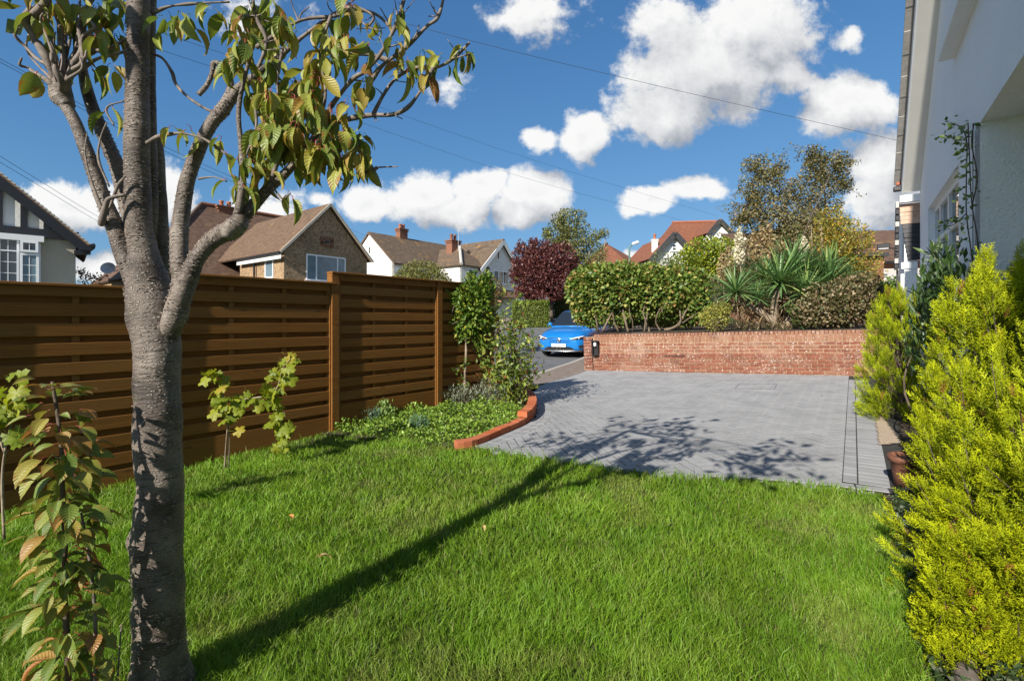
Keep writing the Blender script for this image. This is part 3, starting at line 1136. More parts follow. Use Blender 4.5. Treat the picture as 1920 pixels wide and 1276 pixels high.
# raised soil behind it
rb = MB()
B0, B1 = wpt(.25, -.2, 0), wpt(WL, -.2, 0)
outline = [(B0[0], B0[1]), (B1[0], B1[1]), (12.5, 8.5), (15, 26), (7.2, 24.5), (4.42, 18.1)]
vs = [(x, y, .92 + .03 * max(0, x - 1.8) * (1 if y < 14 else .6)) for x, y in outline]
rb.add(vs, [tuple(range(len(vs)))])
struct(rb.build('raised_garden_soil', M['soil']))

# lantern on the wall
lan = thing('wall_lantern', 'small black box lantern with a frosted bulb fixed to the brick wall', 'lantern', wpt(.28, .03, .62))


def lbox(name, a, b, h, size, m):
    o = MB().box((0, 0, 0), size, ch=.002).build(name, m, None)
    o.parent = lan
    o.matrix_parent_inverse = lan.matrix_basis.inverted()
    o.matrix_basis = mat4(wrot, wpt(a, b, h))


LA, LH = .29, .60
lbox('back_plate', LA, .004, LH, (.15, .02, .34), M['black_metal'])
lbox('roof_plate', LA, .07, LH + .17, (.17, .15, .022), M['black_metal'])
lbox('floor_plate', LA, .07, LH - .17, (.15, .13, .018), M['black_metal'])
for da, db in ((-.066, .128), (.066, .128), (-.066, .03), (.066, .03)):
    lbox('corner_bar', LA + da, db, LH, (.015, .015, .34), M['black_metal'])
MB().lathe(wpt(LA, .07, LH + .15), [(.03, -.11), (.034, -.09), (.034, -.03), (.016, 0)], 12, wz).build('bulb', plain('frosted_bulb', (.8, .8, .8), .5), lan, True)


# ------------------------------------------------------------------ windows
def window(parent, O, u, n, a0, a1, h0, h1, cols=(), rows=(), fr=.06, proud=.03, pane=None, frame=None, sill=True, bars=None, inset=None):
    """frame, panes and bars on the wall plane through O along u (horizontal), facing n"""
    u, n = np.asarray(u, float), np.asarray(n, float)
    O = np.asarray(O, float)
    pane = pane or M['glass']
    frame = frame or M['upvc']
    rot = np.stack([u, -n, (0, 0, 1)], 1)
    at = lambda a, b, h: O + u * a + n * b + np.array((0, 0, h))
    base = proud if inset is None else -inset
    f = MB()
    am, hm = (a0 + a1) / 2, (h0 + h1) / 2
    for (c, sz) in (((am, h0 + fr / 2), (a1 - a0, fr)), ((am, h1 - fr / 2), (a1 - a0, fr)), ((a0 + fr / 2, hm), (fr, h1 - h0 - 2 * fr)), ((a1 - fr / 2, hm), (fr, h1 - h0 - 2 * fr))):
        f.box(at(c[0], base - .02, c[1]), (sz[0], .07, sz[1]), rot)
    for c in cols:
        f.box(at(c, base - .022, hm), (fr * .9, .066, h1 - h0 - 2 * fr), rot)
    for c in rows:
        f.box(at(am, base - .024, c), (a1 - a0 - 2 * fr, .062, fr * .8), rot)
    w = f.build('window_frame', frame, parent)
    xs_ = [a0 + fr] + sorted(cols) + [a1 - fr]
    zs_ = [h0 + fr] + sorted(rows) + [h1 - fr]
    for i in range(len(xs_) - 1):
        for j in range(len(zs_) - 1):
            p = MB().box(at((xs_[i] + xs_[i + 1]) / 2, base - .028, (zs_[j] + zs_[j + 1]) / 2), (xs_[i + 1] - xs_[i], .012, zs_[j + 1] - zs_[j]), rot)
            po = p.build('pane', pane, w)
            if bars:
                bx, bz = bars
                g = MB()
                for k in range(1, bx):
                    g.box(at(xs_[i] + (xs_[i + 1] - xs_[i]) * k / bx, base - .018, (zs_[j] + zs_[j + 1]) / 2), (.022, .012, zs_[j + 1] - zs_[j]), rot)
                nz = max(1, round((zs_[j + 1] - zs_[j]) / bz))
                for k in range(1, nz):
                    g.box(at((xs_[i] + xs_[i + 1]) / 2, base - .0175, zs_[j] + (zs_[j + 1] - zs_[j]) * k / nz), (xs_[i + 1] - xs_[i], .012, .022), rot)
                if g.f:
                    g.build('glazing_bar', frame, w)
    if sill:
        MB().box(at(am, base + .03, h0 - .03), (a1 - a0 + .16, .14, .05), rot).build('sill', frame, w)
    return w


# ------------------------------------------------------------------ the white house beside the drive
hu = np.array((U37[0], U37[1], 0))
hn = np.array((-U37[1], U37[0], 0))
HO = np.array((1.03, 0, 0))
house = thing('white_house', 'tall white roughcast house wall with gable verge and window beside the yellow conifers', 'house', HO + hu * 6)
hp = lambda a, b, h: HO + hu * a + hn * b + np.array((0, 0, h))
hrot = np.stack([hu, -hn, (0, 0, 1)], 1)
CR = 9.06
roof_h = lambda a: 3.36 + (CR - a) * .84
wl = MB()


def hwall(a0, a1, z0, z1, z1b=None):
    wl.poly([hp(a0, 0, z0), hp(a0, 0, z1), hp(a1, 0, z1 if z1b is None else z1b), hp(a1, 0, z0)], .3, hn)


hwall(8.1, CR, -.2, 2.8)
hwall(5.74, 8.1, -.2, .75)
hwall(4.78, 5.74, -.2, 2.8)
hwall(4.78, CR, 2.8, 2.87)
hwall(5.89, CR, 2.87, roof_h(5.89), roof_h(CR))
hwall(4.30, 5.89, 2.87, 3.97)
hwall(4.30, 5.89, 5.2, roof_h(4.3), roof_h(5.89))
hwall(-3., 4.30, 2.87, 7.2)
hwall(-3., 1.2, -.2, 2.87)
hwall_o = wl.build('wall', M['white_render'], house)
pw = MB()
pw.poly([hp(4.781, 0.0, -.2), hp(4.781, 0.0, 2.872), hp(4.781, -1.5, 2.872), hp(4.781, -1.5, -.2)], .2, -hu)
pw.poly([hp(1.2, -1.5, -.2), hp(1.2, -1.5, 2.872), hp(4.78, -1.5, 2.872), hp(4.78, -1.5, -.2)], .2, hn)
pw.build('porch_wall', M['rough_white'], house)
MB().poly([hp(1.2, -.3, 2.871), hp(4.78, -.3, 2.871), hp(4.78, -1.5, 2.871), hp(1.2, -1.5, 2.871)], .1, (0, 0, -1)).build('porch_ceiling', M['soffit'], house)
MB().poly([hp(CR - .001, -.3, -.2), hp(CR - .001, -.3, 3.3), hp(CR - .001, -6, 3.3), hp(CR - .001, -6, -.2)], .2, hu).build('far_wall', M['white_render'], house)
window(house, HO, hu, hn, 5.74, 8.1, .78, 2.8, cols=(6.22, 6.95, 7.62), rows=(2.33,), fr=.07, inset=.08, sill=False)
MB().box(hp(6.92, -.03, .76), (2.5, .16, .06), hrot).build('sill', M['white_paint'], house)
window(house, HO, hu, hn, 4.30, 5.89, 3.97, 5.2, cols=(5.1,), rows=(4.8,), fr=.07, inset=.10, sill=False)
MB().box(hp(5.1, .02, 3.945), (1.75, .22, .05), hrot, ch=.006).build('sill', M['white_render'], house)
# dark room behind the glass
MB().box(hp(6.92, -1.2, 1.8), (2.6, .05, 2.4), hrot).build('room_back', M['grey_paint'], house)
# roof: slab running back over the house, verge tiles, barge board and soffit
ov = .235


def slope(a0, a1, b, dz):
    return [hp(a0, b, roof_h(a0) + dz), hp(a1, b, roof_h(a1) + dz)]


pitch = math.atan(.84)
rn = unit(hu * math.sin(pitch) + np.array((0, 0, math.cos(pitch))))
sl = MB()
A0, A1 = slope(3.2, CR + .12, ov - .01, .16)
B0_, B1_ = slope(3.2, CR + .12, -6.0, .16)
sl.poly([A0, A1, B1_, B0_], .05, rn)
sl.build('roof', M['roof_brown'], house)
vg = (A1 - A0)
nt = 26
for i in range(nt):
    c0 = A0 + vg * (i / nt)
    c1 = A0 + vg * ((i + 1) / nt)
    t = MB()
    c = (c0 + c1) / 2 + hn * .005 + rn * (.012 + .004 * (i % 2))
    t.box(c, (np.linalg.norm(c1 - c0) * 1.02, .16, .038), np.stack([unit(vg), -hn, rn], 1), ch=.004)
    t.build('verge_tile', M['tile_grey'], house)
bo = MB()
bl = np.linalg.norm(vg)
vrot = np.stack([unit(vg), -hn, rn], 1)
bo.box((A0 + A1) / 2 - hn * .012 - rn * .13, (bl, .022, .17), vrot, ch=.003)
bo.build('barge_board', M['upvc'], house)
so = MB()
so.box((A0 + A1) / 2 - hn * (ov / 2 + .005) - rn * .205, (bl, ov - .03, .012), vrot)
so.build('soffit', M['soffit'], house)
MB().box(hp(CR + .02, ov / 2 + .0, 3.16), (.10, ov + .02, .11), hrot, ch=.004).build('eaves_box', M['upvc'], house)
MB().box(hp(CR + .06, ov + .035, 3.34), (.10, .10, .07), hrot, ch=.01).build('gutter_end', M['black_metal'], house)
MB().box(hp(CR + .10, ov + .02, 3.43), (.06, .06, .06), hrot, ch=.01).build('eaves_brick', M['terracotta'], house)

# ------------------------------------------------------------------ tile-hung side porch past the corner
sp = thing('side_porch', 'narrow side porch with pink and black hung tiles past the white house', 'porch', hp(9.4, .1, 0))
q0 = CR + .06
for i in range(5):
    z = 3.06 - i * .062
    MB().box(hp(q0 + .02 + random.uniform(-.004, .004), .10, z), (.03, .285 - i * .006, .07), hrot @ np.array([[1, 0, .12], [0, 1, 0], [-.12, 0, 1]]), ch=.004).build('pink_tile', M['tile_pink'], sp)
for i in range(8):
    z = 2.74 - i * .070
    MB().box(hp(q0 + .02 + random.uniform(-.004, .004), .085 - i * .004, z), (.03, .25 - i * .011, .078), hrot @ np.array([[1, 0, .12], [0, 1, 0], [-.12, 0, 1]]), ch=.004).build('black_tile', M['tile_black'], sp)
MB().box(hp(q0 + .6, .10, 1.6), (1.1, .16, 3.0), hrot).build('wall', M['white_render'], sp)
MB().box(hp(q0 + .05, .12, 2.13), (.05, .20, .10), hrot).build('lintel', M['white_paint'], sp)
MB().box(hp(q0 + .35, .20, 1.0), (.62, .05, 2.0), hrot).build('door_panel', M['upvc'], sp)
MB().box(hp(q0 + .35, .232, 1.45), (.60, .012, .02), hrot).build('door_groove', M['grey_paint'], sp)
for i in range(11):
    z = 3.10 - i * .095
    MB().box(hp(q0 + .10 + i * .028, .262, z), (.12, .05, .10), hrot, ch=.006).build('verge_tile', M['tile_black'] if i % 3 else M['tile_grey'], sp)
MB().box(hp(q0 + .47, .24, 1.05), (.05, .03, 2.1), hrot).build('corner_trim', M['grey_paint'], sp)
fl_ = thing('floodlight', 'small black security floodlight on the corner of the side porch', 'floodlight', hp(q0 + .12, .28, 2.42))
MB().box(hp(q0 + .10, .44, 2.46), (.05, .16, .10), hrot @ np.array([[.9, 0, .43], [0, 1, 0], [-.43, 0, .9]]), ch=.008).build('housing', M['black_metal'], fl_)
MB().box(hp(q0 + .073, .44, 2.447), (.008, .13, .075), hrot @ np.array([[.9, 0, .43], [0, 1, 0], [-.43, 0, .9]])).build('lens', M['metal'], fl_)
MB().tube([hp(q0 + .12, .26, 2.42), hp(q0 + .12, .42, 2.44)], .012, 8).build('arm', M['black_metal'], fl_)


# ------------------------------------------------------------------ houses across the road
class Side:
    """a wall plane: origin, direction along it, outward normal; pt(a, b, h) with b outwards"""

    def __init__(s, O, u):
        s.O = np.asarray(O, float)
        s.u = unit((u[0], u[1], 0))
        s.n = np.array((s.u[1], -s.u[0], 0))

    def pt(s, a, h, b=0.0):
        return s.O + s.u * a + s.n * b + np.array((0, 0, h))

    def at(s, px, py, b=0.0):
        """(along, height) where the ray through a photo pixel meets this plane moved out by b"""
        rx = np.array(((px - CX) / F, 1.0, 0))
        t = np.dot(s.O + s.n * b, s.n) / np.dot(rx, s.n)
        return float(np.dot(rx * t - s.O, s.u)), float(CZ + (HY - py) / F * t)

    def poly(s, pts, thick=.25, b=0.0):
        return MB().poly([s.pt(a, h, b) for a, h in pts], thick, s.n)

    def bar(s, a0, h0, a1, h1, w, t=.05, b=.0):
        p, q = s.pt(a0, h0, b), s.pt(a1, h1, b)
        d = unit(q - p)
        up = unit(np.cross(s.n, d))
        return MB().box((p + q) / 2, (np.linalg.norm(q - p), t, w), np.stack([d, -s.n, -up], 1))


def roof_face(pts, thick=.12, parent=None, mat=None, name='roof'):
    pts = np.asarray(pts, float)
    n = unit(np.cross(pts[1] - pts[0], pts[2] - pts[0]))
    if n[2] < 0:
        n = -n
    return MB().poly(pts, thick, n).build(name, mat, parent)


def chimney(parent, c, w, h, pots=2, mat=None, u=(1, 0, 0), potm=None, poth=.4):
    u = unit(u)
    v_ = np.array((-u[1], u[0], 0))
    rot = np.stack([u, v_, (0, 0, 1)], 1)
    c = np.asarray(c, float)
    mb_ = MB().box(c + (0, 0, h / 2 - .6), (w, w * .7, h + 1.2), rot).box(c + (0, 0, h - .12), (w * 1.14, w * .84, .10), rot).box(c + (0, 0, h + .03), (w * 1.22, w * .92, .09), rot)
    ch = mb_.build('chimney', mat or M['brick_far'], parent)
    for i in range(pots):
        o = (i - (pots - 1) / 2) * w * .42
        MB().lathe(c + u * o + (0, 0, h + .06), [(.15, 0), (.13, .1), (.12, poth - .1), (.15, poth - .06), (.15, poth)], 12).build('chimney_pot', potm or M['terracotta'], ch, True)
    return ch


# -- half-timbered house on the left
d1 = 20.0
s1 = Side(P(142, 600, d1) * (1, 1, 0), (math.sin(R(47)), math.cos(R(47))))
tud = thing('tudor_house', 'half-timbered gable house with black beams over a white window behind the fence', 'house', s1.O)
ra_, rh_ = s1.at(142, 470)                                # right-hand corner of the wall
ea_, eh_ = s1.at(170, 462, .45)                           # eaves end
la_, lh_ = s1.at(0, 327, .45)
rise = (lh_ - eh_) / (ea_ - la_)
apa = ra_ - 3.9
line_h = lambda a: eh_ + rise * (ea_ - a) if a > apa else eh_ + rise * (ea_ - 2 * apa + a)
aph = line_h(apa)
bm = s1.at(60, 436, .09)[1]
s1.poly([(apa - 3.9, -.5), (ra_, -.5), (ra_, line_h(ra_) - .25), (apa, aph - .25), (apa - 3.9, line_h(ra_) - .25)], 8.0).build('wall', M['beige_wall'], tud)
s1.poly([(apa - 3.6, bm), (ra_ - .3, bm), (apa, aph - .3)], .06, .05).build('gable_panel', M['white_wall'], tud)
s1.bar(apa - 3.9, bm, ra_ + .1, bm, .36, .08, .09).build('beam', M['black_paint'], tud)
for px in (88, 45, -2):
    a_ = s1.at(px, 430, .088)[0]
    s1.bar(a_, bm, a_, line_h(a_) - .3, .20, .07, .088).build('stud', M['black_paint'], tud)
for a_ in (apa, apa - .9, apa - 1.9):
    s1.bar(a_, bm, a_, line_h(a_) - .3, .20, .07, .088).build('stud', M['black_paint'], tud)
for sg in (1, -1):
    e_ = ea_ if sg > 0 else 2 * apa - ea_
    s1.bar(apa, aph - .26, e_, eh_ - .22, .40, .06, .42).build('barge_board', M['black_paint'], tud)
    roof_face([s1.pt(apa, aph + .10, .5), s1.pt(e_, eh_ + .10, .5), s1.pt(e_, eh_ + .10, -7.5), s1.pt(apa, aph + .10, -7.5)], .10, tud, M['roof_brown'])
n_t = 40
for i in range(n_t):
    t0, t1 = i / n_t, (i + 1) / n_t
    s1.bar(apa + (ea_ - apa) * t0, aph + (eh_ - aph) * t0 + .04, apa + (ea_ - apa) * t1, aph + (eh_ - aph) * t1 + .09, .06, .30, .40).build('verge_tile', M['tile_grey'], tud)
s1.bar(ra_ - .05, eh_ - .28, ea_, eh_ - .22, .16, .5, .2).build('eaves_box', M['black_paint'], tud)
s1.bar(ea_ - .02, eh_ + .02, ea_ + .14, eh_ + .08, .12, .9, .1).build('gutter', M['black_paint'], tud)
ba_ = s1.at(76, 450, .45)[0]
ct, cb_ = s1.at(60, 441, .56)[1], s1.at(60, 452, .56)[1]
s1.poly([(ba_ - 3.4, cb_), (ba_ + .1, cb_), (ba_ + .1, ct), (ba_ - 3.4, ct)], .5, .56).build('cornice', M['white_paint'], tud)
s1.poly([(ba_ - 3.3, -.5), (ba_, -.5), (ba_, cb_), (ba_ - 3.3, cb_)], .45, .45).build('bay', M['white_paint'], tud)
sb = Side(s1.pt(0, 0, .46), s1.u)
qa = lambda px: sb.at(px, 500)[0]
qh = lambda px, py: sb.at(px, py)[1]
window(tud, sb.O, sb.u, sb.n, qa(-40), qa(35.5), qh(20, 532) - .5, qh(20, 447), cols=((qa(-40) + qa(35.5)) / 2,), rows=(qh(20, 470),), fr=.06, bars=(2, .42), sill=False)
window(tud, sb.O, sb.u, sb.n, qa(37), qa(73), qh(55, 532) - .5, qh(55, 475), fr=.08, bars=(2, .42), sill=False, pane=M['blind'])
window(tud, sb.O, sb.u, sb.n, qa(38), qa(72), qh(55, 473), qh(55, 452), fr=.08, bars=(2, 1.), sill=False, proud=.09)

# -- brown pebbledashed house
gu = np.array((.616, .788, 0))
su = np.array((-.788, .616, 0))
c2 = np.array((-11.4, 24., 0))
pb = thing('pebbledash_house', 'brown pebbledashed house with tiled gable and white window behind the fence', 'house', c2)
g2_ = Side(c2, gu)
wd, ez, az = 4.86, 4.74, 7.37
g2_.poly([(0, 0), (wd, 0), (wd, ez), (wd / 2, az), (0, ez)], 5.0).build('gable_wall', M['pebble'], pb)
l2 = Side(c2 + su * 5.0 - np.array((gu[0], gu[1], 0)) * .004, -su)
l2.poly([(0, 0), (5.0, 0), (5.0, ez), (0, ez)], .2).build('side_wall', M['pebble'], pb)
rA = g2_.pt(wd / 2, az + .18, .22)
for sg in (0, 1):
    e = g2_.pt(-.28 if sg == 0 else wd + .28, ez - .22 + .18, .22)
    roof_face([rA, e, e + su * 8.6, rA + su * 8.6], .10, pb, M['roof_tan'])
    d_ = unit(e - rA)
    up_ = unit(np.cross(d_, g2_.n))
    MB().box((rA + e) / 2 - up_ * .0 * (1 if sg else -1) - np.array((0, 0, .06)), (np.linalg.norm(e - rA), .06, .12), np.stack([d_, -g2_.n, np.cross(d_, -g2_.n)], 1)).build('verge_board', M['beige_wall'], pb)
gt0 = c2 + su * .0 + np.array((0, 0, ez - .15)) - gu * .32 + g2_.n * .2
MB().tube([gt0, gt0 + su * 5.0], .06, 8).build('gutter', M['black_metal'], pb)
MB().poly([gt0 + (0, 0, -.05) + gu * .06, gt0 + su * 5 + (0, 0, -.05) + gu * .06, gt0 + su * 5 + (0, 0, -.27) + gu * .06, gt0 + (0, 0, -.27) + gu * .06], .03, -gu).build('fascia', M['white_paint'], pb)
MB().tube([c2 + su * 3.0 - gu * .12 + (0, 0, ez - .2), c2 + su * 3.0 - gu * .12 + (0, 0, 2)], .05, 8).build('downpipe', M['black_metal'], pb)
ka = lambda px: None
window(pb, g2_.O, g2_.u, g2_.n, 1.15, 3.45, 3.35, 4.72, cols=(1.72, 2.95), fr=.07, pane=M['blind'])
window(pb, l2.O, l2.u, l2.n, 3.05, 3.95, 3.45, 4.45, fr=.07, pane=M['blind'])
for ring in range(14):
    r_, c_ = [(0, i) for i in range(4)] + [(1, 0), (1, 3), (2, 0), (2, 3)] + [(3, i) for i in range(4)] + [(1, 0), (2, 3)], None
    rr, cc = r_[ring]
    MB().box(g2_.pt(2.05 + cc * .19, 5.28 + rr * .13, .03), (.18, .06, .115), np.stack([gu, -g2_.n, (0, 0, 1)], 1), ch=.006).build('vent_brick', M['brick_far'], pb)
MB().box(g2_.pt(2.335, 5.475, .02), (.22, .04, .13), np.stack([gu, -g2_.n, (0, 0, 1)], 1)).build('vent', M['black_metal'], pb)
# main roof behind the wing
nR = np.array((.788, -.616, 0))
R1 = P(378, 383, 31.)
R2 = R1 + gu * 8.5
off_z = 5.2
C1 = R1 + nR * 4.9 - gu * 4.6 - np.array((0, 0, off_z))
C2 = R2 + nR * 4.9 - np.array((0, 0, off_z))
C0 = R1 - nR * 4.9 - gu * 4.6 - np.array((0, 0, off_z))
roof_face([R1, C1, C2, R2], .12, pb, M['roof_brown'])
roof_face([R1, C0, C1], .12, pb, M['roof_brown'])
roof_face([R1, R2, R2 - nR * 4.9 - np.array((0, 0, off_z)), C0], .12, pb, M['roof_brown'])
MB().tube([R1 + (0, 0, .05), R2 + (0, 0, .05)], .13, 8).build('ridge_tiles', M['roof_red'], pb)
MB().tube([R1 + (0, 0, .05), C1 + (0, 0, .05)], .12, 8).build('hip_tiles', M['roof_tan'], pb)
mw = MB()
for (p, q) in ((C1 - nR * .4 + gu * .4, C0 + nR * .4 + gu * .4), (C1 - nR * .4 + gu * .4, C2 - nR * .4)):
    n_ = unit(np.cross(q - p, (0, 0, 1)))
    mw.poly([(p[0], p[1], 0), (q[0], q[1], 0), (q[0], q[1], q[2] + .2), (p[0], p[1], p[2] + .2)], .2, n_)
mw.build('main_wall', M['pebble'], pb)
chimney(pb, R1 + gu * 1.4 + np.array((0, 0, -.35)), 1.1, .35, 2, u=gu)
dish = thing('satellite_dish', 'grey satellite dish on the corner of the brown pebbledashed house', 'satellite dish', P(205, 505, 24.))
dc = P(203, 503, 24.)
dax = unit((.35, -.9, .35))
MB().lathe(dc, [(.03, -.06), (.20, -.03), (.30, .03), (.31, .05), (.30, .045), (.19, -.01), (.03, -.04)], 20, dax).build('reflector', M['metal'], dish, True)
MB().tube([dc, dc + dax * .3 - np.array((0, 0, .12))], .015, 6).build('feed_arm', M['metal'], dish)
MB().tube([dc - dax * .04, dc - dax * .1 + (.1, 0, -.1), P(222, 507, 24.)], .022, 6).build('bracket', M['metal'], dish)

# -- white house further along
K3 = P(738, 492, 36.) * (1, 1, 0)
ez3, az3 = 5.59, 8.08
wh = thing('long_white_house', 'white house with mossy tiled roof and two brick chimneys beyond the fence', 'house', K3)
e3 = Side(K3 + su * 6.0, -su)
e3.poly([(0, 0), (6, 0), (6, ez3), (3, az3), (0, ez3)], .25).build('gable_wall', M['white_wall'], wh)
f3 = Side(K3, gu)
f3.poly([(0, 0), (13, 0), (13, ez3), (0, ez3)], .25).build('front_wall', M['white_wall'], wh)
e3.bar(3.06, 6.55, 3.06, 7.0, .12, .03, .03).build('vent_slot', M['grey_paint'], wh)
ra = e3.pt(3, az3 + .15, .12)
for sg in (0, 1):
    b_ = e3.pt(6.25 if sg else -.25, ez3 - .05, .12)
    roof_face([ra, b_, b_ + gu * 13.5, ra + gu * 13.5], .12, wh, M['roof_moss'])
chimney(wh, ra + gu * 3.4 + su * .1 + np.array((0, 0, -.3)), .80, .95, 2, u=gu)
Wc = np.array((-3.99, 37.8, 0))
f4 = Side(Wc, gu)
l4 = Side(Wc + su * 4.2, -su)
l4.poly([(0, 0), (4.2, 0), (4.2, ez3), (0, ez3)], .2).build('wing_side_wall', M['white_wall'], wh)
f4.poly([(0, 0), (7.4, 0), (7.4, ez3), (4.9, 8.05), (2.4, ez3), (0, ez3)], .2).build('wing_front_wall', M['white_wall'], wh)
hip = f4.pt(2.3, 7.5, -2.4)
hb = f4.pt(2.3, 7.5, -7.)
roof_face([f4.pt(-.25, ez3 + .03, .25), f4.pt(3.2, ez3 + .03, .25), hip], .1, wh, M['roof_moss'])
roof_face([hip, f4.pt(-.25, ez3 + .03, .25), f4.pt(-.25, ez3 + .03, -7.), hb], .1, wh, M['roof_moss'])
roof_face([hip, f4.pt(3.2, ez3 + .03, .25), f4.pt(4.6, ez3 + .03, -7.), hb], .1, wh, M['roof_moss'])
MB().tube([hip + (0, 0, .05), f4.pt(-.25, ez3 + .08, .25)], .13, 8).build('hip_tiles', M['tile_grey'], wh)
ga = f4.pt(4.9, 8.05 + .25, .35)
for sg in (0, 1):
    b_ = f4.pt(7.9 if sg else 1.95, ez3 - .2, .35)
    roof_face([ga, b_, b_ - f4.n * 9, ga - f4.n * 9], .1, wh, M['roof_moss'])
    f4.bar(4.9, 8.02, 7.85 if sg else 2.0, ez3 - .30, .34, .06, .33).build('barge_board', M['white_paint'], wh)
window(wh, f4.O, f4.u, f4.n, .75, 1.75, 4.6, 5.4, cols=(1.25,), fr=.08)
window(wh, f4.O, f4.u, f4.n, 3.9, 5.9, 4.4, 5.55, cols=(4.55, 5.2), rows=(), fr=.09)
window(wh, f4.O, f4.u, f4.n, 1.2, 3.6, 1.6, 2.9, cols=(2., 2.8), rows=(2.5,), fr=.09)
f4.bar(4.55, 6.6, 4.55, 7.3, .12, .04, .04).build('vent_slot', M['terracotta'], wh)
roof_face([f4.pt(2.2, 3.9, .02), f4.pt(6.6, 3.9, .02), f4.pt(6.8, 3.2, .9), f4.pt(2.0, 3.2, .9)], .1, wh, M['roof_tan'], 'canopy_roof')
chimney(wh, f4.pt(2.0, 7.15, -2.9), 1.0, .85, 2, u=gu, potm=M['brick_far'], poth=.55)
for (c, nm) in ((P(859, 470, 40.), 'tall roof aerial above the second chimney of the long white house'),):
    ae = thing('television_aerial', nm, 'aerial', c)
    top = P(860, 424, 40.)
    MB().tube([c, top], .02, 6).build('mast', M['metal'], ae)
    MB().tube([P(858, 424.5, 40.), P(883, 422, 40.)], .018, 6).build('boom', M['metal'], ae)
    for i in range(6):
        p = P(861 + i * 4.2, 424.2 - i * .4, 40.)
        MB().tube([p - np.array((0, .25, .05)), p + np.array((0, .25, .05))], .012, 5).build('element', M['metal'], ae)

# -- red hipped roof
rh = thing('red_hipped_house', 'house with red hipped tile roof just above the hedge', 'house', P(1140, 520, 55.) * (1, 1, 0))
tp = P(1138, 457, 58.)
r4 = [P(1092, 500, 52.), P(1192, 506, 50.), P(1215, 500, 64.), P(1110, 497, 66.)]
for i in range(4):
    roof_face([tp, r4[i], r4[(i + 1) % 4]], .15, rh, M['roof_red'])
mbw = MB()
cc = sum(r4) / 4
r5 = [cc + (q - cc) * .92 for q in r4]
for i in range(4):
    a_, b_ = r5[i], r5[(i + 1) % 4]
    mbw.poly([(a_[0], a_[1], 0), (b_[0], b_[1], 0), (b_[0], b_[1], b_[2] + .1), (a_[0], a_[1], a_[2] + .1)], .2, unit(np.cross(b_ - a_, (0, 0, 1))))
mbw.build('wall', M['white_wall'], rh)
MB().tube([tp + (0, 0, .05), r4[0] + (0, 0, .05)], .16, 8).build('hip_tiles', M['roof_tan'], rh)

# -- white gabled house with red roof
d5 = 46.
s5 = Side(P(1217, 600, d5) * (1, 1, 0), (1, .10))
k5 = d5 / F / s5.u[0]
bx_ = lambda px: (px - 1217) * k5 * 1.03
hz5 = lambda py, dd=d5: CZ + (HY - py) * dd / F
gh = thing('white_gabled_house', 'white house with two dark-edged gables and orange-red roof above the shrubs', 'house', s5.O)
s5.poly([(bx_(1222), 0), (bx_(1312), 0), (bx_(1312), hz5(492)), (bx_(1264), hz5(440)), (bx_(1222), hz5(490))], 4.).build('gable_wall', M['white_wall'], gh)
for (xa, ya, xb, yb) in ((1263, 438, 1216, 491), (1263, 438, 1300, 478)):
    s5.bar(bx_(xa), hz5(ya), bx_(xb), hz5(yb), .5, .12, .4).build('barge_board', M['grey_paint'], gh)
for (xb, yb) in ((1216, 489), (1310, 490)):
    roof_face([s5.pt(bx_(1263), hz5(434.5), .45), s5.pt(bx_(xb), hz5(yb - 4), .45), s5.pt(bx_(xb), hz5(yb - 4), -8), s5.pt(bx_(1263), hz5(434.5), -8)], .1, gh, M['roof_red'])
window(gh, s5.O, s5.u, s5.n, bx_(1259.5), bx_(1269), hz5(470), hz5(456), rows=(hz5(463),), fr=.09)
roof_face([s5.pt(bx_(1303), hz5(420, 52), -5), s5.pt(bx_(1400), hz5(416, 52), -5), s5.pt(bx_(1400), hz5(480), .2), s5.pt(bx_(1275), hz5(472), .2)], .12, gh, M['roof_red'])
roof_face([s5.pt(bx_(1303), hz5(420, 52), -5), s5.pt(bx_(1275), hz5(472), .2), s5.pt(bx_(1275), hz5(472), -11)], .12, gh, M['roof_red'])
s5.poly([(bx_(1318), 0), (bx_(1384), 0), (bx_(1384), hz5(455)), (bx_(1345), hz5(416)), (bx_(1318), hz5(446))], .3, .5).build('gable_wall', M['white_wall'], gh)
for (xa, ya, xb, yb) in ((1345, 414, 1322, 441), (1345, 414, 1372, 440)):
    s5.bar(bx_(xa), hz5(ya), bx_(xb), hz5(yb), .42, .12, .75).build('barge_board', M['grey_paint'], gh)
for (xb, yb) in ((1320, 440), (1374, 442)):
    roof_face([s5.pt(bx_(1345), hz5(410.5), .8), s5.pt(bx_(xb), hz5(yb - 3), .8), s5.pt(bx_(xb), hz5(yb - 3), -5), s5.pt(bx_(1345), hz5(410.5), -5)], .1, gh, M['roof_red'])
MB().tube([s5.pt(bx_(1303), hz5(420, 52) + .05, -5), s5.pt(bx_(1400), hz5(416, 52) + .05, -5)], .14, 8).build('ridge_tiles', M['terracotta'], gh)
chimney(gh, s5.pt(bx_(1234.5), hz5(470), -.9), .5, hz5(447) - hz5(470), 1, M['white_wall'], s5.u, poth=.55)

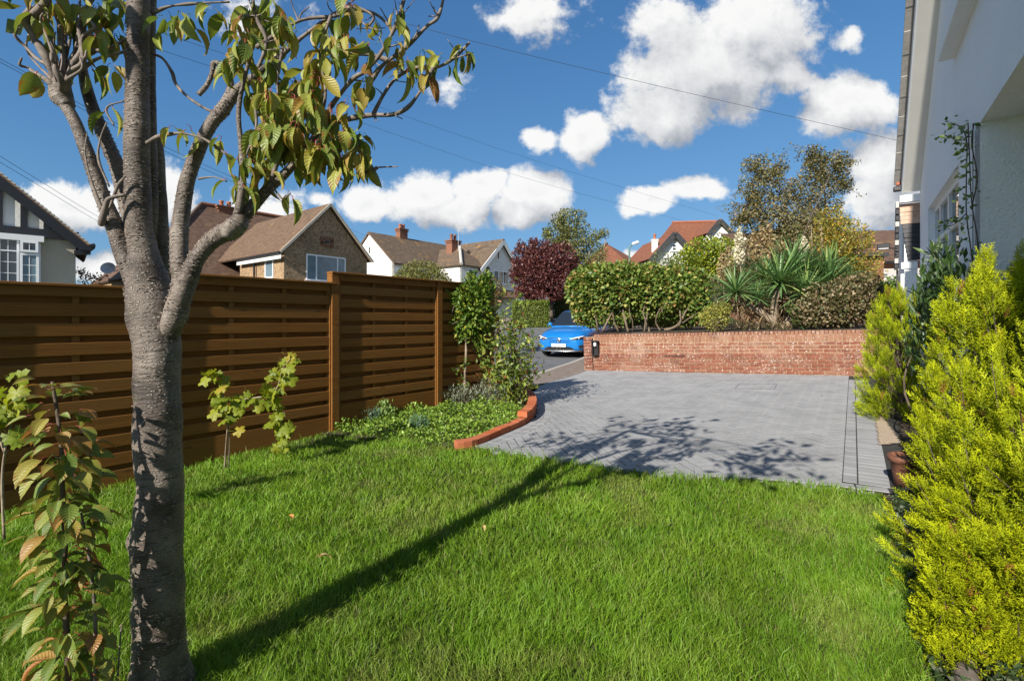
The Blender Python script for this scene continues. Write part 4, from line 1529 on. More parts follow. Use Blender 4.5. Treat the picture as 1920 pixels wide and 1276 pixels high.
# -- brick house at the far end of the neighbour's garden
d6 = 27.
bh = thing('brick_house', 'red brick house with broad brown roof behind the yellowing shrub', 'house', P(1660, 600, d6) * (1, 1, 0))
s6 = Side(P(1585, 600, d6) * (1, 1, 0), (1, -.12))
k6 = d6 / F / s6.u[0]
b6 = lambda px: (px - 1585) * k6 * .94
h6 = lambda py: CZ + (HY - py) * d6 / F
q6 = lambda px, py, b=0.: s6.at(px, py, b)
wt_ = q6(1640, 481, 2.2)[1]
wa_ = q6(1657, 481, 2.2)[0]
s6.poly([(wa_ - 5, 0), (wa_, 0), (wa_, wt_), (wa_ - 5, wt_)], 2.2, 2.2).build('wing_wall', M['brick_far'], bh)
ev_ = q6(1690, 492)[1]
s6.poly([(wa_ - 6, 0), (wa_ + 8, 0), (wa_ + 8, ev_), (wa_ - 6, ev_)], 5.).build('wall', M['brick_far'], bh)
rg_ = q6(1690, 431, -4.5)[1]
roof_face([s6.pt(wa_ - 6, ev_ + .05, .3), s6.pt(wa_ + 8, ev_ + .05, .3), s6.pt(wa_ + 8, rg_, -4.5), s6.pt(wa_ - 6, rg_, -4.5)], .15, bh, M['roof_brown'])
s6.bar(wa_, ev_ - .02, wa_ + 8, ev_ - .02, .14, .14, .36).build('gutter', M['black_metal'], bh)
s6.bar(wa_ - 5.1, wt_ + .08, wa_ + .1, wt_ + .08, .18, 2.5, 1.2).build('wing_parapet', M['grey_paint'], bh)
lt_, lb_ = q6(1670, 503, .05)[1], q6(1670, 527, 2.0)[1]
roof_face([s6.pt(wa_ + .05, lt_, .05), s6.pt(wa_ + 5, lt_, .05), s6.pt(wa_ + 5, lb_, 2.0), s6.pt(wa_ + .05, lb_, 2.0)], .1, bh, M['tile_grey'], 'lean_to_roof')

# ------------------------------------------------------------------ street lamp and overhead wires
lp = thing('street_lamp', 'green street lamp post with a pale angled head above the hedge', 'street lamp', P(1180, 600, 32.) * (1, 1, 0))
b0 = P(1180, 600, 32.)
b0[2] = Gz(b0[0], b0[1]) - .2
MB().tube(smooth_line([b0, P(1180, 500, 32.), P(1180, 470, 32.), P(1181.5, 461.5, 32.), P(1186, 458.5, 32.)], 5), .055, 10).build('pole', M['green_steel'], lp, True)
MB().tube([P(1185, 459, 32.), P(1188, 456.5, 32.), P(1196, 454, 32.), P(1199, 454.2, 32.)], [.05, .10, .11, .03], 8).build('head', M['upvc'], lp, True)
WIRES = [
    ('thin overhead wire crossing in front of the big cloud', (420, -60, 12.), (800, 55, 13.), (1250, 165, 14.), (1690, 265, 15.)),
    ('upper of two wires dropping to the red-roofed house', (150, 10, 14.), (478, 121, 20.), (675, 188, 26.), (1000, 300, 34.), (1345, 405, 45.)),
    ('lower of two wires dropping to the red-roofed house', (120, 36, 14.), (478, 153, 20.), (681, 231, 26.), (1000, 338, 34.), (1296, 418, 45.)),
    ('upper of two wires above the half-timbered gable', (-60, 78, 12.), (60, 143, 13.), (220, 232, 15.), (430, 330, 20.), (690, 444, 35.)),
    ('lower of two wires above the half-timbered gable', (-60, 86, 12.), (60, 149, 13.), (220, 240, 15.), (430, 338, 20.), (690, 450, 35.)),
    ('upper wire running down to the brown house', (-60, 255, 14.), (60, 330, 16.), (200, 415, 21.), (300, 462, 24.)),
    ('lower wire running down to the brown house', (-60, 268, 14.), (60, 340, 16.), (200, 424, 21.), (300, 470, 24.)),
]
for i, (lab, *pts) in enumerate(WIRES):
    w = MB().tube(smooth_line([P(*q) for q in pts], 10), [.0068 if i else .0055] * (10 * (len(pts) - 1) + 1), 5, cap=False).build('overhead_wire', M['wire'], None, True)
    tag(w, lab, 'wire')


# ------------------------------------------------------------------ leaves as single pieces
def leaf_mesh(name, L, Wd, mat, curl=.5, fold=.25, twist=.0, nseg=9, serr=.03, tip=1.5, stem=.18, wave=.06, seed=0):
    """a toothed leaf lying along +Y, tip bent down, with its stalk; returns a mesh"""
    r = random.Random(seed)
    v, uv, f = [], [], []
    ys = np.linspace(0, 1, nseg + 1)
    ang, y, z = 0.0, 0.0, 0.0
    cross = (-1, -.55, 0, .55, 1)
    for i, t in enumerate(ys):
        w = Wd * .5 * (math.sin(math.pi * min(1, t ** .72)) ** .85) * (1 - .25 * t ** 3)
        if t > .8:
            w *= 1 - ((t - .8) / .2) ** .8 * .35
        w = max(w, .0008)
        ca, sa = math.cos(ang), math.sin(ang)
        for c in cross:
            k = 1 + (serr * (1 if i % 2 else -1) if abs(c) == 1 else 0)
            x = c * w * k * math.cos(fold)
            h = abs(c) * w * math.sin(fold) + (r.uniform(-1, 1) * wave * w if abs(c) == 1 else 0)
            tw = twist * t
            x, h = x * math.cos(tw) - h * math.sin(tw), x * math.sin(tw) + h * math.cos(tw)
            v.append((x, y - h * sa, z + h * ca))
            uv.append((c, t))
        y += math.cos(ang) * L / nseg
        z += math.sin(ang) * L / nseg
        ang -= curl / nseg * (1 + .4 * math.sin(t * 6 + seed))
    for i in range(nseg):
        for k in range(4):
            a = i * 5 + k
            f.append((a, a + 1, a + 6, a + 5))
    n0 = len(f)
    me = bpy.data.meshes.new(name)
    s0 = len(v)
    sl = stem * L
    for (yy, zz) in ((0.01, 0), (-sl * .5, .006 * 1), (-sl, .0)):
        v += [(-.0012, yy, zz), (.0012, yy, zz), (0, yy, zz + .002)]
        uv += [(0, 0)] * 3
    for i in range(2):
        a = s0 + i * 3
        f += [(a, a + 1, a + 4, a + 3), (a + 1, a + 2, a + 5, a + 4), (a + 2, a, a + 3, a + 5)]
    me.from_pydata(v, [], f)
    me.materials.append(mat)
    me.materials.append(M['petiole'])
    me.polygons.foreach_set('material_index', [0] * n0 + [1] * (len(f) - n0))
    me.polygons.foreach_set('use_smooth', [True] * len(f))
    lay = me.uv_layers.new(name='UVMap')
    lv = np.array([q for p in me.polygons for q in p.vertices])
    lay.data.foreach_set('uv', np.array(uv, np.float32)[lv].ravel())
    me.update()
    return me


def leaf_variants(name, mat, L, ratio, n, curl=(.3, 1.3), fold=(.1, .7), **kw):
    return [leaf_mesh(name, L, L * random.uniform(ratio * .85, ratio * 1.15), mat, random.uniform(*curl), random.uniform(*fold), random.uniform(-.6, .6), seed=k, **kw) for k in range(n)]


SPARE = {}                                               # leaves past the first 300 of a plant are joined


def put_leaf(me, parent, p, direction, normal, scale=1.0, name='leaf', cap=None):
    if cap is not None:
        bag = SPARE.setdefault(parent.name, [0, [], [], []])
        bag[0] += 1
        if bag[0] > cap:
            co = np.empty(len(me.vertices) * 3, np.float32)
            me.vertices.foreach_get('co', co)
            bag[2].append([tuple(q) for q in (p_.vertices for p_ in me.polygons)] if False else [tuple(p_.vertices) for p_ in me.polygons])
            bag[1].append(co.reshape(-1, 3) @ (np.array(frame_from(direction, normal)) * scale).T + np.asarray(p))
            return None
    o = bpy.data.objects.new(name, me)
    COL.objects.link(o)
    o.parent = parent
    o.matrix_parent_inverse = parent.matrix_basis.inverted()
    o.matrix_basis = mat4(frame_from(direction, normal), p, scale)
    return o


def jit(s):
    return np.array([random.gauss(0, s) for _ in range(3)])


def whorl(parent, meshes, p, n, droop=.9, scale=(.7, 1.1), axis=(0, 0, 1), spread=1.0):
    """leaves hanging round a shoot tip"""
    a0 = random.uniform(0, 6.28)
    for k in range(n):
        a = a0 + k * 2.4 + random.uniform(-.4, .4)
        out = np.array((math.cos(a), math.sin(a), 0)) * spread
        d = unit(out * random.uniform(.5, 1.0) + np.array((0, 0, -1)) * random.uniform(.4, 1.3) * droop + jit(.15))
        nrm = unit(out * .8 + np.array((0, 0, .7)) + jit(.35))
        q = np.asarray(p) + d * random.uniform(.012, .03) + np.array((0, 0, random.uniform(-.03, .02)))
        put_leaf(random.choice(meshes), parent, q, d, nrm, random.uniform(*scale), cap=298)


# ------------------------------------------------------------------ the cherry tree
TD = 1.656
tree = thing('cherry_tree', 'grey-barked cherry tree with thick pruned limbs standing in the lawn', 'tree', (-1.215, TD, 0))


KR = .76                                                 # off-axis limbs look wider than they are


def tp3(pts):
    """(px, py, radius in px, depth offset)"""
    return np.array([P(x, y, TD + dz) for x, y, r, dz in pts]), np.array([r * KR * TD / F for x, y, r, dz in pts])


def limb(name, pts, n=14, per=6, rough=.18, mat=None, cap=True):
    c, r = tp3(pts)
    q = smooth_line(np.hstack([c, r[:, None]]), per)
    return MB().tube(q[:, :3], np.maximum(q[:, 3], .0012), n, cap, random.randint(1, 99), rough, .05).build(name, mat or M['bark'], tree, True)


tr = [(306, 1330, 84, 0), (304, 1290, 70, 0), (300, 1240, 59, 0), (298, 1180, 54, 0), (299, 1120, 53, 0), (294, 1060, 54, 0), (297, 1000, 52, 0), (300, 940, 50, 0), (299, 880, 48, 0),
      (296, 820, 50, 0), (297, 770, 50, 0), (296, 700, 48, 0), (296, 660, 49, 0), (290, 610, 50, 0), (282, 560, 50, 0), (274, 520, 45, 0), (267, 480, 37, 0), (262, 440, 31, 0), (259, 400, 28, .0)]
c, r = tp3(tr)
q = smooth_line(np.hstack([c, r[:, None]]), 8)
tk = MB().tube(q[:, :3], q[:, 3], 40, True, 5, .14, .07)
vv = np.array(tk.v)
axis_x = np.interp(vv[:, 2], q[::-1, 2] if q[0, 2] > q[-1, 2] else q[:, 2], q[::-1, 0] if q[0, 2] > q[-1, 2] else q[:, 0])
for (px, py, s_, rad, dep) in ((300, 772, -1, .030, .016), (302, 805, -1, .028, .02), (295, 655, -1, .026, .013), (352, 655, 1, .04, .02), (243, 1012, 1, .035, .022), (350, 1000, 1, .03, .014), (247, 1150, 1, .04, .012), (236, 600, 1, .04, .01)):
    kc = P(px, py, TD - (0.085 if 270 < px < 330 else .02))
    dd = np.linalg.norm(vv - kc, axis=1)
    outv = np.stack([vv[:, 0] - axis_x, vv[:, 1] - TD, np.zeros(len(vv))], 1)
    outv /= np.linalg.norm(outv, axis=1)[:, None] + 1e-9
    ring = np.exp(-((dd - rad * .9) / (rad * .35)) ** 2) * dep * .8 - np.exp(-(dd / (rad * .5)) ** 2) * dep * .9 if s_ < 0 else np.exp(-(dd / rad) ** 2) * dep
    vv = vv + outv * ring[:, None]
tk.v = [tuple(a) for a in vv]
tk.build('trunk', M['bark'], tree, True)
limb('limb', [(262, 450, 30, 0), (259, 400, 28, 0), (258, 330, 27, 0), (257, 250, 26, .0), (258, 170, 25, .01), (258, 100, 24, .02), (260, 20, 24, .03), (262, -80, 21, .03), (258, -220, 15, .02)], 24, 8)
limb('limb', [(292, 560, 26, .07), (300, 500, 22, .08), (300, 430, 19, .09), (297, 340, 17, .09), (294, 285, 16, .09), (293, 255, 15, .09)])
limb('limb', [(280, 470, 15, .05), (285, 380, 14, .05), (283, 250, 13, .05), (282, 150, 12, .06), (284, 40, 10, .07), (290, -80, 8, .08)])
limb('limb', [(270, 560, 30, -.02), (236, 480, 22, -.03), (218, 430, 19, -.03), (196, 380, 17, -.03), (172, 310, 15, -.03), (146, 240, 13, -.03), (128, 205, 13, -.03), (116, 184, 17, -.03), (112, 170, 12, -.03)])
limb('limb', [(270, 470, 24, .06), (240, 390, 19, .07), (222, 320, 17, .07), (206, 280, 16, .07), (180, 220, 15, .07), (165, 175, 14, .06), (155, 130, 11, .05), (150, 80, 9, .05)])
limb('limb', [(310, 640, 24, .0), (330, 585, 25, -.03), (340, 530, 21, -.03), (336, 470, 20, -.02), (338, 420, 19, 0), (350, 345, 17, .02), (370, 285, 16, .03), (395, 235, 15, .04), (418, 205, 17, .05), (445, 170, 12, .06), (478, 142, 10, .07), (520, 110, 8, .08)], 20)
limb('limb', [(330, 590, 21, -.03), (350, 530, 21, -.05), (368, 486, 19, -.06), (392, 455, 19, -.06), (416, 438, 21, -.06), (438, 428, 22, -.06), (452, 408, 17, -.05), (475, 385, 15, -.04), (505, 352, 13, -.02), (535, 325, 11, 0), (570, 285, 9, .02), (600, 240, 7, .03), (620, 200, 6, .04)], 20)
limb('limb', [(416, 205, 11, .05), (432, 165, 9, .05), (424, 130, 8, .05), (402, 118, 7, .04), (398, 138, 6, .04), (388, 160, 6, .04), (372, 178, 6, .04)], 10)
limb('limb', [(440, 425, 11, -.07), (452, 370, 9, -.08), (455, 320, 8, -.08), (452, 270, 6, -.09), (448, 200, 5, -.09), (470, 100, 4, -.08)], 10)
TWIGS = [  # upper right
    [(520, 110, 8, .08), (580, 60, 7, .08), (640, 22, 6, .08), (700, 25, 5, .08), (740, 60, 4, .06)],
    [(560, 300, 8, .0), (620, 305, 8, .0), (660, 310, 7, -.02), (690, 322, 6, -.03), (708, 314, 5, -.03)],
    [(600, 240, 9, .03), (660, 222, 8, .03), (700, 216, 7, .02), (740, 214, 7, .01), (768, 198, 6, 0), (795, 160, 5, 0), (812, 128, 5, 0)],
    [(700, 214, 7, .02), (718, 180, 6, .02), (740, 150, 6, .03), (775, 128, 5, .03), (815, 128, 5, .03), (850, 110, 5, .03), (880, 80, 4, .03)],
    [(684, 200, 7, .05), (690, 165, 7, .05), (715, 125, 6, .05), (760, 90, 6, .06), (800, 50, 5, .06), (822, 30, 5, .06), (838, -30, 4, .06)],
    [(620, 200, 8, .05), (660, 150, 7, .05), (690, 130, 6, .03), (720, 90, 6, .03), (745, 40, 6, .03), (765, -30, 5, .03)],
    [(600, 130, 6, .08), (650, 105, 8, .08), (690, 102, 8, .08), (730, 115, 7, .08), (755, 132, 6, .08)],
    [(480, 90, 6, .05), (560, 40, 5, .06), (630, 30, 5, .06), (660, 14, 5, .06), (700, 30, 4, .06), (690, 52, 3, .06)],
    [(478, 142, 7, .07), (500, 80, 6, .05), (480, 30, 6, .04), (470, -40, 5, .03)],
    [(505, 352, 7, -.02), (520, 300, 6, -.03), (530, 240, 5, -.03), (520, 160, 5, -.02), (530, 90, 4, 0)],
    [(535, 325, 6, 0), (580, 270, 5, -.02), (610, 180, 5, -.02), (600, 100, 4, 0), (620, 30, 4, .02)],
    # small ones about the trunk
    [(283, 100, 5, .06), (305, 110, 5, .06), (322, 135, 5, .06), (330, 158, 5, .06), (350, 180, 5, .05), (375, 198, 4, .04), (398, 210, 4, .04)],
    [(275, 268, 6, -.03), (300, 256, 6, -.04), (335, 250, 5, -.05), (370, 256, 4, -.05), (395, 268, 4, -.05), (425, 290, 3, -.05)],
    [(240, 95, 6, 0), (215, 102, 6, -.01), (180, 112, 6, -.02), (155, 130, 6, -.02)],
    [(240, 70, 5, 0), (205, 92, 5, 0), (175, 96, 5, 0), (150, 100, 5, 0)],
    [(285, 25, 6, .05), (320, 12, 5, .05), (380, 6, 4, .05), (430, 4, 3, .05)],
    [(232, 190, 3, -.02), (205, 198, 3, -.02), (200, 210, 3, -.02), (214, 235, 2, -.02)],
    [(195, 400, 6, -.05), (190, 420, 8, -.07), (198, 385, 7, -.08), (205, 372, 6, -.08), (235, 365, 5, -.06)],
    [(196, 400, 3, -.06), (172, 340, 3, -.07), (160, 290, 2, -.07), (163, 250, 2, -.07)],
    [(206, 390, 4, -.05), (220, 350, 4, -.06), (235, 330, 3, -.06)],
    [(205, 350, 3, -.06), (185, 300, 3, -.06), (188, 262, 2, -.06), (200, 230, 2, -.06)],
    [(372, 335, 3, -.03), (400, 332, 2, -.04), (425, 340, 2, -.05)],
    [(458, 300, 4, -.09), (480, 240, 4, -.1), (476, 180, 3, -.1)],
    [(512, 352, 3, -.03), (530, 372, 3, -.04), (545, 362, 2, -.04)],
]
fr_ = random.Random(17)
for k in range(70):
    src = TWIGS[fr_.randrange(0, 11)]
    i = fr_.randrange(1, len(src))
    x, y, r_, z_ = src[i]
    dx, dy = fr_.uniform(-34, 40), fr_.uniform(-46, 14)
    TWIGS.append([(x, y, 2.6, z_), (x + dx * .5 + fr_.uniform(-6, 6), y + dy * .5, 2.0, z_ + fr_.uniform(-.03, .03)), (x + dx, y + dy, 1.4, z_ + fr_.uniform(-.05, .05))])
KNOB = (116, 178)
for (x, y, bend) in ((60, 10, -20), (44, 108, -16), (92, -20, -6), (118, -30, 4), (132, 20, 6), (150, -10, 10), (168, 40, 14), (75, 60, -14), (104, 60, 0), (190, 20, 26), (36, 52, -10), (160, 95, 16), (178, -30, 10), (140, 70, 8), (84, 20, -8), (110, 10, 2), (126, -10, 8), (52, 75, -22), (160, 10, 12), (96, 100, -6), (145, 30, 16)):
    z_ = random.uniform(-.10, .06)
    kk = random.uniform(.45, 1.05)
    w_ = lambda: random.uniform(-9, 9)
    TWIGS.append([(KNOB[0] + bend * .3, KNOB[1], 9 * kk, -.03), (KNOB[0] + bend * .9 + w_(), KNOB[1] * .7 + y * .3, 8 * kk, -.03 + z_ * .5), ((KNOB[0] + x) / 2 + bend * .6 + w_(), (KNOB[1] + y) / 2 + w_(), 7.5 * kk, z_), ((KNOB[0] + 3 * x) / 4 + bend * .4 + w_(), (KNOB[1] + 3 * y) / 4 + w_(), 5.5 * kk, z_ + .02), (x + bend * .2 + w_(), y + 14, 6.5 * kk, z_), (x + w_() * .5, y, 4 * kk, z_)])
TWIGS += [[(60, 12, 9, -.08), (48, 38, 10, -.08), (62, 70, 9, -.07), (88, 110, 10, -.06), (104, 150, 10, -.04)], [(60, 30, 9, -.08), (85, 6, 9, -.08), (100, -30, 8, -.08)]]
for tw in TWIGS:
    limb('twig', [(x, y, r_ * .78, z) for x, y, r_, z in tw], 9, 8, .85, M['twig'])
limb('pruning_knob', [(128, 200, 15, -.03), (116, 182, 24, -.03), (112, 160, 22, -.03), (116, 140, 14, -.03)], 14, 6, .6)
limb('pruning_knob', [(424, 446, 10, -.09), (432, 432, 20, -.08), (446, 420, 22, -.07), (452, 400, 12, -.06)], 14, 6, .5)
CH = leaf_variants('leaf', M['cherry_leaf'], .102, .44, 18, curl=(.4, 1.8), fold=(.15, .9))
TIPS = []
pr = random.Random(3)
while len(TIPS) < 48:                                    # the dense hanging cluster
    x, y = pr.uniform(425, 690), pr.uniform(-10, 290)
    if y > 210 and x < 440 + (y - 210) * .5:
        continue
    if x > 560 and y < 60 and pr.random() < .6:
        continue
    if x < 470 and y > 120:
        continue
    TIPS.append((x, y, pr.uniform(-.16, .14), pr.choice((5, 6, 6, 7))))
TIPS += [(520, 255, -.12, 4), (560, 235, -.15, 4), (600, 265, -.1, 4), (640, 225, -.12, 4), (655, 180, -.14, 4), (500, 300, -.05, 3), (455, 40, -.1, 4), (640, 285, -.05, 4),
         (740, 60, .03, 3), (760, 110, .0, 4), (790, 95, .03, 4), (745, 12, .03, 3), (830, 105, .03, 2), (868, 85, .03, 5), (800, 128, .0, 2), (700, 30, .06, 2),
         (70, 5, -.08, 4), (100, -10, -.05, 4), (150, -5, 0, 4), (180, 5, 0, 5), (205, 20, .02, 5), (215, 55, .05, 4), (130, 15, .03, 3), (190, 55, -.05, 3), (225, -5, .05, 4), (170, 55, .04, 2), (160, 115, -.02, 2),
         (70, 120, -.06, 2), (212, 110, .0, 3), (204, 200, -.02, 1), (335, 18, .05, 3), (355, 30, .05, 2), (395, 10, .05, 3), (425, 22, .05, 2), (300, 55, .05, 1), (415, 262, -.05, 2), (322, 225, -.04, 1), (350, 228, -.04, 1),
         (428, 325, -.05, 2), (452, 300, -.08, 2), (448, 330, -.08, 2), (470, 280, -.08, 3), (545, 362, -.04, 1), (310, 20, .05, 2)]
TIPS.sort(key=lambda q_: q_[2])                           # nearest first
for (x, y, dz, n) in TIPS:
    whorl(tree, CH, P(x, y, TD + dz), n + 1, scale=(.6, 1.15), droop=1.25)
bag = SPARE[tree.name]
sv, sf, scol, o_ = [], [], [], 0
for vv_, ff_ in zip(bag[1], bag[2]):
    sv.append(vv_)
    sf += [tuple(o_ + i for i in f_) for f_ in ff_]
    cc_ = np.array(random.choice([(.11, .17, .026), (.19, .25, .04), (.28, .32, .055), (.36, .36, .07), (.34, .26, .055)]))
    scol.append(np.tile(cc_, (len(vv_), 1)))
    o_ += len(vv_)
jm = MB().add(np.vstack(sv), sf).mesh('more_leaves', M['cherry_leaf_joined'], True)
white_attr(jm, np.vstack(scol))
np_obj('more_leaves', jm, tree, kind='stuff')

# corky lenticels standing proud of the bark
def lenticels(tube_pts, n, seed):
    r = np.random.default_rng(seed)
    c, rad = tp3(tube_pts)
    q = smooth_line(np.hstack([c, rad[:, None]]), 8)
    V, Fc = [], []
    tan = np.gradient(q[:, :3], axis=0)
    for _ in range(n):
        i = r.integers(1, len(q) - 1)
        ax = unit(tan[i])
        a = r.uniform(0, 2 * math.pi)
        e1_ = unit(np.cross(ax, (0, 1, .1)))
        e2_ = np.cross(ax, e1_)
        run = r.integers(1, 4)
        pos0 = q[i, :3] + ax * r.uniform(-.01, .01)
        for k in range(run):
            aa = a + k * r.uniform(.018, .03) / q[i, 3]
            o = math.cos(aa) * e1_ + math.sin(aa) * e2_
            side = np.cross(ax, o)
            L_, H_, W_ = r.uniform(.004, .012) * min(1., q[i, 3] / .06 + .3), r.uniform(.0013, .0026), r.uniform(.0014, .0028)
            p = pos0 + o * (q[i, 3] * 1.0) + ax * r.normal(0, .0015)
            b0 = len(V)
            V += [p - side * L_, p + side * L_, p + ax * H_, p - ax * H_, p + o * W_ * 1.2 + side * L_ * .4, p + o * W_ * 1.2 - side * L_ * .4]
            Fc += [(b0 + 1, b0 + 2, b0 + 4), (b0 + 2, b0 + 5, b0 + 4), (b0 + 2, b0, b0 + 5), (b0, b0 + 3, b0 + 5), (b0 + 3, b0 + 4, b0 + 5), (b0 + 3, b0 + 1, b0 + 4)]
    return V, Fc


lv, lf = [], []
for (pts_, n_) in ((tr, 620), ([(262, 450, 30, 0), (259, 400, 28, 0), (258, 330, 27, 0), (257, 250, 26, 0), (258, 170, 25, .01), (258, 100, 24, .02), (260, 20, 24, .03), (262, -80, 21, .03)], 420),
                   ([(310, 640, 26, 0), (330, 585, 28, -.03), (340, 530, 23, -.03), (336, 470, 20, -.02), (338, 420, 19, 0), (350, 345, 17, .02), (370, 285, 16, .03), (395, 235, 15, .04), (418, 205, 17, .05), (445, 170, 12, .06)], 260),
                   ([(330, 590, 21, -.03), (350, 530, 21, -.05), (368, 486, 19, -.06), (392, 455, 19, -.06), (416, 438, 21, -.06), (438, 428, 22, -.06), (475, 385, 15, -.04), (535, 325, 11, 0)], 180),
                   ([(270, 560, 30, -.02), (236, 480, 22, -.03), (218, 430, 19, -.03), (196, 380, 17, -.03), (172, 310, 15, -.03), (146, 240, 13, -.03)], 200),
                   ([(270, 470, 24, .06), (240, 390, 19, .07), (222, 320, 17, .07), (206, 280, 16, .07), (180, 220, 15, .07)], 160)):
    V_, F_ = lenticels(pts_, n_, n_)
    o_ = len(lv)
    lv += V_
    lf += [tuple(o_ + i for i in f_) for f_ in F_]
np_obj('lenticels', np_mesh('lenticels', np.array(lv), np.array(lf), noisy('lenticel_cork', (.14, .11, .09), (.30, .25, .21), 60., .85, 0, space='World'), smooth=False), tree, kind='stuff')
# the crown goes on above and behind the picture; it shades trunk and drive
up_r = np.random.default_rng(9)
ctr = np.array([(-.30, .55, 2.55), (-.05, .75, 2.75), (-1.0, 1.3, 2.9), (-1.35, 1.75, 3.0), (-1.6, 1.2, 2.7), (-.75, 1.75, 2.95), (-1.9, 1.6, 2.5), (-.2, .95, 2.45)])
top = P(258, -220, TD)
for t_ in ctr:
    q = smooth_line([top, (top + t_) / 2 + np.array((0, 0, .1)), t_], 6)
    MB().tube(q, np.linspace(.014, .004, len(q)), 8, True, 3, .3, .04).build('limb', M['twig'], tree, True)
CROWN_PTS = np.vstack([c_ + up_r.normal(0, 1, (46, 3)) * (.17, .17, .12) for c_ in ctr])

# ------------------------------------------------------------------ cherry suckers at its foot
SP = leaf_variants('leaf', M['sapling_leaf'], .108, .54, 14, curl=(.4, 1.2), fold=(.15, .6))
suck = thing('cherry_sucker', 'tall leafy sucker with reddening drooping leaves left of the tree trunk', 'shrub', P(130, 1400, 1.42))


def stemline(root, pts, d, rad, mat=None):
    q = smooth_line(np.array([P(x, y, d + dz) for x, y, dz in pts]), 6)
    MB().tube(q, np.linspace(rad, rad * .45, len(q)), 9, True, 3, .3, .02).build('stem', mat or M['twig'], root, True)
    return q


q1 = stemline(suck, [(134, 1420, 0), (132, 1345, 0), (128, 1260, 0), (125, 1180, 0), (120, 1100, .01), (122, 1020, .0), (118, 940, -.01), (117, 870, -.01), (110, 790, 0), (98, 715, 0)], 1.42, .0095, M['dark_bark'])
rs = random.Random(12)
n1 = len(q1)
for i in range(215):
    t = (i / 214) ** .9
    p = q1[min(n1 - 1, int((.14 + .86 * t) * (n1 - 1)))]
    a = i * 2.399 + rs.uniform(-.3, .3)
    out = np.array((math.cos(a), math.sin(a), 0))
    big = 1.0 if t < .85 else .8
    d = unit(out + np.array((0, 0, rs.uniform(-.75, .25) if t < .93 else rs.uniform(-.3, .5))))
    put_leaf(rs.choice(SP), suck, p + d * rs.uniform(.01, .075), d, unit(np.array((0, 0, 1)) + out * .3 + jit(.2)), big * rs.uniform(.45, .85))
suck2 = thing('cherry_sucker', 'shorter dry-stemmed sucker between the leafy one and the tree trunk', 'shrub', P(180, 1390, 1.45))
q2 = stemline(suck2, [(183, 1410, 0), (182, 1345, 0), (180, 1250, 0), (178, 1150, 0), (170, 1060, 0), (160, 1000, 0), (152, 960, 0)], 1.45, .007)
stemline(suck2, [(188, 1345, .02), (172, 1270, .02), (160, 1200, .02)], 1.45, .006)
stemline(suck2, [(215, 1345, .03), (222, 1250, .03), (228, 1170, .03)], 1.45, .004)
for i in range(34):
    p = q2[int(rs.uniform(.12, 1) * (len(q2) - 1))]
    a = rs.uniform(0, 6.28)
    out = np.array((math.cos(a), math.sin(a), 0))
    d = unit(out + np.array((0, 0, rs.uniform(-1.1, .0))))
    put_leaf(rs.choice(SP), suck2, p + d * .02, d, unit(np.array((0, 0, 1)) + out * .4 + jit(.3)), rs.uniform(.4, .8))


# ------------------------------------------------------------------ young grape vines against the fence
def vine_leaf(seed):
    r = random.Random(seed)
    pts = []
    n = 30
    for k in range(n):
        a = 2 * math.pi * k / n
        lobe = .62 + .38 * abs(math.cos(2.5 * a)) ** .7
        if abs(a - math.pi) < .25:
            lobe *= .45
        lobe *= 1 + (.06 if k % 2 else -.06)
        pts.append((math.sin(a) * lobe * .055, .045 + math.cos(a) * lobe * .055, r.uniform(-.006, .006) - .16 * (math.sin(a) * lobe * .3) ** 2))
    inn = [(x * .5, .045 + (y - .045) * .5, z * .4 + .004) for x, y, z in pts]
    v = pts + inn + [(0, .045, .0)]
    f = [(k, (k + 1) % n, n + (k + 1) % n, n + k) for k in range(n)] + [(n + k, n + (k + 1) % n, 2 * n) for k in range(n)]
    mb = MB()
    mb.add(v, f)
    mb.box((0, -.018, 0), (.002, .06, .002))
    return mb.mesh('leaf', M['vine_leaf'], True)


VL = [vine_leaf(k) for k in range(6)]


def vine(label, root_px, d, stems, spots, scale):
    base = P(*root_px, d)
    v = thing('grape_vine', label, 'vine', base)
    for st in stems:
        q = smooth_line(np.array([P(x, y, d + dz) for x, y, dz in st]), 6)
        MB().tube(q, np.linspace(.009, .004, len(q)) * (d / 4.3) ** .5, 7, True, 4, .3, .02).build('stem', M['pale_bark'], v, True)
    for (x, y) in spots:
        dd = unit((random.uniform(-1, 1), random.uniform(-.8, .2), random.uniform(-1.0, .3)))
        put_leaf(random.choice(VL), v, P(x + random.uniform(-3, 3), y + random.uniform(-3, 3), d + random.uniform(-.06, .06)), dd, unit((random.uniform(-.9, .9), -1, random.uniform(-.2, 1.1))), scale * random.uniform(.6, 1.15))
    return v


arms = [[(425, 790, 0), (418, 740, 0), (408, 715, 0), (396, 700, 0)], [(428, 770, 0), (450, 750, 0), (480, 745, 0), (510, 740, 0), (522, 720, 0), (530, 690, 0), (545, 672, 0)], [(500, 745, 0), (520, 775, .02), (533, 800, .02), (538, 830, .02)]]
sp_ = []
for arm in arms:
    L_ = smooth_line(np.array([(x, y) for x, y, _ in arm], float), 5)
    for p in L_:
        sp_ += [(p[0] + random.uniform(-12, 12), p[1] + random.uniform(-14, 14))] * 1
        if random.random() < .6:
            sp_.append((p[0] + random.uniform(-15, 15), p[1] + random.uniform(-5, 22)))
vine('yellow-green young grape vine tied up against the fence beside the lawn', (422, 880), 4.3, [[(421, 884, 0), (424, 830, 0), (428, 785, 0)], [(427, 884, 0.02), (430, 830, .02), (427, 780, 0)]] + arms, sp_, 1.12)
sp2 = [(random.uniform(-12, 40), random.uniform(705, 815)) for _ in range(20)] + [(42, 735), (30, 720), (20, 760), (46, 750)]
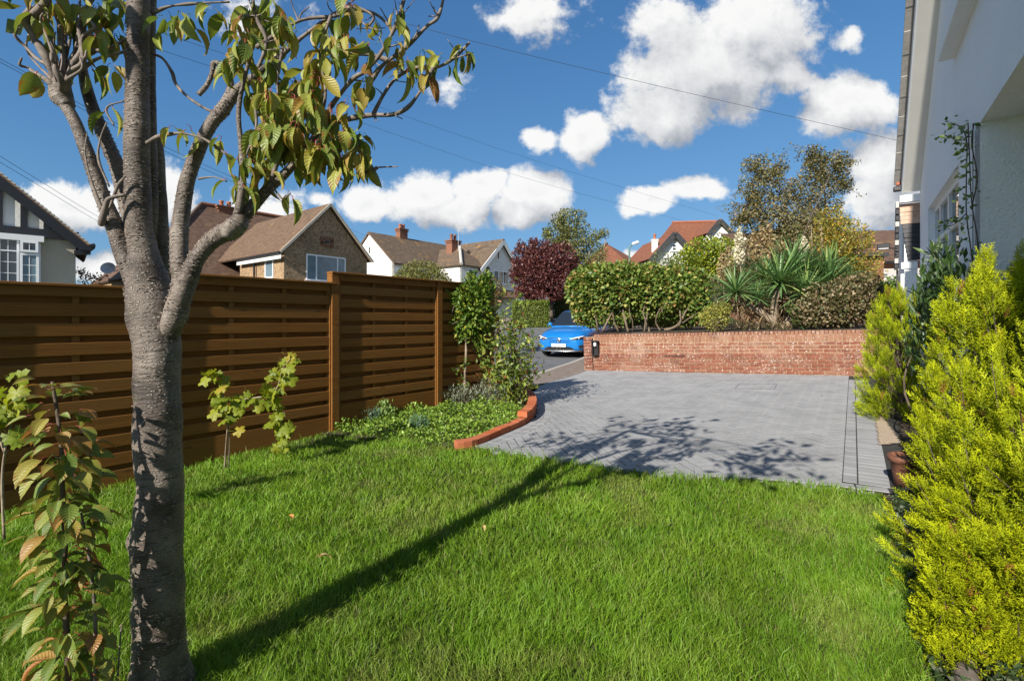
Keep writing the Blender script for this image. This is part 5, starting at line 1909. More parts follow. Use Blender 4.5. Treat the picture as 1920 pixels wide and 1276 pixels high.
vine('pale young grape vine at the edge of the picture behind the leafy sucker', (5, 1000), 2.7, [[(8, 1010, 0), (4, 900, 0), (12, 830, 0), (24, 780, 0), (30, 735, 0)], [(10, 850, 0), (-14, 780, 0), (-20, 720, 0)]], sp2, .95)


# ------------------------------------------------------------------ foliage by the thousand
def leaf_cloud(name, pts, parent, palette, size, mat=None, aspect=1.7, up=.3, out_from=None, seed=1, fold=.25, hang=0.0, **props):
    """folded leaf-sized faces at pts; the palette is (weight, colour) pairs"""
    r = np.random.default_rng(seed)
    n = len(pts)
    d = r.normal(size=(n, 3))
    if out_from is not None:
        o = pts - out_from
        o /= np.linalg.norm(o, axis=1)[:, None] + 1e-9
        d = d * .7 + o * .9
    d[:, 2] += up - hang
    d /= np.linalg.norm(d, axis=1)[:, None]
    nn = r.normal(size=(n, 3)) * .7 + np.array((0, 0, .8))
    if out_from is not None:
        nn += o * .8
    x = np.cross(d, nn)
    x /= np.linalg.norm(x, axis=1)[:, None] + 1e-9
    nz = np.cross(x, d)
    L = size * r.uniform(.65, 1.3, n)[:, None]
    w = L / aspect * .5
    base = pts
    mid = pts + d * L * .45
    v = np.stack([base, mid + x * w + nz * w * fold, pts + d * L - nz * L * .12, mid - x * w + nz * w * fold], 1).reshape(-1, 3)
    i = np.arange(n)[:, None] * 4
    f = np.concatenate([i + np.array([[0, 1, 2]]), i + np.array([[0, 2, 3]])], 0)
    wts = np.array([p[0] for p in palette], float)
    cols = np.array([p[1] for p in palette])
    ci = r.choice(len(palette), n, p=wts / wts.sum())
    c = cols[ci] * r.uniform(.8, 1.2, n)[:, None]
    me = np_mesh(name, v, f, mat or M['leafy'], np.repeat(c, 4, 0))
    return np_obj(name, me, parent, **props)


def blob_points(blobs, n, seed=1, shell=.35, gap=None, squash=None):
    """points spread through ellipsoids, denser towards their skins; gap=(cell, threshold) leaves holes"""
    r = np.random.default_rng(seed)
    vol = np.array([b[3] * b[4] * b[5] for b in blobs]) ** .75
    k = r.choice(len(blobs), n, p=vol / vol.sum())
    B = np.array(blobs)[k]
    u = r.normal(size=(n, 3))
    u /= np.linalg.norm(u, axis=1)[:, None]
    rad = r.uniform(0, 1, n) ** shell
    p = B[:, :3] + u * rad[:, None] * B[:, 3:6]
    if gap:
        keep = vnoise(p, gap[0], seed) > gap[1]
        p = p[keep]
    return p


def px_blob(px, py, rx, ry, d, rd=None):
    c = P(px, py, d)
    k = d / F
    return (*c, rx * k, (rd if rd else rx * k), ry * k)


def limbs_to(root, base, targets, r0, mat, n=7, bend=.15, name='branch'):
    for t in targets:
        b = np.asarray(base, float)
        t = np.asarray(t, float)
        m = (b + t) / 2 + jit(bend * np.linalg.norm(t - b))
        m2 = b * .25 + m * .75 + np.array((0, 0, .08 * np.linalg.norm(t - b)))
        q = smooth_line([b, m2, (m + t) / 2, t], 4)
        MB().tube(q, np.linspace(r0, r0 * .18, len(q)), n, True, 2, .25, .1).build(name, mat, root, True)


leaf_cloud('upper_crown', CROWN_PTS, tree, [(1, (.15, .19, .04)), (1, (.22, .24, .05))], .13, aspect=2.0, hang=.8, seed=3, kind='stuff')

# ------------------------------------------------------------------ grass
def grass():
    r = np.random.default_rng(5)
    N = 1130000
    d = np.empty(0)
    y = r.uniform(.2, 6.0, N)
    y = y[r.uniform(0, 1, N) < np.clip((2.0 / y) ** 1.25, 0, 1)]
    n = len(y)
    x = r.uniform(-1, 1, n) * (y * 1.18 + 1.8)
    p = np.stack([x, y], 1)
    off = (y < 1.3) | (np.abs(x) > y * 1.18 + .4)
    p = p[~off | (r.uniform(0, 1, n) < .22)]
    ok = inside(LAWN, p + r.normal(0, .025, p.shape))
    p = p[ok]
    p = p[r.uniform(0, 1, len(p)) < .9]
    n = len(p)
    p3 = np.stack([p[:, 0], p[:, 1], ground_z(p[:, 0], p[:, 1]) - .022], 1)
    big = vnoise(p, .55, 3)
    med = vnoise(p, .16, 4)
    sm = vnoise(p, .05, 9)
    dry = vnoise(p, .42, 8) * .6 + vnoise(p, .13, 18) * .4
    edge = np.exp(-np.clip((np.array([np.interp(a, NEAR[:, 0], NEAR[:, 1]) for a in p[:, 0]]) - p[:, 1]), 0, 2) / .22) * (p[:, 0] > -.3)
    h = .032 + .024 * big + .018 * med + .012 * sm + .020 * edge
    h *= np.where(r.uniform(0, 1, n) < .03, 1.7, 1.0) * r.uniform(.55, 1.25, n) * (1 - .22 * np.clip((dry - .55) * 5, 0, 1))
    w = r.uniform(.0010, .0021, n) * np.clip(p[:, 1] / 2.2, .85, 1.8)
    az = 2 * math.pi * (vnoise(p, .30, 21) * 1.6 + vnoise(p, .09, 22) * .7) + r.normal(0, 1.5, n)
    lean = r.uniform(.15, .75, n) + .3 * med
    ld = np.stack([np.cos(az), np.sin(az), np.zeros(n)], 1)
    ya = r.uniform(0, 6.28, n)
    wd = np.stack([np.cos(ya), np.sin(ya), np.zeros(n)], 1) * w[:, None]
    up = np.array((0, 0, 1.))
    mid = p3 + ld * (lean * .28 * h)[:, None] + up * (h * .58)[:, None]
    tip = p3 + ld * (lean * .95 * h)[:, None] + up * (h * (1.0 - .18 * lean))[:, None]
    v = np.stack([p3 - wd, p3 + wd, mid - wd * .8, mid + wd * .8, tip], 1).reshape(-1, 3)
    i = np.arange(n)[:, None] * 5
    f = np.concatenate([i + np.array([[0, 1, 3]]), i + np.array([[0, 3, 2]]), i + np.array([[2, 3, 4]])], 0)
    A = np.array((.097, .225, .012))
    Bc = np.array((.228, .36, .028))
    Dr = np.array((.27, .25, .085))
    t = np.clip(.5 * med + .5 * r.uniform(0, 1, n), 0, 1)[:, None]
    c = A * (1 - t) + Bc * t
    c = c * (.82 + .36 * big[:, None])
    k = (np.clip((dry - .60) * 4.5, 0, .6) * r.uniform(0, 1, n))[:, None]
    k = np.maximum(k, (r.uniform(0, 1, n) < .06)[:, None] * .75)
    c = c * (1 - k) + Dr * k
    cc = np.repeat(c, 5, 0)
    g = np_obj('grass', np_mesh('grass', v, f, M['grass'], cc))
    tag(g, 'lush green lawn grass running up to the grey driveway', 'grass', kind='stuff')
    return n


print('grass blades', grass())

# ------------------------------------------------------------------ golden conifers
def spray_template(seed):
    """a flat feathery spray: a stalk with side shoots set with scale-leaf slivers; 3 vertices per sliver"""
    r = np.random.default_rng(seed)
    tri, tips = [], []
    up = np.array((0, 0, 1.))

    def sliver(a, b, w, tipness):
        a, b = np.array(a, float), np.array(b, float)
        dd = b - a
        s_ = np.cross(dd, up + r.normal(0, .5, 3))
        s_ = s_ / (np.linalg.norm(s_) + 1e-9) * w
        tri.append([a + dd * .25 - s_, a + dd * .25 + s_, b])
        tips.append(tipness)
        tri.append([a + dd * .25 + s_, a + dd * .25 - s_, a])
        tips.append(tipness)
    L = 1.0
    ns = 11
    for i in range(ns):
        t = .08 + .92 * i / ns
        side = 1 if i % 2 else -1
        sl = .36 * (1 - t * .75) * r.uniform(.8, 1.15)
        b0 = np.array((0, t, .04 * math.sin(t * 5)))
        dirv = np.array((side * .75, .8, r.normal(0, .22)))
        dirv /= np.linalg.norm(dirv)
        e = b0 + dirv * sl
        sliver(b0, e, .026, t)
        for k in range(3):
            q = b0 + dirv * sl * (.3 + .25 * k)
            sd = 1 if k % 2 else -1
            d2 = dirv * .8 + np.array((sd * .55, .25, r.normal(0, .25)))
            sliver(q, q + d2 / np.linalg.norm(d2) * sl * .42, .022, min(1, t + .2))
    sliver((0, .0, 0), (0, .6, 0), .02, .2)
    sliver((0, .5, 0), (0, 1.0, .03), .03, 1.0)
    return np.array(tri), np.array(tips)


SPRAYS = [spray_template(k) for k in range(5)]


def conifer(name, label, base, leaders, n_each, spray, cols, seed, trunk_h=1.0, group=None):
    """leaders: (root, tip, radius) feathery arms; sprays are set round each arm pointing outwards and up"""
    r = np.random.default_rng(seed)
    root = thing(name, label, 'conifer', base, group)
    V, C = [], []
    inner, outer = np.array(cols[0]), np.array(cols[1])
    cen = np.asarray(base, float)
    for (a, b, rad, wgt) in leaders:
        a, b = np.asarray(a, float), np.asarray(b, float)
        ax = b - a
        Ln = np.linalg.norm(ax)
        ax = ax / Ln
        if (b[0] / b[1]) * F + CX > 2020:                  # arms outside the picture need less
            wgt *= .3
        elif b[1] > cen[1] + .2 * (1 if b[1] < 5 else 9):
            wgt *= .45
        n = max(6, int(n_each * wgt))
        t = r.uniform(.12, 1, n) ** .8
        th = r.uniform(0, 2 * math.pi, n)
        ref = np.array((0, 0, 1.)) if abs(ax[2]) < .95 else np.array((1., 0, 0))
        e1_ = np.cross(ax, ref)
        e1_ /= np.linalg.norm(e1_)
        e2_ = np.cross(ax, e1_)
        rr = rad * (1 - t) ** .6 * r.uniform(.25, 1, n) ** .5
        rdir = np.cos(th)[:, None] * e1_ + np.sin(th)[:, None] * e2_
        pos = a + ax * (t * Ln)[:, None] + rdir * rr[:, None] * .6
        dirs = ax * .95 + rdir * (.75 * (1 - t) + .25)[:, None] + np.array((0, 0, .28)) + r.normal(0, .16, (n, 3))
        dirs /= np.linalg.norm(dirs, axis=1)[:, None]
        size = spray * r.uniform(.6, 1.15, n) * (1.05 - .35 * t)
        nrm = rdir + r.normal(0, .5, (n, 3)) + np.array((0, 0, .4))
        x = np.cross(dirs, nrm)
        x /= np.linalg.norm(x, axis=1)[:, None]
        z = np.cross(x, dirs)
        k = r.integers(0, len(SPRAYS), n)
        for m in range(len(SPRAYS)):
            s_ = k == m
            if not s_.any():
                continue
            tri, tips = SPRAYS[m]
            loc = tri.reshape(-1, 3)
            w = pos[s_][:, None] + size[s_][:, None, None] * (loc[None, :, 0:1] * x[s_][:, None] + loc[None, :, 1:2] * dirs[s_][:, None] + loc[None, :, 2:3] * z[s_][:, None])
            V.append(w.reshape(-1, 3))
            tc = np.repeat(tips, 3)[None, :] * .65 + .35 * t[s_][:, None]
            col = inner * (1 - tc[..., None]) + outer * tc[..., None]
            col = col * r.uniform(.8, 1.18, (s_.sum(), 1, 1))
            brown = (r.uniform(0, 1, (s_.sum(), 1, 1)) < .02)
            col = np.where(brown, np.array((.26, .12, .03)), col)
            C.append(np.broadcast_to(col, (s_.sum(), len(loc), 3)).reshape(-1, 3))
    V, C = np.vstack(V), np.vstack(C)
    f = np.arange(len(V)).reshape(-1, 3)
    np_obj('foliage', np_mesh('foliage', V, f, M['conifer'], C), root, kind='stuff')
    st = MB()
    st.tube(smooth_line([cen - np.array((0, 0, .1)), cen + np.array((.02, 0, trunk_h * .5)), cen + np.array((0, .02, trunk_h))], 5), np.linspace(.035, .01, 11), 8)
    st.build('trunk', M['dark_bark'], root, True)
    tw = MB()
    for (a, b, rad, wgt) in leaders:
        q = smooth_line([cen + np.array((0, 0, max(.05, (a[2] - cen[2]) * .6))), np.asarray(a, float), np.asarray(b, float)], 3)
        tw.tube(q, np.linspace(.006, .0015, len(q)), 5, cap=False)
    tw.build('branches', M['dark_bark'], root, True, kind='stuff')
    print(name, len(f), 'triangles')
    return root


def egg_leaders(base, rx, ry, h, n, length, rad, seed, z0=.12, lean=(0, 0), fwd=None, power=.75):
    """arms whose tips lie on a pointed egg"""
    r = np.random.default_rng(seed)
    out = []
    ga = 2.39996
    for i in range(n):
        t = (i + .5) / n
        z = z0 + (1 - z0) * t ** 1.15
        prof = math.sin(math.pi * min(1, .18 + .82 * (1 - t) ** power) * .5) ** .9
        if t < .15:
            prof *= .86 + t
        a = i * ga + r.uniform(-.3, .3)
        k = prof * r.uniform(.88, 1.05)
        tip = np.array(base) + np.array((math.cos(a) * rx * k + lean[0] * z, math.sin(a) * ry * k + lean[1] * z, z * h))
        o = np.array((math.cos(a) * rx, math.sin(a) * ry, 0))
        o = o / np.linalg.norm(o)
        dirv = unit(o * (.75 * (1 - t) + .12) + np.array((0, 0, .75 + .35 * t)))
        Ln = length * r.uniform(.8, 1.2) * (1 - .25 * t)
        out.append((tip - dirv * Ln, tip, rad * r.uniform(.85, 1.15), 1.0))
    out.append((np.array(base) + (lean[0] * .7, lean[1] * .7, h * .62), np.array(base) + (lean[0], lean[1], h * 1.02), rad * .9, 1.5))
    return out


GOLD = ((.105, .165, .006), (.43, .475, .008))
cb = P(1915, 600, 2.95)
cb[2] = Gz(cb[0], cb[1])
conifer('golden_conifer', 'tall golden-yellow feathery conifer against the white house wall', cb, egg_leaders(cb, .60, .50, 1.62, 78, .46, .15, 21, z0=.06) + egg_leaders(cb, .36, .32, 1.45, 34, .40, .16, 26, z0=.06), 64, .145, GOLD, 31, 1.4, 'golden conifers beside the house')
cb2 = P(2112, 600, 2.05)
cb2[2] = 0.0
ld2 = egg_leaders(cb2, .80, .72, 1.24, 92, .46, .14, 22, z0=.04, power=.62) + egg_leaders(cb2, .52, .46, 1.05, 44, .42, .16, 27, z0=.05, power=.62)
rl = np.random.default_rng(71)
for k in range(64):
    a_ = R(rl.uniform(120, 310))
    z_ = rl.uniform(.03, .75)
    rr_ = (.98 - .26 * z_) * rl.uniform(.74, 1.05)
    tip = cb2 + np.array((math.cos(a_) * .88 * rr_, math.sin(a_) * .78 * rr_, z_))
    dv = unit(np.array((math.cos(a_), math.sin(a_), 0)) * .8 + np.array((0, 0, .45 + .3 * z_)))
    ld2.append((tip - dv * .44, tip, .13, 1.0))
for k in range(74):                                       # low plumes over the log edging
    d_ = rl.uniform(1.66, 2.0)
    tip = P(rl.uniform(1735, 1960), rl.uniform(1000, 1290), d_)
    tip[2] = max(tip[2], .07)
    dv = unit(np.array((-.65, -.35, .6)) + rl.normal(0, .16, 3))
    ld2.append((tip - dv * .40, tip, .13, 1.0))
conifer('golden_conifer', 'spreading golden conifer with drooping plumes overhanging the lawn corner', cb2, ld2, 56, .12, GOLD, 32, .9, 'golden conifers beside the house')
cb3 = np.array((4.62, 5.72, Gz(4.62, 5.72)))
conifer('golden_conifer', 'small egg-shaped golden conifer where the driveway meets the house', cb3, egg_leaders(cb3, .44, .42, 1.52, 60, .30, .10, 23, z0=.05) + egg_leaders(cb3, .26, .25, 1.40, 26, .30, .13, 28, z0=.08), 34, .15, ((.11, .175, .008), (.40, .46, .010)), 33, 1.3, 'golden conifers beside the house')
cb4 = P(1935, 600, 3.6)
cb4[2] = .05
conifer('green_conifer', 'bright green conifer tip showing behind the tall golden one', cb4, egg_leaders(cb4, .36, .34, 1.62, 26, .34, .10, 24, z0=.25), 34, .16, ((.05, .12, .012), (.13, .26, .02)), 34, 1.4)

# ------------------------------------------------------------------ shrub and climber by the window
LV = [(3, (.035, .075, .018)), (2, (.06, .11, .03)), (1, (.10, .16, .05))]
ol = thing('grey_leaved_shrub', 'dark shrub with long grey-green leaves in front of the house window', 'shrub', hp(5.0, .22, 0))
pts = blob_points([(*hp(5.05, .20, 1.62), .17, .20, .34), (*hp(4.75, .22, 1.45), .20, .22, .34), (*hp(5.45, .20, 1.38), .18, .2, .30), (*hp(5.1, .22, 1.1), .24, .28, .4)], 1100, 41, .5)
leaf_cloud('foliage', pts, ol, LV, .10, aspect=3.4, up=.9, out_from=hp(5.0, .2, .8), seed=42, kind='stuff')
limbs_to(ol, hp(5.05, .2, .0), [hp(5.05, .2, 1.7), hp(4.75, .22, 1.5), hp(5.4, .2, 1.4)], .012, M['dark_bark'])
sprig = thing('pale_leaved_shoot', 'pale narrow-leaved shoot leaning out beside the house window', 'shrub', hp(5.6, .2, 0))
for (p0_, p1_) in ((hp(5.2, .22, 1.0), P(1752, 468, 4.7)), (hp(5.1, .22, .9), P(1762, 500, 4.5))):
    q = smooth_line([p0_, (p0_ + p1_) / 2 + np.array((.02, -.05, -.04)), p1_], 8)
    MB().tube(q, np.linspace(.007, .003, len(q)), 6).build('stem', M['pale_bark'], sprig, True)
    pp_ = np.repeat(q[4:], 7, 0)
    leaf_cloud('foliage', pp_ + np.random.default_rng(8).normal(0, .012, pp_.shape), sprig, [(2, (.16, .20, .10)), (1, (.24, .27, .14))], .085, aspect=4., up=.3, seed=43, kind='stuff')
clb = thing('climbing_plant', 'straggly climber on wires up the white house wall beside the window', 'climber', hp(5.3, .05, 0))
for pts_ in ([(1830, 560), (1822, 480), (1812, 400), (1812, 330), (1812, 262), (1800, 238), (1782, 230)], [(1836, 560), (1834, 460), (1822, 380), (1818, 300), (1815, 230)], [(1824, 380), (1832, 330), (1822, 270), (1826, 232)], [(1812, 262), (1795, 262), (1768, 252)], [(1812, 400), (1790, 420), (1775, 425)]):
    q = []
    for (x, y) in pts_:
        d = 1.03 - .05
        dd = d / ((x - CX) / F - .71)
        q.append(P(x, y, dd))
    q = smooth_line(q, 5)
    MB().tube(q, .0045, 6, True).build('stem', M['dark_bark'], clb, True)
    lp_ = np.repeat(q, 2, 0) + np.random.default_rng(3).normal(0, .03, (len(q) * 2, 3)) + hn * .02
    leaf_cloud('leaves', lp_, clb, [(1, (.09, .15, .03)), (1, (.14, .20, .05))], .055, aspect=1.6, seed=5, kind='stuff')
MB().tube([hp(4.86, .03, 2.9), hp(4.86, .03, .4)], .003, 5).build('training_wire', M['wire'], clb)

# ------------------------------------------------------------------ planting bed by the fence
rb_ = np.random.default_rng(77)


def bed_points(n, poly, hmax, seed):
    r = np.random.default_rng(seed)
    poly = np.array(poly)
    lo, hi = poly.min(0), poly.max(0)
    p = r.uniform(lo, hi, (n * 4, 2))
    p = p[inside(poly, p)][:n]
    hh = vnoise(p, .22, seed) * hmax
    return np.stack([p[:, 0], p[:, 1], ground_z(p[:, 0], p[:, 1]) + hh * r.uniform(.15, 1, len(p))], 1)


HERB = [(-2.15, 5.60), (-2.0, 5.45), (-1.2, 5.05), (-.62, 4.88), (-.3, 5.15), (-.06, 5.55), (.1, 5.95), (.18, 6.4), (.2, 6.7), (-.5, 6.9), (-1.2, 6.6)]
g = leaf_cloud('ground_cover', bed_points(9000, HERB, .16, 51), None, [(3, (.17, .29, .03)), (2, (.25, .36, .05)), (1, (.10, .18, .035))], .035, aspect=1.5, up=.5, seed=52)
tag(g, 'low bright green herbs carpeting the planting bed', 'ground cover', kind='stuff')


def mound(name, label, px, py, d, rx, ry, n, pal, size, aspect, seed, cat='plant', stems=True, up=.6, shell=.45):
    c = P(px, py, d)
    k = d / F
    root = thing(name, label, cat, (c[0], c[1], Gz(c[0], c[1])))
    pts = blob_points([(*c, rx * k, rx * k * .8, ry * k)], n, seed, shell)
    leaf_cloud('foliage', pts, root, pal, size, aspect=aspect, up=up, out_from=np.array((c[0], c[1], c[2] - ry * k)), seed=seed + 1, kind='stuff')
    if stems:
        limbs_to(root, (c[0], c[1], Gz(c[0], c[1]) - .02), [c + np.array((a * rx * k * .6, b * rx * k * .5, ry * k * .5)) for a, b in ((-.7, 0), (0, .5), (.7, -.2))], .006, M['dark_bark'], 5)
    return root


SIL = [(3, (.22, .26, .18)), (2, (.30, .33, .25)), (1, (.14, .19, .10))]
mound('lavender', 'silvery lavender mound beside the slim climber stem in the bed', 862, 742, 6.9, 36, 20, 700, SIL, .05, 4.5, 61)
mound('lavender', 'larger grey lavender behind the photinia in the bed', 925, 735, 7.1, 44, 24, 900, SIL, .055, 4.5, 63)
mound('euphorbia', 'blue-green feathery euphorbia beside the fence post', 695, 782, 5.9, 26, 20, 500, [(2, (.10, .19, .13)), (1, (.15, .24, .15))], .04, 4., 65)
mound('euphorbia', 'small blue-green euphorbia in the middle of the green herbs', 785, 795, 5.6, 22, 18, 420, [(2, (.10, .20, .13)), (1, (.14, .24, .14))], .035, 4., 67)
mound('spurge', 'leafy light green spurge between fence and herbs', 722, 770, 6.0, 20, 24, 260, [(2, (.20, .32, .08)), (1, (.28, .38, .12))], .05, 2.2, 69)

# slim wisteria with a leafy head
wi = thing('wisteria', 'young wisteria with slim pale stem and dense leafy head by the fence', 'climber', P(870, 745, 7.0))
k7 = 7.0 / F
stm = smooth_line([P(871, 748, 7.0), P(872, 700, 7.0), P(874, 660, 7.0), P(873, 610, 7.02), P(880, 560, 7.05)], 6)
MB().tube(stm, np.linspace(.02, .013, len(stm)), 8, True, 3, .3, .03).build('stem', M['pale_bark'], wi, True)
GR = [(4, (.075, .15, .018)), (3, (.13, .21, .025)), (1, (.24, .28, .03)), (.3, (.36, .32, .03))]
bl = [px_blob(885, 560, 36, 38, 7.05, .3), px_blob(902, 590, 34, 40, 7.1, .3), px_blob(880, 610, 26, 32, 7.0, .22), px_blob(905, 545, 24, 26, 7.05, .2), px_blob(866, 575, 22, 24, 7.0, .2), px_blob(848, 560, 18, 9, 6.95, .1), px_blob(910, 522, 16, 14, 7.05, .12), px_blob(884, 524, 12, 16, 7.05, .1), px_blob(862, 625, 10, 16, 7.0, .1), px_blob(900, 640, 14, 18, 7.05, .12)]
leaf_cloud('foliage', blob_points(bl, 4200, 71, .45, (.14, .30)), wi, GR, .066, aspect=2.0, up=-.1, out_from=P(885, 590, 7.1), seed=72, kind='stuff')
for (pts_, n) in (([(868, 562), (850, 552), (830, 552), (812, 558)], 90), ([(866, 600), (850, 606), (835, 612), (824, 622)], 60), ([(872, 680), (860, 690), (850, 695)], 40), ([(876, 715), (870, 722), (874, 728)], 20), ([(856, 560), (848, 585), (842, 605)], 40)):
    q = smooth_line([P(x, y, 6.95) for x, y in pts_], 6)
    MB().tube(q, .005, 5).build('shoot', M['twig'], wi)
    r_ = np.random.default_rng(n)
    pp = q[r_.integers(0, len(q), n)] + r_.normal(0, .035, (n, 3))
    leaf_cloud('shoot_leaves', pp, wi, GR, .055, aspect=2.2, up=0, seed=n, kind='stuff')

# photinia with reddish tips
ph = thing('photinia', 'upright airy photinia shrub with red-tinged leaves at the end of the bed', 'shrub', P(955, 765, 7.0))
bp = P(955, 768, 7.0)
bp[2] = Gz(bp[0], bp[1])
tg = [P(x, y, 7.0 + dz) for x, y, dz in ((905, 640, 0), (925, 600, .1), (945, 585, -.1), (965, 590, .1), (985, 610, 0), (1000, 640, -.1), (915, 690, .1), (990, 680, .1), (960, 560, 0), (935, 650, -.2), (975, 650, .2), (1005, 700, 0), (950, 700, -.15))]
limbs_to(ph, bp, tg, .011, M['dark_bark'], 6, .10)
PH = [(4, (.13, .20, .035)), (3, (.22, .28, .05)), (1.2, (.32, .33, .06)), (.6, (.30, .11, .05))]
r_ = np.random.default_rng(81)
pp = []
for t in tg:
    for _ in range(130):
        s_ = r_.uniform(.32, 1.06)
        pp.append(bp + (t - bp) * s_ + r_.normal(0, .085, 3) * (.6 + .6 * s_))
pp = np.array(pp)
pp = pp[pp[:, 2] > .25]
leaf_cloud('foliage', pp, ph, PH, .088, aspect=2.3, up=.5, seed=82, kind='stuff')
leaf_cloud('low_foliage', blob_points([px_blob(958, 748, 36, 22, 6.95, .22)], 340, 83, .6), ph, PH, .06, aspect=2.0, seed=84, kind='stuff')

# undergrowth along the house bed, conifer shade put into its dark leaf colours
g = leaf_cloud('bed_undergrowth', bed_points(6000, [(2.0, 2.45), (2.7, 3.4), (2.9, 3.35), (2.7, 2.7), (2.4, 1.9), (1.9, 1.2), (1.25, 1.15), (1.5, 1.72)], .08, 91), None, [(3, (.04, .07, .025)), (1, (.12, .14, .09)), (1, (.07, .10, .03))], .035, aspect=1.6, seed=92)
tag(g, 'low ground cover under the golden conifers, shade put into its colour', 'ground cover', kind='stuff')
lg = thing('log_edging', 'weathered grey log edging half hidden under the golden conifers', 'edging', (1.6, 1.8, 0))
for i, (a, b) in enumerate((((2.10, 2.36), (1.87, 2.08)), ((1.85, 2.06), (1.63, 1.74)), ((1.61, 1.72), (1.36, 1.28)))):
    MB().tube(smooth_line([(*a, .02), (*(np.add(a, b) / 2), .025), (*b, .02)], 5), .038, 12, True, 8 + i, .15, .05).build('log', M['twig'], lg, True)
pot = thing('terracotta_pot', 'brown terracotta pot tucked under the conifer beside the paving', 'pot', (*GP(1690, 925), 0))
pc = GP(1702, 915)
pc3 = np.array((pc[0], pc[1], Gz(*pc)))
MB().lathe(pc3, [(.075, 0), (.095, .12), (.105, .19), (.118, .195), (.122, .235), (.108, .24), (.10, .20), (.02, .19)], 24).build('body', noisy('weathered_terracotta', (.11, .045, .028), (.20, .085, .052), 14., .8, .3, .003, 60., space='World'), pot, True)
MB().lathe(pc3, [(.10, .185), (.10, .21)], 16).build('compost', M['soil'], pot)


# ------------------------------------------------------------------ hedges, shrubs and trees beyond the wall
def plant(name, label, cat, base, blobs, n, pal, size, seed, shell=.4, gap=None, aspect=1.7, up=.2, limbs=5, r0=.04, bark='dark_bark', mat=None, part='crown', hang=0., trunk=None, group=None):
    base = np.asarray(base, float)
    root = thing(name, label, cat, base, group)
    pts = blob_points(blobs, n, seed, shell, gap)
    cen = np.mean(np.array(blobs)[:, :3], 0)
    leaf_cloud(part, pts, root, pal, size, mat, aspect, up, cen - np.array((0, 0, .3)), seed + 1, hang=hang, kind='stuff')
    fork = base if trunk is None else np.asarray(trunk, float)
    if trunk is not None:
        q = smooth_line([base - np.array((0, 0, .15)), (base + fork) / 2 + jit(.04), fork], 5)
        MB().tube(q, np.linspace(r0 * 1.7, r0 * 1.1, len(q)), 9, True, 2, .2, .15).build('trunk', M[bark], root, True)
    if limbs:
        bl_ = [blobs[i % len(blobs)] for i in range(limbs)]
        limbs_to(root, fork, [np.array(b[:3]) + jit(.35) * np.array(b[3:6]) for b in bl_], r0, M[bark], 7)
    return root


M['stem_bark'] = noisy('hedge_stem_bark', (.10, .075, .05), (.22, .17, .12), 9., .85, .5, .01, 40., space='World')
# ivy-leaved hedge with bare stems
IVY = [(4, (0.098, 0.176, 0.029)), (3, (0.169, 0.247, 0.046)), (2, (0.273, 0.312, 0.065)), (1, (0.390, 0.364, 0.104)), (.6, (0.364, 0.221, 0.078))]
DH = 12.9
bl = [px_blob(1092, 545, 30, 44, DH, .42), px_blob(1125, 535, 46, 42, DH, .5), px_blob(1170, 535, 48, 44, DH, .5), px_blob(1215, 538, 46, 44, DH, .5), px_blob(1258, 540, 44, 42, DH, .5), px_blob(1296, 545, 34, 44, DH, .45), px_blob(1098, 578, 24, 26, DH, .3), px_blob(1140, 560, 36, 26, DH, .4), px_blob(1310, 575, 22, 34, DH, .3)]
hedge = thing('ivy_hedge', 'rounded evergreen hedge on bare twisted stems above the brick wall', 'hedge', P(1190, 618, DH))
leaf_cloud('foliage', blob_points(bl, 23000, 101, .34), hedge, IVY, .105, aspect=1.25, up=-.1, out_from=P(1190, 560, DH + .2), seed=102, kind='stuff')
low = [px_blob(1120, 590, 34, 20, DH - .1, .2), px_blob(1200, 585, 60, 16, DH + .1, .3), px_blob(1265, 588, 40, 18, DH + .1, .3), px_blob(1095, 598, 20, 16, DH, .2), px_blob(1084, 575, 16, 22, DH, .2), px_blob(1190, 606, 110, 9, DH + .9, .25), px_blob(1190, 590, 120, 18, DH + 1.1, .3), px_blob(1260, 605, 60, 12, DH + .5, .3), px_blob(1115, 605, 18, 12, DH, .2), px_blob(1150, 600, 14, 14, DH, .2), px_blob(1172, 598, 10, 14, DH - .2, .15), px_blob(1225, 590, 24, 18, DH + .3, .2), px_blob(1280, 600, 30, 16, DH + .3, .3), px_blob(1250, 575, 12, 14, DH - .3, .2)]
leaf_cloud('low_foliage', blob_points(low, 13000, 103, .5), hedge, IVY, .065, aspect=1.25, seed=104, kind='stuff')
for st in ([(1122, 622), (1118, 600), (1112, 580), (1105, 560)], [(1160, 622), (1152, 604), (1148, 585), (1140, 560)], [(1178, 622), (1172, 600), (1168, 580), (1170, 555)], [(1186, 622), (1186, 602), (1180, 585), (1182, 560)], [(1208, 622), (1210, 600), (1206, 585), (1212, 560)], [(1218, 622), (1212, 605), (1214, 590), (1222, 560)],
           [(1238, 620), (1230, 605), (1232, 590), (1240, 570), (1232, 545)], [(1240, 585), (1250, 565), (1262, 545)], [(1245, 618), (1262, 614), (1276, 602), (1275, 580), (1282, 555)], [(1276, 604), (1285, 585), (1300, 560)], [(1270, 612), (1290, 598), (1310, 585)], [(1130, 620), (1140, 600), (1150, 580)]):
    q = smooth_line([P(x, y, DH - .25 + random.uniform(-.1, .15)) for x, y in st], 5)
    MB().tube(q, np.linspace(.030, .012, len(q)) * random.uniform(.6, 1.25), 8, True, 3, .5, .06).build('stem', M['stem_bark'], hedge, True)

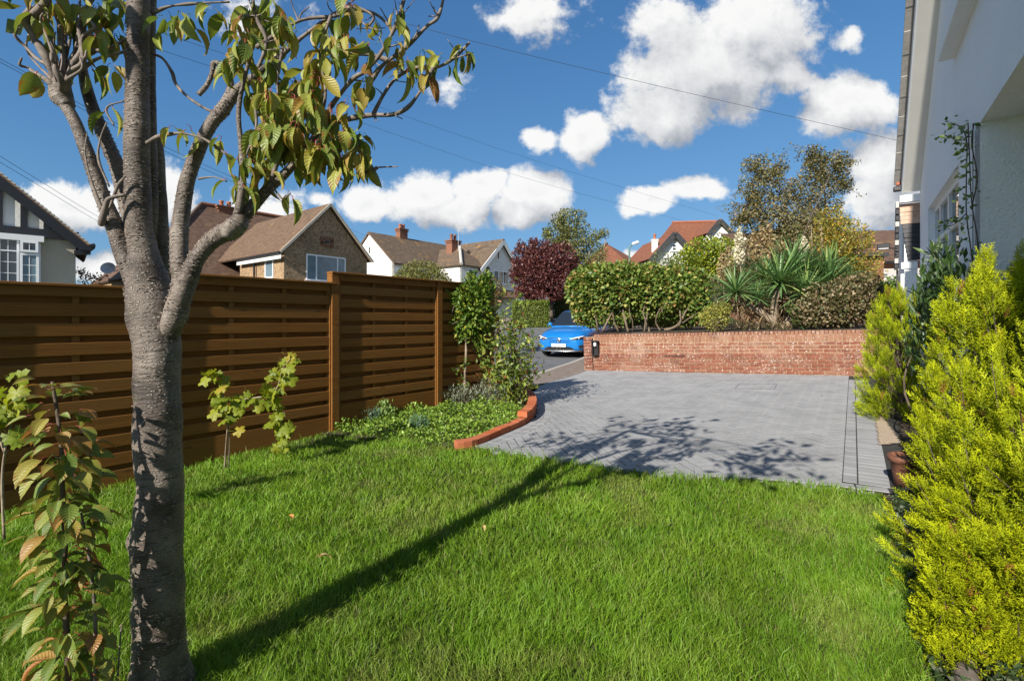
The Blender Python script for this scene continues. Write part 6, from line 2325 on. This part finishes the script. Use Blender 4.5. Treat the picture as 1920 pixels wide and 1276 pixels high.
# yuccas
def sword_mesh(L, w, seed):
    r = random.Random(seed)
    v, f = [], []
    n = 5
    bend = r.uniform(.05, .5)
    for i in range(n + 1):
        t = i / n
        ww = w * .5 * (1 - t ** 2.2) * (.7 + .6 * min(1, t * 3))
        z = -bend * L * .35 * t * t
        v += [(-ww, L * t, z + ww * .5), (0, L * t, z), (ww, L * t, z + ww * .5)]
    for i in range(n):
        a = i * 3
        f += [(a, a + 1, a + 4, a + 3), (a + 1, a + 2, a + 5, a + 4)]
    mb = MB().add(v, f)
    return mb.mesh('sword_leaf', M['sword'], True)


M['sword'] = leaf_mat('yucca_leaves', .15, .38, attr=False, spec=.5, ramp=[(0., (0.081, 0.162, 0.054)), (.5, (0.135, 0.243, 0.081)), (.85, (0.230, 0.338, 0.095)), (1., (0.351, 0.365, 0.135))])
SW = [sword_mesh(.98, .05, k) for k in range(6)]
yu = thing('yucca', 'large branching yucca with spiky green rosettes behind the brick wall', 'yucca', P(1462, 622, 11.6))
YD = 11.6
for st in ([(1462, 625), (1450, 606), (1432, 590), (1412, 578), (1390, 566), (1380, 552)], [(1464, 625), (1476, 605), (1490, 588), (1504, 565), (1512, 545)], [(1450, 606), (1452, 570), (1462, 540)], [(1432, 590), (1424, 575), (1420, 562)], [(1490, 588), (1520, 560), (1545, 540)]):
    q = smooth_line([P(x, y, YD + random.uniform(-.05, .1)) for x, y in st], 6)
    MB().tube(q, np.linspace(.10, .06, len(q)), 10, True, 6, .35, .06).build('trunk', M['pale_bark'], yu, True)
ry = np.random.default_rng(55)
extra_v, extra_f = [], []
for (x, y, sc_, dz, tilt_) in ((1380, 548, .80, -.1, -.25), (1462, 530, 1.05, 0, -.1), (1508, 552, 1.0, -.2, .15), (1552, 530, 1.05, .1, .35), (1420, 560, .50, -.2, 0), (1436, 520, .8, .4, 0), (1500, 520, 1.0, .4, .1), (1580, 540, .75, .3, .4), (1548, 506, .95, .5, .25), (1484, 500, .95, .5, -.05)):
    c = P(x, y, YD + dz)
    axd = unit((tilt_, -.15, 1))
    for k in range(86):
        pol = math.acos(1 - (k + .5) / 86 * 1.25)
        a = k * 2.39996
        e1_ = unit(np.cross(axd, (0, 1, 0)))
        e2_ = np.cross(axd, e1_)
        d = unit(axd * math.cos(pol) + (e1_ * math.cos(a) + e2_ * math.sin(a)) * math.sin(pol) + ry.normal(0, .07, 3))
        s_ = sc_ * ry.uniform(.75, 1.1)
        me = SW[k % 6]
        if k % 86 >= 0 and (k * 7) % 86 < 29:
            put_leaf(me, yu, c + d * .03, d, axd + d * .2, s_, 'sword_leaf')
        else:
            M3 = np.array(frame_from(d, axd + d * .2)) * s_
            vv = np.array([v.co for v in me.vertices]) @ M3.T + c + d * .03
            o_ = len(extra_v)
            extra_v += [tuple(q) for q in vv]
            extra_f += [tuple(o_ + i for i in p.vertices) for p in me.polygons]
mbx = MB()
mbx.add(extra_v, extra_f)
mbx.build('inner_leaves', M['sword'], yu, True, kind='stuff')
# dead skirt
sk = np.vstack([P(x, y, YD) + ry.normal(0, 1, (70, 3)) * (.16, .12, .12) for x, y in ((1462, 560), (1505, 580), (1390, 572), (1430, 580))])
leaf_cloud('dead_leaves', sk, yu, [(2, (.28, .20, .11)), (1, (.16, .11, .06))], .32, aspect=12., up=-.2, hang=1.0, seed=57, kind='stuff')


def spike(label, x, y0, y1, d, wpx, pal, n, size):
    """a flower stalk from y1 (foot) up to y0 (tip)"""
    k = d / F
    t = thing('yucca_flower_spike', label, 'flower spike', P(x, y1, d), 'flower spikes of the yuccas')
    q = smooth_line([P(x + 4, y1 + 30, d), P(x + 1, (y0 + y1) / 2, d), P(x, y0, d)], 6)
    MB().tube(q, np.linspace(.016, .006, len(q)), 6, True).build('stalk', M['pale_bark'], t, True)
    r = np.random.default_rng(int(x))
    h = r.uniform(0, 1, n)
    prof = np.sin(np.pi * np.clip(.12 + .88 * h, 0, 1)) ** .7
    c = np.array([P(x, y1 + (y0 - y1) * hh, d) for hh in h])
    a = r.uniform(0, 2 * np.pi, n)
    rad = wpx * k * prof * r.uniform(.3, 1, n)
    pts = c + np.stack([np.cos(a) * rad, np.sin(a) * rad, np.zeros(n)], 1)
    leaf_cloud('blossoms', pts, t, pal, size, aspect=1.3, hang=.9, seed=int(x) + 1, kind='stuff')


CREAM = [(3, (.72, .68, .55)), (1, (.60, .55, .36))]
DRY = [(3, (.36, .27, .13)), (2, (.45, .36, .20)), (1, (.24, .15, .07))]
spike('creamy white yucca spike in full flower', 1386, 426, 494, 12.3, 10, CREAM, 480, .07)
for lab, x, y0, y1, w_, n_ in (('dry beige yucca spike left of the white one', 1354, 474, 532, 9, 150), ('dry beige yucca spike touching the white one', 1367, 462, 528, 8, 140), ('first of three tall tan spikes right of the white one', 1415, 438, 486, 9, 150), ('middle of three tall tan spikes right of the white one', 1428, 424, 486, 10, 170), ('last of three tall tan spikes right of the white one', 1442, 420, 484, 11, 190),
                           ('half-faded cream spike in front of the big yucca rosettes', 1496, 456, 514, 10, 190), ('small tan spike between the big yucca rosettes', 1467, 452, 476, 7, 60), ('tan spike behind the half-faded cream one', 1508, 444, 470, 8, 90), ('bare thin stalk right of the cream spike', 1521, 420, 478, 2, 14), ('thin bare stalk furthest along the yuccas', 1540, 424, 482, 2, 14)):
    spike(lab, x, y0, y1, 12.2, w_, CREAM if 'faded cream' in lab else DRY, int(n_ * 1.7), .07)

plant('variegated_euonymus', 'yellow variegated euonymus mound spilling over the brick wall', 'shrub', P(1342, 622, 11.3), [px_blob(1340, 596, 30, 24, 11.3, .35), px_blob(1352, 580, 18, 16, 11.35, .25)], 1900, [(3, (.42, .38, .08)), (2, (.30, .31, .06)), (2, (.13, .17, .035))], .05, 111, .35)
plant('elaeagnus', 'brownish silver-leaved shrub mounded at the end of the brick wall', 'shrub', P(1590, 615, 10.9), [px_blob(1560, 570, 60, 44, 10.9, .5), px_blob(1615, 560, 50, 50, 10.9, .5), px_blob(1640, 575, 30, 42, 10.8, .4), px_blob(1530, 585, 40, 30, 10.8, .4), px_blob(1600, 545, 44, 30, 11.2, .5)], 7500,
      [(3, (0.125, 0.106, 0.044)), (3, (0.237, 0.188, 0.094)), (2, (0.075, 0.094, 0.027)), (1.5, (0.375, 0.288, 0.175))], .08, 113, .3)
plant('hardy_shrub', 'fresh green leafy shrub at the foot of the yucca trunk', 'shrub', P(1510, 620, 11.0), [px_blob(1508, 595, 22, 22, 11.0, .25), px_blob(1490, 580, 14, 14, 11.2, .2)], 900, [(2, (.07, .14, .03)), (1, (.13, .20, .04))], .06, 115, .4)
plant('dry_ground_cover', 'brown dry ground cover under the yucca along the wall top', 'ground cover', P(1430, 620, 11.6), [px_blob(1400, 608, 40, 12, 11.7, .3), px_blob(1460, 612, 40, 10, 11.4, .3), px_blob(1550, 608, 50, 12, 11.0, .3)], 1500, [(2, (.20, .14, .08)), (1, (.10, .12, .04))], .05, 117, .5, limbs=0, part='foliage')
plant('cherry_laurel', 'bright green laurel between the brown shrub and the white house', 'shrub', P(1675, 590, 14.), [px_blob(1672, 545, 24, 26, 14., .5), px_blob(1690, 560, 26, 26, 14., .5)], 1600, [(3, (.10, .18, .025)), (2, (.18, .26, .04))], .09, 119, .35)

BR = [(3, (.165, .145, .055)), (3, (.235, .20, .085)), (2, (.12, .14, .045)), (1, (.36, .27, .14))]
bl = [px_blob(1428, 345, 40, 40, 21., .9), px_blob(1400, 385, 30, 36, 21., .7), px_blob(1445, 395, 50, 44, 21., 1.0), px_blob(1420, 310, 30, 20, 21., .6), px_blob(1455, 315, 24, 22, 21., .5), px_blob(1540, 330, 44, 44, 21.4, .9), px_blob(1520, 295, 26, 24, 21.4, .6), px_blob(1568, 310, 30, 28, 21.4, .6), px_blob(1580, 345, 18, 20, 21.4, .5), px_blob(1525, 385, 50, 44, 21.4, 1.), px_blob(1490, 430, 70, 44, 21.2, 1.2), px_blob(1440, 450, 56, 40, 21.2, 1.), px_blob(1545, 430, 40, 40, 21.3, 1.), px_blob(1390, 410, 20, 18, 21., .5), px_blob(1380, 445, 24, 22, 21., .6), px_blob(1485, 360, 20, 24, 21., .5)]
plant('birch_tree', 'tall airy tree with brown-olive leaves and two leaning tops', 'tree', (P(1480, 600, 21.2)[0], 21.2, .9), bl, 34000, BR, .10, 121, .5, (.42, .36), 1.5, .0, 18, .042, 'dark_bark', trunk=P(1480, 520, 21.2), hang=.2)
# wispy outer twigs
wisp = np.random.default_rng(66)
bt = bpy.data.objects['birch_tree']
wp = []
for k in range(60):
    b = bl[wisp.integers(0, len(bl))]
    c = np.array(b[:3])
    d = unit(wisp.normal(0, 1, 3) * (1, .5, 1) + np.array((0, 0, .5)))
    p0 = c + d * np.array(b[3:6]) * .85
    p1 = p0 + d * wisp.uniform(.3, .75) + np.array((0, 0, -.08))
    MB().tube(smooth_line([c, p0, p1], 3), np.linspace(.014, .004, 7), 5, cap=False).build('twig', M['dark_bark'], bt, True)
    t_ = wisp.uniform(0, 1, (26, 1))
    wp.append(p0 * (1 - t_) + p1 * t_ + wisp.normal(0, .07, (26, 3)))
leaf_cloud('outer_leaves', np.vstack(wp), bt, BR, .09, aspect=1.5, hang=.2, seed=67, kind='stuff')
plant('autumn_shrub', 'tall shrub turning orange and yellow below the airy tree', 'shrub', (P(1590, 600, 16.)[0], 16., .9), [px_blob(1560, 420, 32, 34, 16.4, .5), px_blob(1590, 455, 44, 44, 16., .7), px_blob(1612, 500, 40, 44, 16., .7), px_blob(1565, 490, 40, 44, 16.2, .7), px_blob(1630, 530, 28, 36, 15.8, .6), px_blob(1585, 540, 46, 40, 16., .7), px_blob(1545, 455, 24, 30, 16.4, .5)], 15000,
      [(3, (0.180, 0.192, 0.036)), (3, (0.312, 0.288, 0.042)), (2, (0.480, 0.336, 0.036)), (1, (0.432, 0.204, 0.048))], .075, 123, .42, (.35, .36), limbs=9, r0=.03)
plant('yellowing_shrub', 'yellow-green feathery shrub behind the ivy hedge', 'shrub', (P(1310, 600, 18.)[0], 18., .9), [px_blob(1290, 500, 34, 34, 18., .7), px_blob(1318, 480, 40, 36, 18., .7), px_blob(1350, 478, 34, 34, 18., .6), px_blob(1335, 510, 50, 30, 18., .8), px_blob(1275, 520, 24, 24, 18., .6), px_blob(1310, 530, 60, 30, 18., .8)], 13000, [(3, (0.108, 0.176, 0.027)), (3, (0.230, 0.297, 0.027)), (3, (0.378, 0.392, 0.034))], .10, 125, .3, None, limbs=7, r0=.03)
plant('slim_shrub', 'thin grey-green shrub in front of the white gable', 'shrub', (P(1245, 600, 17.)[0], 17., .9), [px_blob(1248, 478, 22, 20, 17., .4), px_blob(1240, 500, 24, 24, 17., .4), px_blob(1262, 500, 20, 20, 17., .4)], 900, [(2, (.12, .16, .05)), (1, (.20, .23, .07))], .07, 127, .5, (.25, .4), limbs=6, r0=.02)
plant('dark_evergreen', 'dark evergreen bulk filling the gap behind the yuccas', 'shrub', (P(1470, 600, 15.)[0], 15., .9), [px_blob(1400, 520, 50, 40, 15., .8), px_blob(1460, 500, 60, 50, 15., .9), px_blob(1530, 520, 60, 50, 15., .9), px_blob(1440, 560, 80, 40, 14.5, .8), px_blob(1340, 560, 40, 44, 14.5, .6), px_blob(1540, 570, 60, 36, 14., .7)], 17000, [(3, (.10, .09, .035)), (3, (.06, .08, .02)), (2, (.16, .13, .06))], .085, 129, .35, limbs=4)

# across the road
PUR = [(3, (0.094, 0.027, 0.030)), (3, (0.144, 0.048, 0.045)), (1.5, (0.225, 0.094, 0.075))]
bl = [px_blob(985, 490, 28, 34, 30., .9), px_blob(1015, 478, 34, 28, 30., 1.), px_blob(1050, 490, 32, 34, 30., 1.), px_blob(1000, 525, 42, 34, 30., 1.2), px_blob(1045, 528, 40, 32, 29.6, 1.2), px_blob(1022, 505, 50, 44, 29.8, 1.5), px_blob(972, 515, 18, 30, 30., .6), px_blob(1073, 505, 16, 26, 30., .6), px_blob(978, 465, 10, 16, 30., .3), px_blob(1000, 455, 10, 10, 30., .3), px_blob(1060, 465, 12, 12, 30., .4), px_blob(1000, 548, 30, 14, 29.8, .8), px_blob(1050, 550, 26, 12, 29.8, .8), px_blob(1020, 556, 34, 10, 29.6, .8), px_blob(985, 546, 22, 16, 29.8, .7)]
pb_ = P(1034, 614, 29.8)
plant('purple_plum_tree', 'round-headed purple-leaved plum tree across the road', 'tree', pb_, bl, 24000, PUR, .15, 131, .3, (.35, .30), 1.6, .3, 9, .08, 'dark_bark', trunk=P(1033, 560, 29.8))
OLV = [(3, (0.132, 0.150, 0.036)), (3, (0.216, 0.222, 0.066)), (1.5, (0.288, 0.288, 0.108)), (1, (0.072, 0.090, 0.024))]
bl = [px_blob(1062, 415, 30, 24, 46., 1.4), px_blob(1045, 440, 28, 30, 46., 1.4), px_blob(1080, 450, 34, 40, 46., 1.6), px_blob(1055, 480, 40, 40, 46., 1.8), px_blob(1105, 480, 34, 34, 46., 1.6), px_blob(1120, 448, 14, 20, 46., .7), px_blob(1132, 438, 10, 12, 46., .5), px_blob(1085, 402, 16, 10, 46., .6), px_blob(1030, 440, 14, 12, 46., .6)]
plant('tall_green_tree', 'tall olive-green tree rising behind the purple plum', 'tree', (P(1075, 600, 46.)[0], 46., 1.5), bl, 12000, OLV, .21, 133, .45, (.8, .38), 1.6, .3, 14, .13, 'pale_bark', trunk=P(1075, 540, 46.))


def box_hedge(name, label, x0, x1, y0, y1, d, depth, n, pal, size, seed):
    a, b = P(x0, y1, d), P(x1, y0, d)
    r = np.random.default_rng(seed)
    root = thing(name, label, 'hedge', ((a[0] + b[0]) / 2, d, a[2]))
    u = r.uniform(0, 1, (n, 3))
    f_ = r.integers(0, 6, n)
    u[np.arange(n), f_ % 3] = np.where(f_ < 3, r.uniform(0, .12, n), 1 - r.uniform(0, .12, n))
    lo, hi = np.array((a[0], d, a[2])), np.array((b[0], d + depth, b[2]))
    pts = lo + u * (hi - lo) + r.normal(0, .03, (n, 3))
    leaf_cloud('foliage', pts, root, pal, size, aspect=1.5, out_from=(lo + hi) / 2, seed=seed + 1, kind='stuff')
    MB().box((lo + hi) / 2, (hi - lo) * .80).build('woody_core', M['turf'], root)
    return root


box_hedge('clipped_hedge', 'square clipped green hedge below the purple plum tree', 962, 1029, 564, 617, 27.2, 1.3, 12000, [(3, (.12, .17, .022)), (2, (.19, .24, .03))], .085, 141)
box_hedge('dark_clipped_hedge', 'dark clipped hedge behind the parked car', 1034, 1130, 553, 612, 31.5, 1.5, 10000, [(3, (.045, .08, .02)), (1, (.08, .12, .03))], .1, 143)  # darker leaf palette than the square hedge beside it
plant('round_bush', 'rounded yellow-green bush showing over the fence top', 'shrub', (P(790, 600, 19.)[0], 19., 0.), [px_blob(790, 530, 52, 42, 19., 1.), px_blob(770, 540, 40, 36, 19., .8), px_blob(815, 540, 36, 36, 19., .8)], 12000, [(3, (.16, .165, .035)), (2, (.24, .23, .06)), (1, (.10, .12, .025))], .075, 145, .25)
plant('red_tinged_bush', 'clipped bush with reddish side behind the wisteria head', 'shrub', (P(922, 600, 17.)[0], 17., 0.), [px_blob(922, 552, 24, 32, 17., .5), px_blob(905, 548, 22, 28, 17., .4)], 4200, [(3, (.10, .12, .03)), (2, (.22, .09, .04)), (1, (.16, .17, .05))], .06, 147, .25)
plant('dark_red_shrub', 'twiggy dark red shrub between the half-timbered and brown houses', 'shrub', (P(165, 600, 26.)[0], 26., 0.), [px_blob(150, 512, 12, 14, 26., .5), px_blob(178, 520, 24, 8, 26., .6), px_blob(160, 540, 30, 20, 26., .8)], 420, [(2, (.07, .03, .03)), (1, (.10, .07, .04))], .14, 149, .6, limbs=6, r0=.03)
# garden planting that hides the foot of the far houses
plant('far_shrubbery', 'low mixed shrubbery beyond the raised garden in front of the far houses', 'shrubbery', (P(1250, 600, 33.)[0], 33., 1.4), [px_blob(x_, 545, 60, 45, 33., 2.) for x_ in (1130, 1190, 1250, 1310, 1370, 1430, 1500, 1570)], 15000, [(3, (.08, .11, .025)), (2, (.14, .16, .04))], .16, 151, .3, limbs=0)
bpy.data.objects['far_shrubbery']['kind'] = 'stuff'

# ------------------------------------------------------------------ the parked car
M['car_blue'] = plain('blue_car_paint', (.010, .21, .62), .26, .3, .5, .9)
M['car_glass'] = plain('car_glass', (.015, .02, .025), .04, spec=.9)
M['tyre'] = plain('tyre_rubber', (.015, .015, .016), .85)
M['alloy'] = plain('alloy_wheel', (.45, .46, .48), .35, .9)
M['trim_black'] = plain('black_car_trim', (.018, .018, .02), .55)
M['chrome'] = plain('bright_car_trim', (.65, .66, .68), .22, .9)
M['lamp_lens'] = plain('headlamp_lens', (.80, .82, .84), .12, spec=.9)
M['plate_white'] = plain('number_plate', (.78, .78, .74), .45)
M['dark_inside'] = plain('car_interior', (.03, .03, .034), .8)
hd_ = np.array((-math.sin(R(26)), -math.cos(R(26))))
cf = np.array(P(1049, 600, 16.7)[:2])
rear = cf - hd_ * 4.3
zf, zr = Gz(*(cf - hd_ * .9)) - .1, Gz(*(cf - hd_ * 3.4)) - .1
cy = unit((-hd_[0] * 2.5, -hd_[1] * 2.5, zr - zf))
cx_ = unit(np.cross(cy, (0, 0, 1)))
cz_ = np.cross(cx_, cy)
co = np.array((cf[0], cf[1], zf - cy[2] * .9))
car = thing('parked_car', 'bright blue parked car facing down the road beside the brick wall', 'car', co)
CM = np.stack([cx_, cy, cz_], 1)
cw = lambda p: co + CM @ np.asarray(p, float)


def cbuild(name, mb, m, parent=None, smooth=False):
    mb.v = [tuple(cw(v)) for v in mb.v]
    return mb.build(name, m, parent or car, smooth)


def loft(stations, close_ends=True):
    """stations: (y, half profile from bottom centre to top centre)"""
    v, f = [], []
    n = len(stations[0][1])
    ring = 2 * n - 2
    for y, prof in stations:
        pts = [(x, z) for x, z in prof] + [(-x, z) for x, z in prof[-2:0:-1]]
        v += [(x, y, z) for x, z in pts]
    for i in range(len(stations) - 1):
        for k in range(ring):
            k2 = (k + 1) % ring
            f.append((i * ring + k, (i + 1) * ring + k, (i + 1) * ring + k2, i * ring + k2))
    if close_ends:
        f += [tuple(range(ring)), tuple((len(stations) - 1) * ring + k for k in range(ring))[::-1]]
    return MB().add(v, f)


def sect(wb, wm, ws, wt, zb, z1, z2, z3, zt):
    return [(0, zb), (wb, zb), (wm * .985, z1), (wm, z1 + .08), (ws, z2), (wt, z3), (wt * .55, zt - .012), (0, zt)]


ST = [(-.02, sect(.50, .60, .58, .46, .30, .38, .56, .68, .705)), (.03, sect(.60, .72, .70, .58, .26, .36, .58, .74, .77)), (.12, sect(.68, .82, .80, .68, .23, .34, .60, .80, .84)), (.28, sect(.74, .885, .86, .74, .22, .33, .64, .88, .92)), (.55, sect(.80, .905, .885, .77, .22, .33, .70, .95, .99)),
      (.95, sect(.80, .905, .885, .78, .22, .33, .74, 1.0, 1.04)), (1.35, sect(.80, .895, .88, .79, .22, .33, .78, 1.02, 1.07)), (2.2, sect(.80, .895, .88, .79, .22, .33, .80, 1.02, 1.05)), (3.2, sect(.80, .895, .885, .79, .22, .33, .82, 1.04, 1.06)), (3.8, sect(.78, .89, .88, .78, .24, .34, .84, 1.05, 1.07)), (4.15, sect(.72, .86, .84, .74, .30, .40, .82, 1.04, 1.06)), (4.3, sect(.60, .76, .74, .66, .38, .46, .78, .96, .98))]
body = loft(ST)
bo_ = cbuild('body', body, M['car_blue'], None, True)
md = bo_.modifiers.new('subdivision', 'SUBSURF')
md.levels = md.render_levels = 2
CAB = [(1.15, [(0, .98), (.76, .98), (.74, 1.03), (.55, 1.05), (0, 1.06)]), (1.55, [(0, .98), (.77, .98), (.73, 1.10), (.62, 1.31), (0, 1.33)]), (1.95, [(0, .98), (.775, .98), (.72, 1.12), (.575, 1.53), (0, 1.57)]), (2.25, [(0, .98), (.775, .98), (.72, 1.12), (.56, 1.58), (0, 1.625)]),
       (3.1, [(0, .98), (.775, .98), (.72, 1.12), (.56, 1.575), (0, 1.62)]), (3.7, [(0, .98), (.765, .98), (.70, 1.12), (.54, 1.48), (0, 1.52)]), (4.05, [(0, .98), (.74, .98), (.66, 1.08), (.50, 1.20), (0, 1.23)])]
cb_o = cbuild('cabin', loft(CAB), M['car_blue'], None, True)
# glass laid on the cabin
gl = MB()


def cab_pt(y, s):
    ys_ = [c[0] for c in CAB]
    pr_ = np.array([c[1] for c in CAB])
    q = np.array([[np.interp(y, ys_, pr_[:, i, j]) for j in (0, 1)] for i in range(5)])
    i = min(3, int(s))
    return q[i] + (q[i + 1] - q[i]) * (s - i)


ws = []
for y_, hw in ((1.20, .70), (1.50, .655), (1.75, .61), (1.93, .565)):
    zt_ = cab_pt(y_, 4.0)[1]
    zs_ = cab_pt(y_, 3.0)[1]
    ws.append([(x * hw, y_ - .012, zt_ + (zs_ - zt_) * abs(x) ** 1.5 * .95 + .010) for x in (-1, -.6, -.2, .2, .6, 1)])
gl.add([p for r__ in ws for p in r__], [(i * 6 + k, i * 6 + k + 1, (i + 1) * 6 + k + 1, (i + 1) * 6 + k) for i in range(3) for k in range(5)])
wsc = cbuild('windscreen', gl, M['car_glass'], None, True)
MB_ = MB().tube([cw((-.68, 1.19, 1.075)), cw((0, 1.16, 1.085)), cw((.68, 1.19, 1.075))], .014, 6)
MB_.build('wiper_cowl', M['trim_black'], car)
for sg in (-1, 1):
    for (ya, yb) in ((1.62, 2.42), (2.48, 3.25), (3.30, 3.75)):
        g_ = MB()
        q0, q1 = cab_pt(ya, 2.12), cab_pt(yb, 2.12)
        q2_, q3_ = cab_pt(yb, 2.86), cab_pt(max(ya, 1.80), 2.86)
        g_.add([(sg * (q0[0] + .008), ya, q0[1]), (sg * (q1[0] + .008), yb, q1[1]), (sg * (q2_[0] + .008), yb, q2_[1]), (sg * (q3_[0] + .008), max(ya, 1.80), q3_[1])], [(0, 1, 2, 3)])
        cbuild('side_window', g_, M['car_glass'])
    mm = MB().lathe((sg * .93, 1.55, 1.07), [(.03, -.10), (.085, -.07), (.10, 0), (.09, .06), (.04, .09)], 12, (1 * sg, .1, .1))
    cbuild('door_mirror', mm, M['car_blue'], None, True)
    # headlamp: dark wedge with a bright running-light edge
    hl = MB().add([(sg * .43, .005, .655), (sg * .60, .035, .67), (sg * .80, .175, .70), (sg * .845, .30, .755), (sg * .80, .225, .765), (sg * .62, .075, .735), (sg * .46, .02, .69)], [tuple(range(7))])
    hl.v = [(x + sg * .012, y - .030, z) for x, y, z in hl.v]
    h_o = cbuild('headlamp', hl, M['trim_black'])
    dr = MB().tube([(sg * .44, -.028, .695), (sg * .63, .028, .742), (sg * .80, .175, .772), (sg * .86, .27, .762)], [.014, .018, .018, .01], 6)
    cbuild('running_light', dr, M['lamp_lens'], h_o, True)
    cbuild('lamp_reflector', MB().lathe((sg * .70, .078, .705), [(.035, 0), (.032, .02), (.01, .03)], 12, (0, -1, .1)), M['chrome'], h_o, True)
    vn = MB().add([(sg * .66, .02, .46), (sg * .84, .15, .50), (sg * .86, .19, .40), (sg * .72, .06, .36)], [(0, 1, 2, 3)])
    vn.v = [(x + sg * .02, y - .03, z) for x, y, z in vn.v]
    cbuild('air_vent', vn, M['trim_black'])
    for yw in (.86, 3.44):
        wh_ = cbuild('wheel', MB().lathe((sg * .70, yw, .335), [(.20, -.0), (.31, .0), (.335, .03), (.335, .17), (.315, .205), (.22, .205)], 28, (sg, 0, 0)), M['tyre'], None, True)
        rm_ = MB().lathe((sg * .70, yw, .335), [(.215, .14), (.225, .20), (.20, .205), (.05, .195)], 24, (sg, 0, 0))
        cbuild('rim', rm_, M['alloy'], wh_, True)
        ar = MB()
        pts_ = [(sg * .895, yw + .40 * math.cos(t_), .335 + .40 * math.sin(t_)) for t_ in np.linspace(-.15, math.pi + .15, 16)]
        ar.tube(pts_, .035, 6)
        cbuild('wheel_arch', ar, M['trim_black'], None, True)
# grille panel, lower intake, splitter, plate, badge
gp = MB()
for i in range(13):
    for k in range(4):
        x_ = -.36 + i * .06 + (.03 if k % 2 else 0)
        if abs(x_) < .40:
            gp.box((x_, -.036 + .10 * abs(x_) ** 2, .575 + k * .034), (.028, .01, .010))
cbuild('grille_dimples', gp, plain('grille_shadow', (.006, .07, .25), .4), None).__setitem__('kind', 'stuff')
gr_edge = MB().tube([(-.46, .005, .68), (-.30, -.035, .725), (0, -.042, .735), (.30, -.035, .725), (.46, .005, .68)], .008, 6)
cbuild('grille_edge', gr_edge, M['trim_black'])
it = MB().add([(-.58, .005, .33), (-.40, -.035, .42), (.40, -.035, .42), (.58, .005, .33), (.50, -.01, .29), (-.50, -.01, .29)], [tuple(range(6))])
it.v = [(x, y - .012, z) for x, y, z in it.v]
cbuild('lower_intake', it, M['trim_black'])
cbuild('splitter', MB().tube([(-.78, .12, .285), (-.55, .0, .272), (0, -.05, .268), (.55, .0, .272), (.78, .12, .285)], .018, 6), M['chrome'], None, True)
for sg in (-1, 1):
    cbuild('intake_bracket', MB().tube([(sg * .06, -.055, .40), (sg * .06, -.058, .30), (sg * .16, -.055, .285)], .009, 6), M['chrome'])
pl = cbuild('number_plate', MB().box((0, -.06, .475), (.52, .012, .112), ch=.003), M['plate_white'])
fc = bpy.data.curves.new('registration', 'FONT')
fc.body = 'L22 JCA'
fc.align_x = 'CENTER'
fc.align_y = 'CENTER'
fc.size = .105
fc.extrude = .002
fc.materials.append(M['trim_black'])
tmp = bpy.data.objects.new('registration_text', fc)
COL.objects.link(tmp)
bpy.context.view_layer.update()
tme = bpy.data.meshes.new_from_object(tmp.evaluated_get(bpy.context.evaluated_depsgraph_get()))
bpy.data.objects.remove(tmp)
fo = bpy.data.objects.new('registration', tme)
COL.objects.link(fo)
fo.parent = pl
fo.matrix_parent_inverse = parent_world(pl).inverted()
fo.matrix_basis = mat4(np.stack([-cx_ * -1, cz_, -cy], 1), cw((0, -.0685, .472)))
bd = cbuild('badge', MB().lathe((0, -.042, .645), [(.062, 0), (.062, .012), (.052, .016), (.052, .010), (.01, .010)], 8, (0, -1, 0)), M['chrome'])
for (x0, z0, x1, z1) in ((-.034, -.02, -.034, .02), (-.034, .02, -.018, -.004), (-.018, -.004, -.004, .02), (-.004, .02, -.004, -.02), (.034, .012, .022, .02), (.022, .02, .010, .0), (.010, .0, .022, -.02), (.022, -.02, .034, -.008), (.034, -.008, .024, -.004)):
    cbuild('badge_stroke', MB().tube([(x0, -.056, .645 + z0), (x1, -.056, .645 + z1)], .004, 4), M['trim_black'], bd)
cbuild('underbody', MB().box((0, 2.15, .26), (1.5, 3.9, .10)), M['trim_black'])

# ------------------------------------------------------------------ fallen leaves and twigs
FL = [leaf_mesh('fallen_leaf', .055, .032, plain('fallen_leaf_%d' % k, c_, .7), 1.4, .5, .4, seed=90 + k, stem=.3) for k, c_ in enumerate(((.45, .20, .05), (.42, .30, .12), (.35, .14, .05)))]
for lab, px, py, k, s_, lift in (('curled orange leaf lying in the lawn beyond the tree trunk', 548, 988, 0, 1.0, .055), ('small pale leaf on the lawn beside the long trunk shadow', 905, 1002, 1, .9, .055), ('tan leaf on the lawn in front of the trunk shadow', 600, 1062, 1, 1.2, .055),
                                 ('orange-brown leaf lying on the grey driveway', 1540, 742, 0, 1.0, .008), ('tiny red leaf on the driveway near the tree shadow', 1312, 826, 2, .5, .008), ('small orange leaf on the driveway towards the road', 1118, 751, 0, .6, .008), ('pale speck of leaf on the driveway by the wall', 1533, 718, 1, .6, .008)):
    g_ = GP(px, py)
    o = bpy.data.objects.new('fallen_leaf', FL[k])
    COL.objects.link(o)
    o.matrix_basis = mat4(frame_from((random.uniform(-1, 1), random.uniform(-1, 1), .1), (random.uniform(-.3, .3), random.uniform(-.3, .3), 1)), (g_[0], g_[1], Gz(*g_) + lift), s_)
    tag(o, lab, 'leaf', 'fallen leaves')
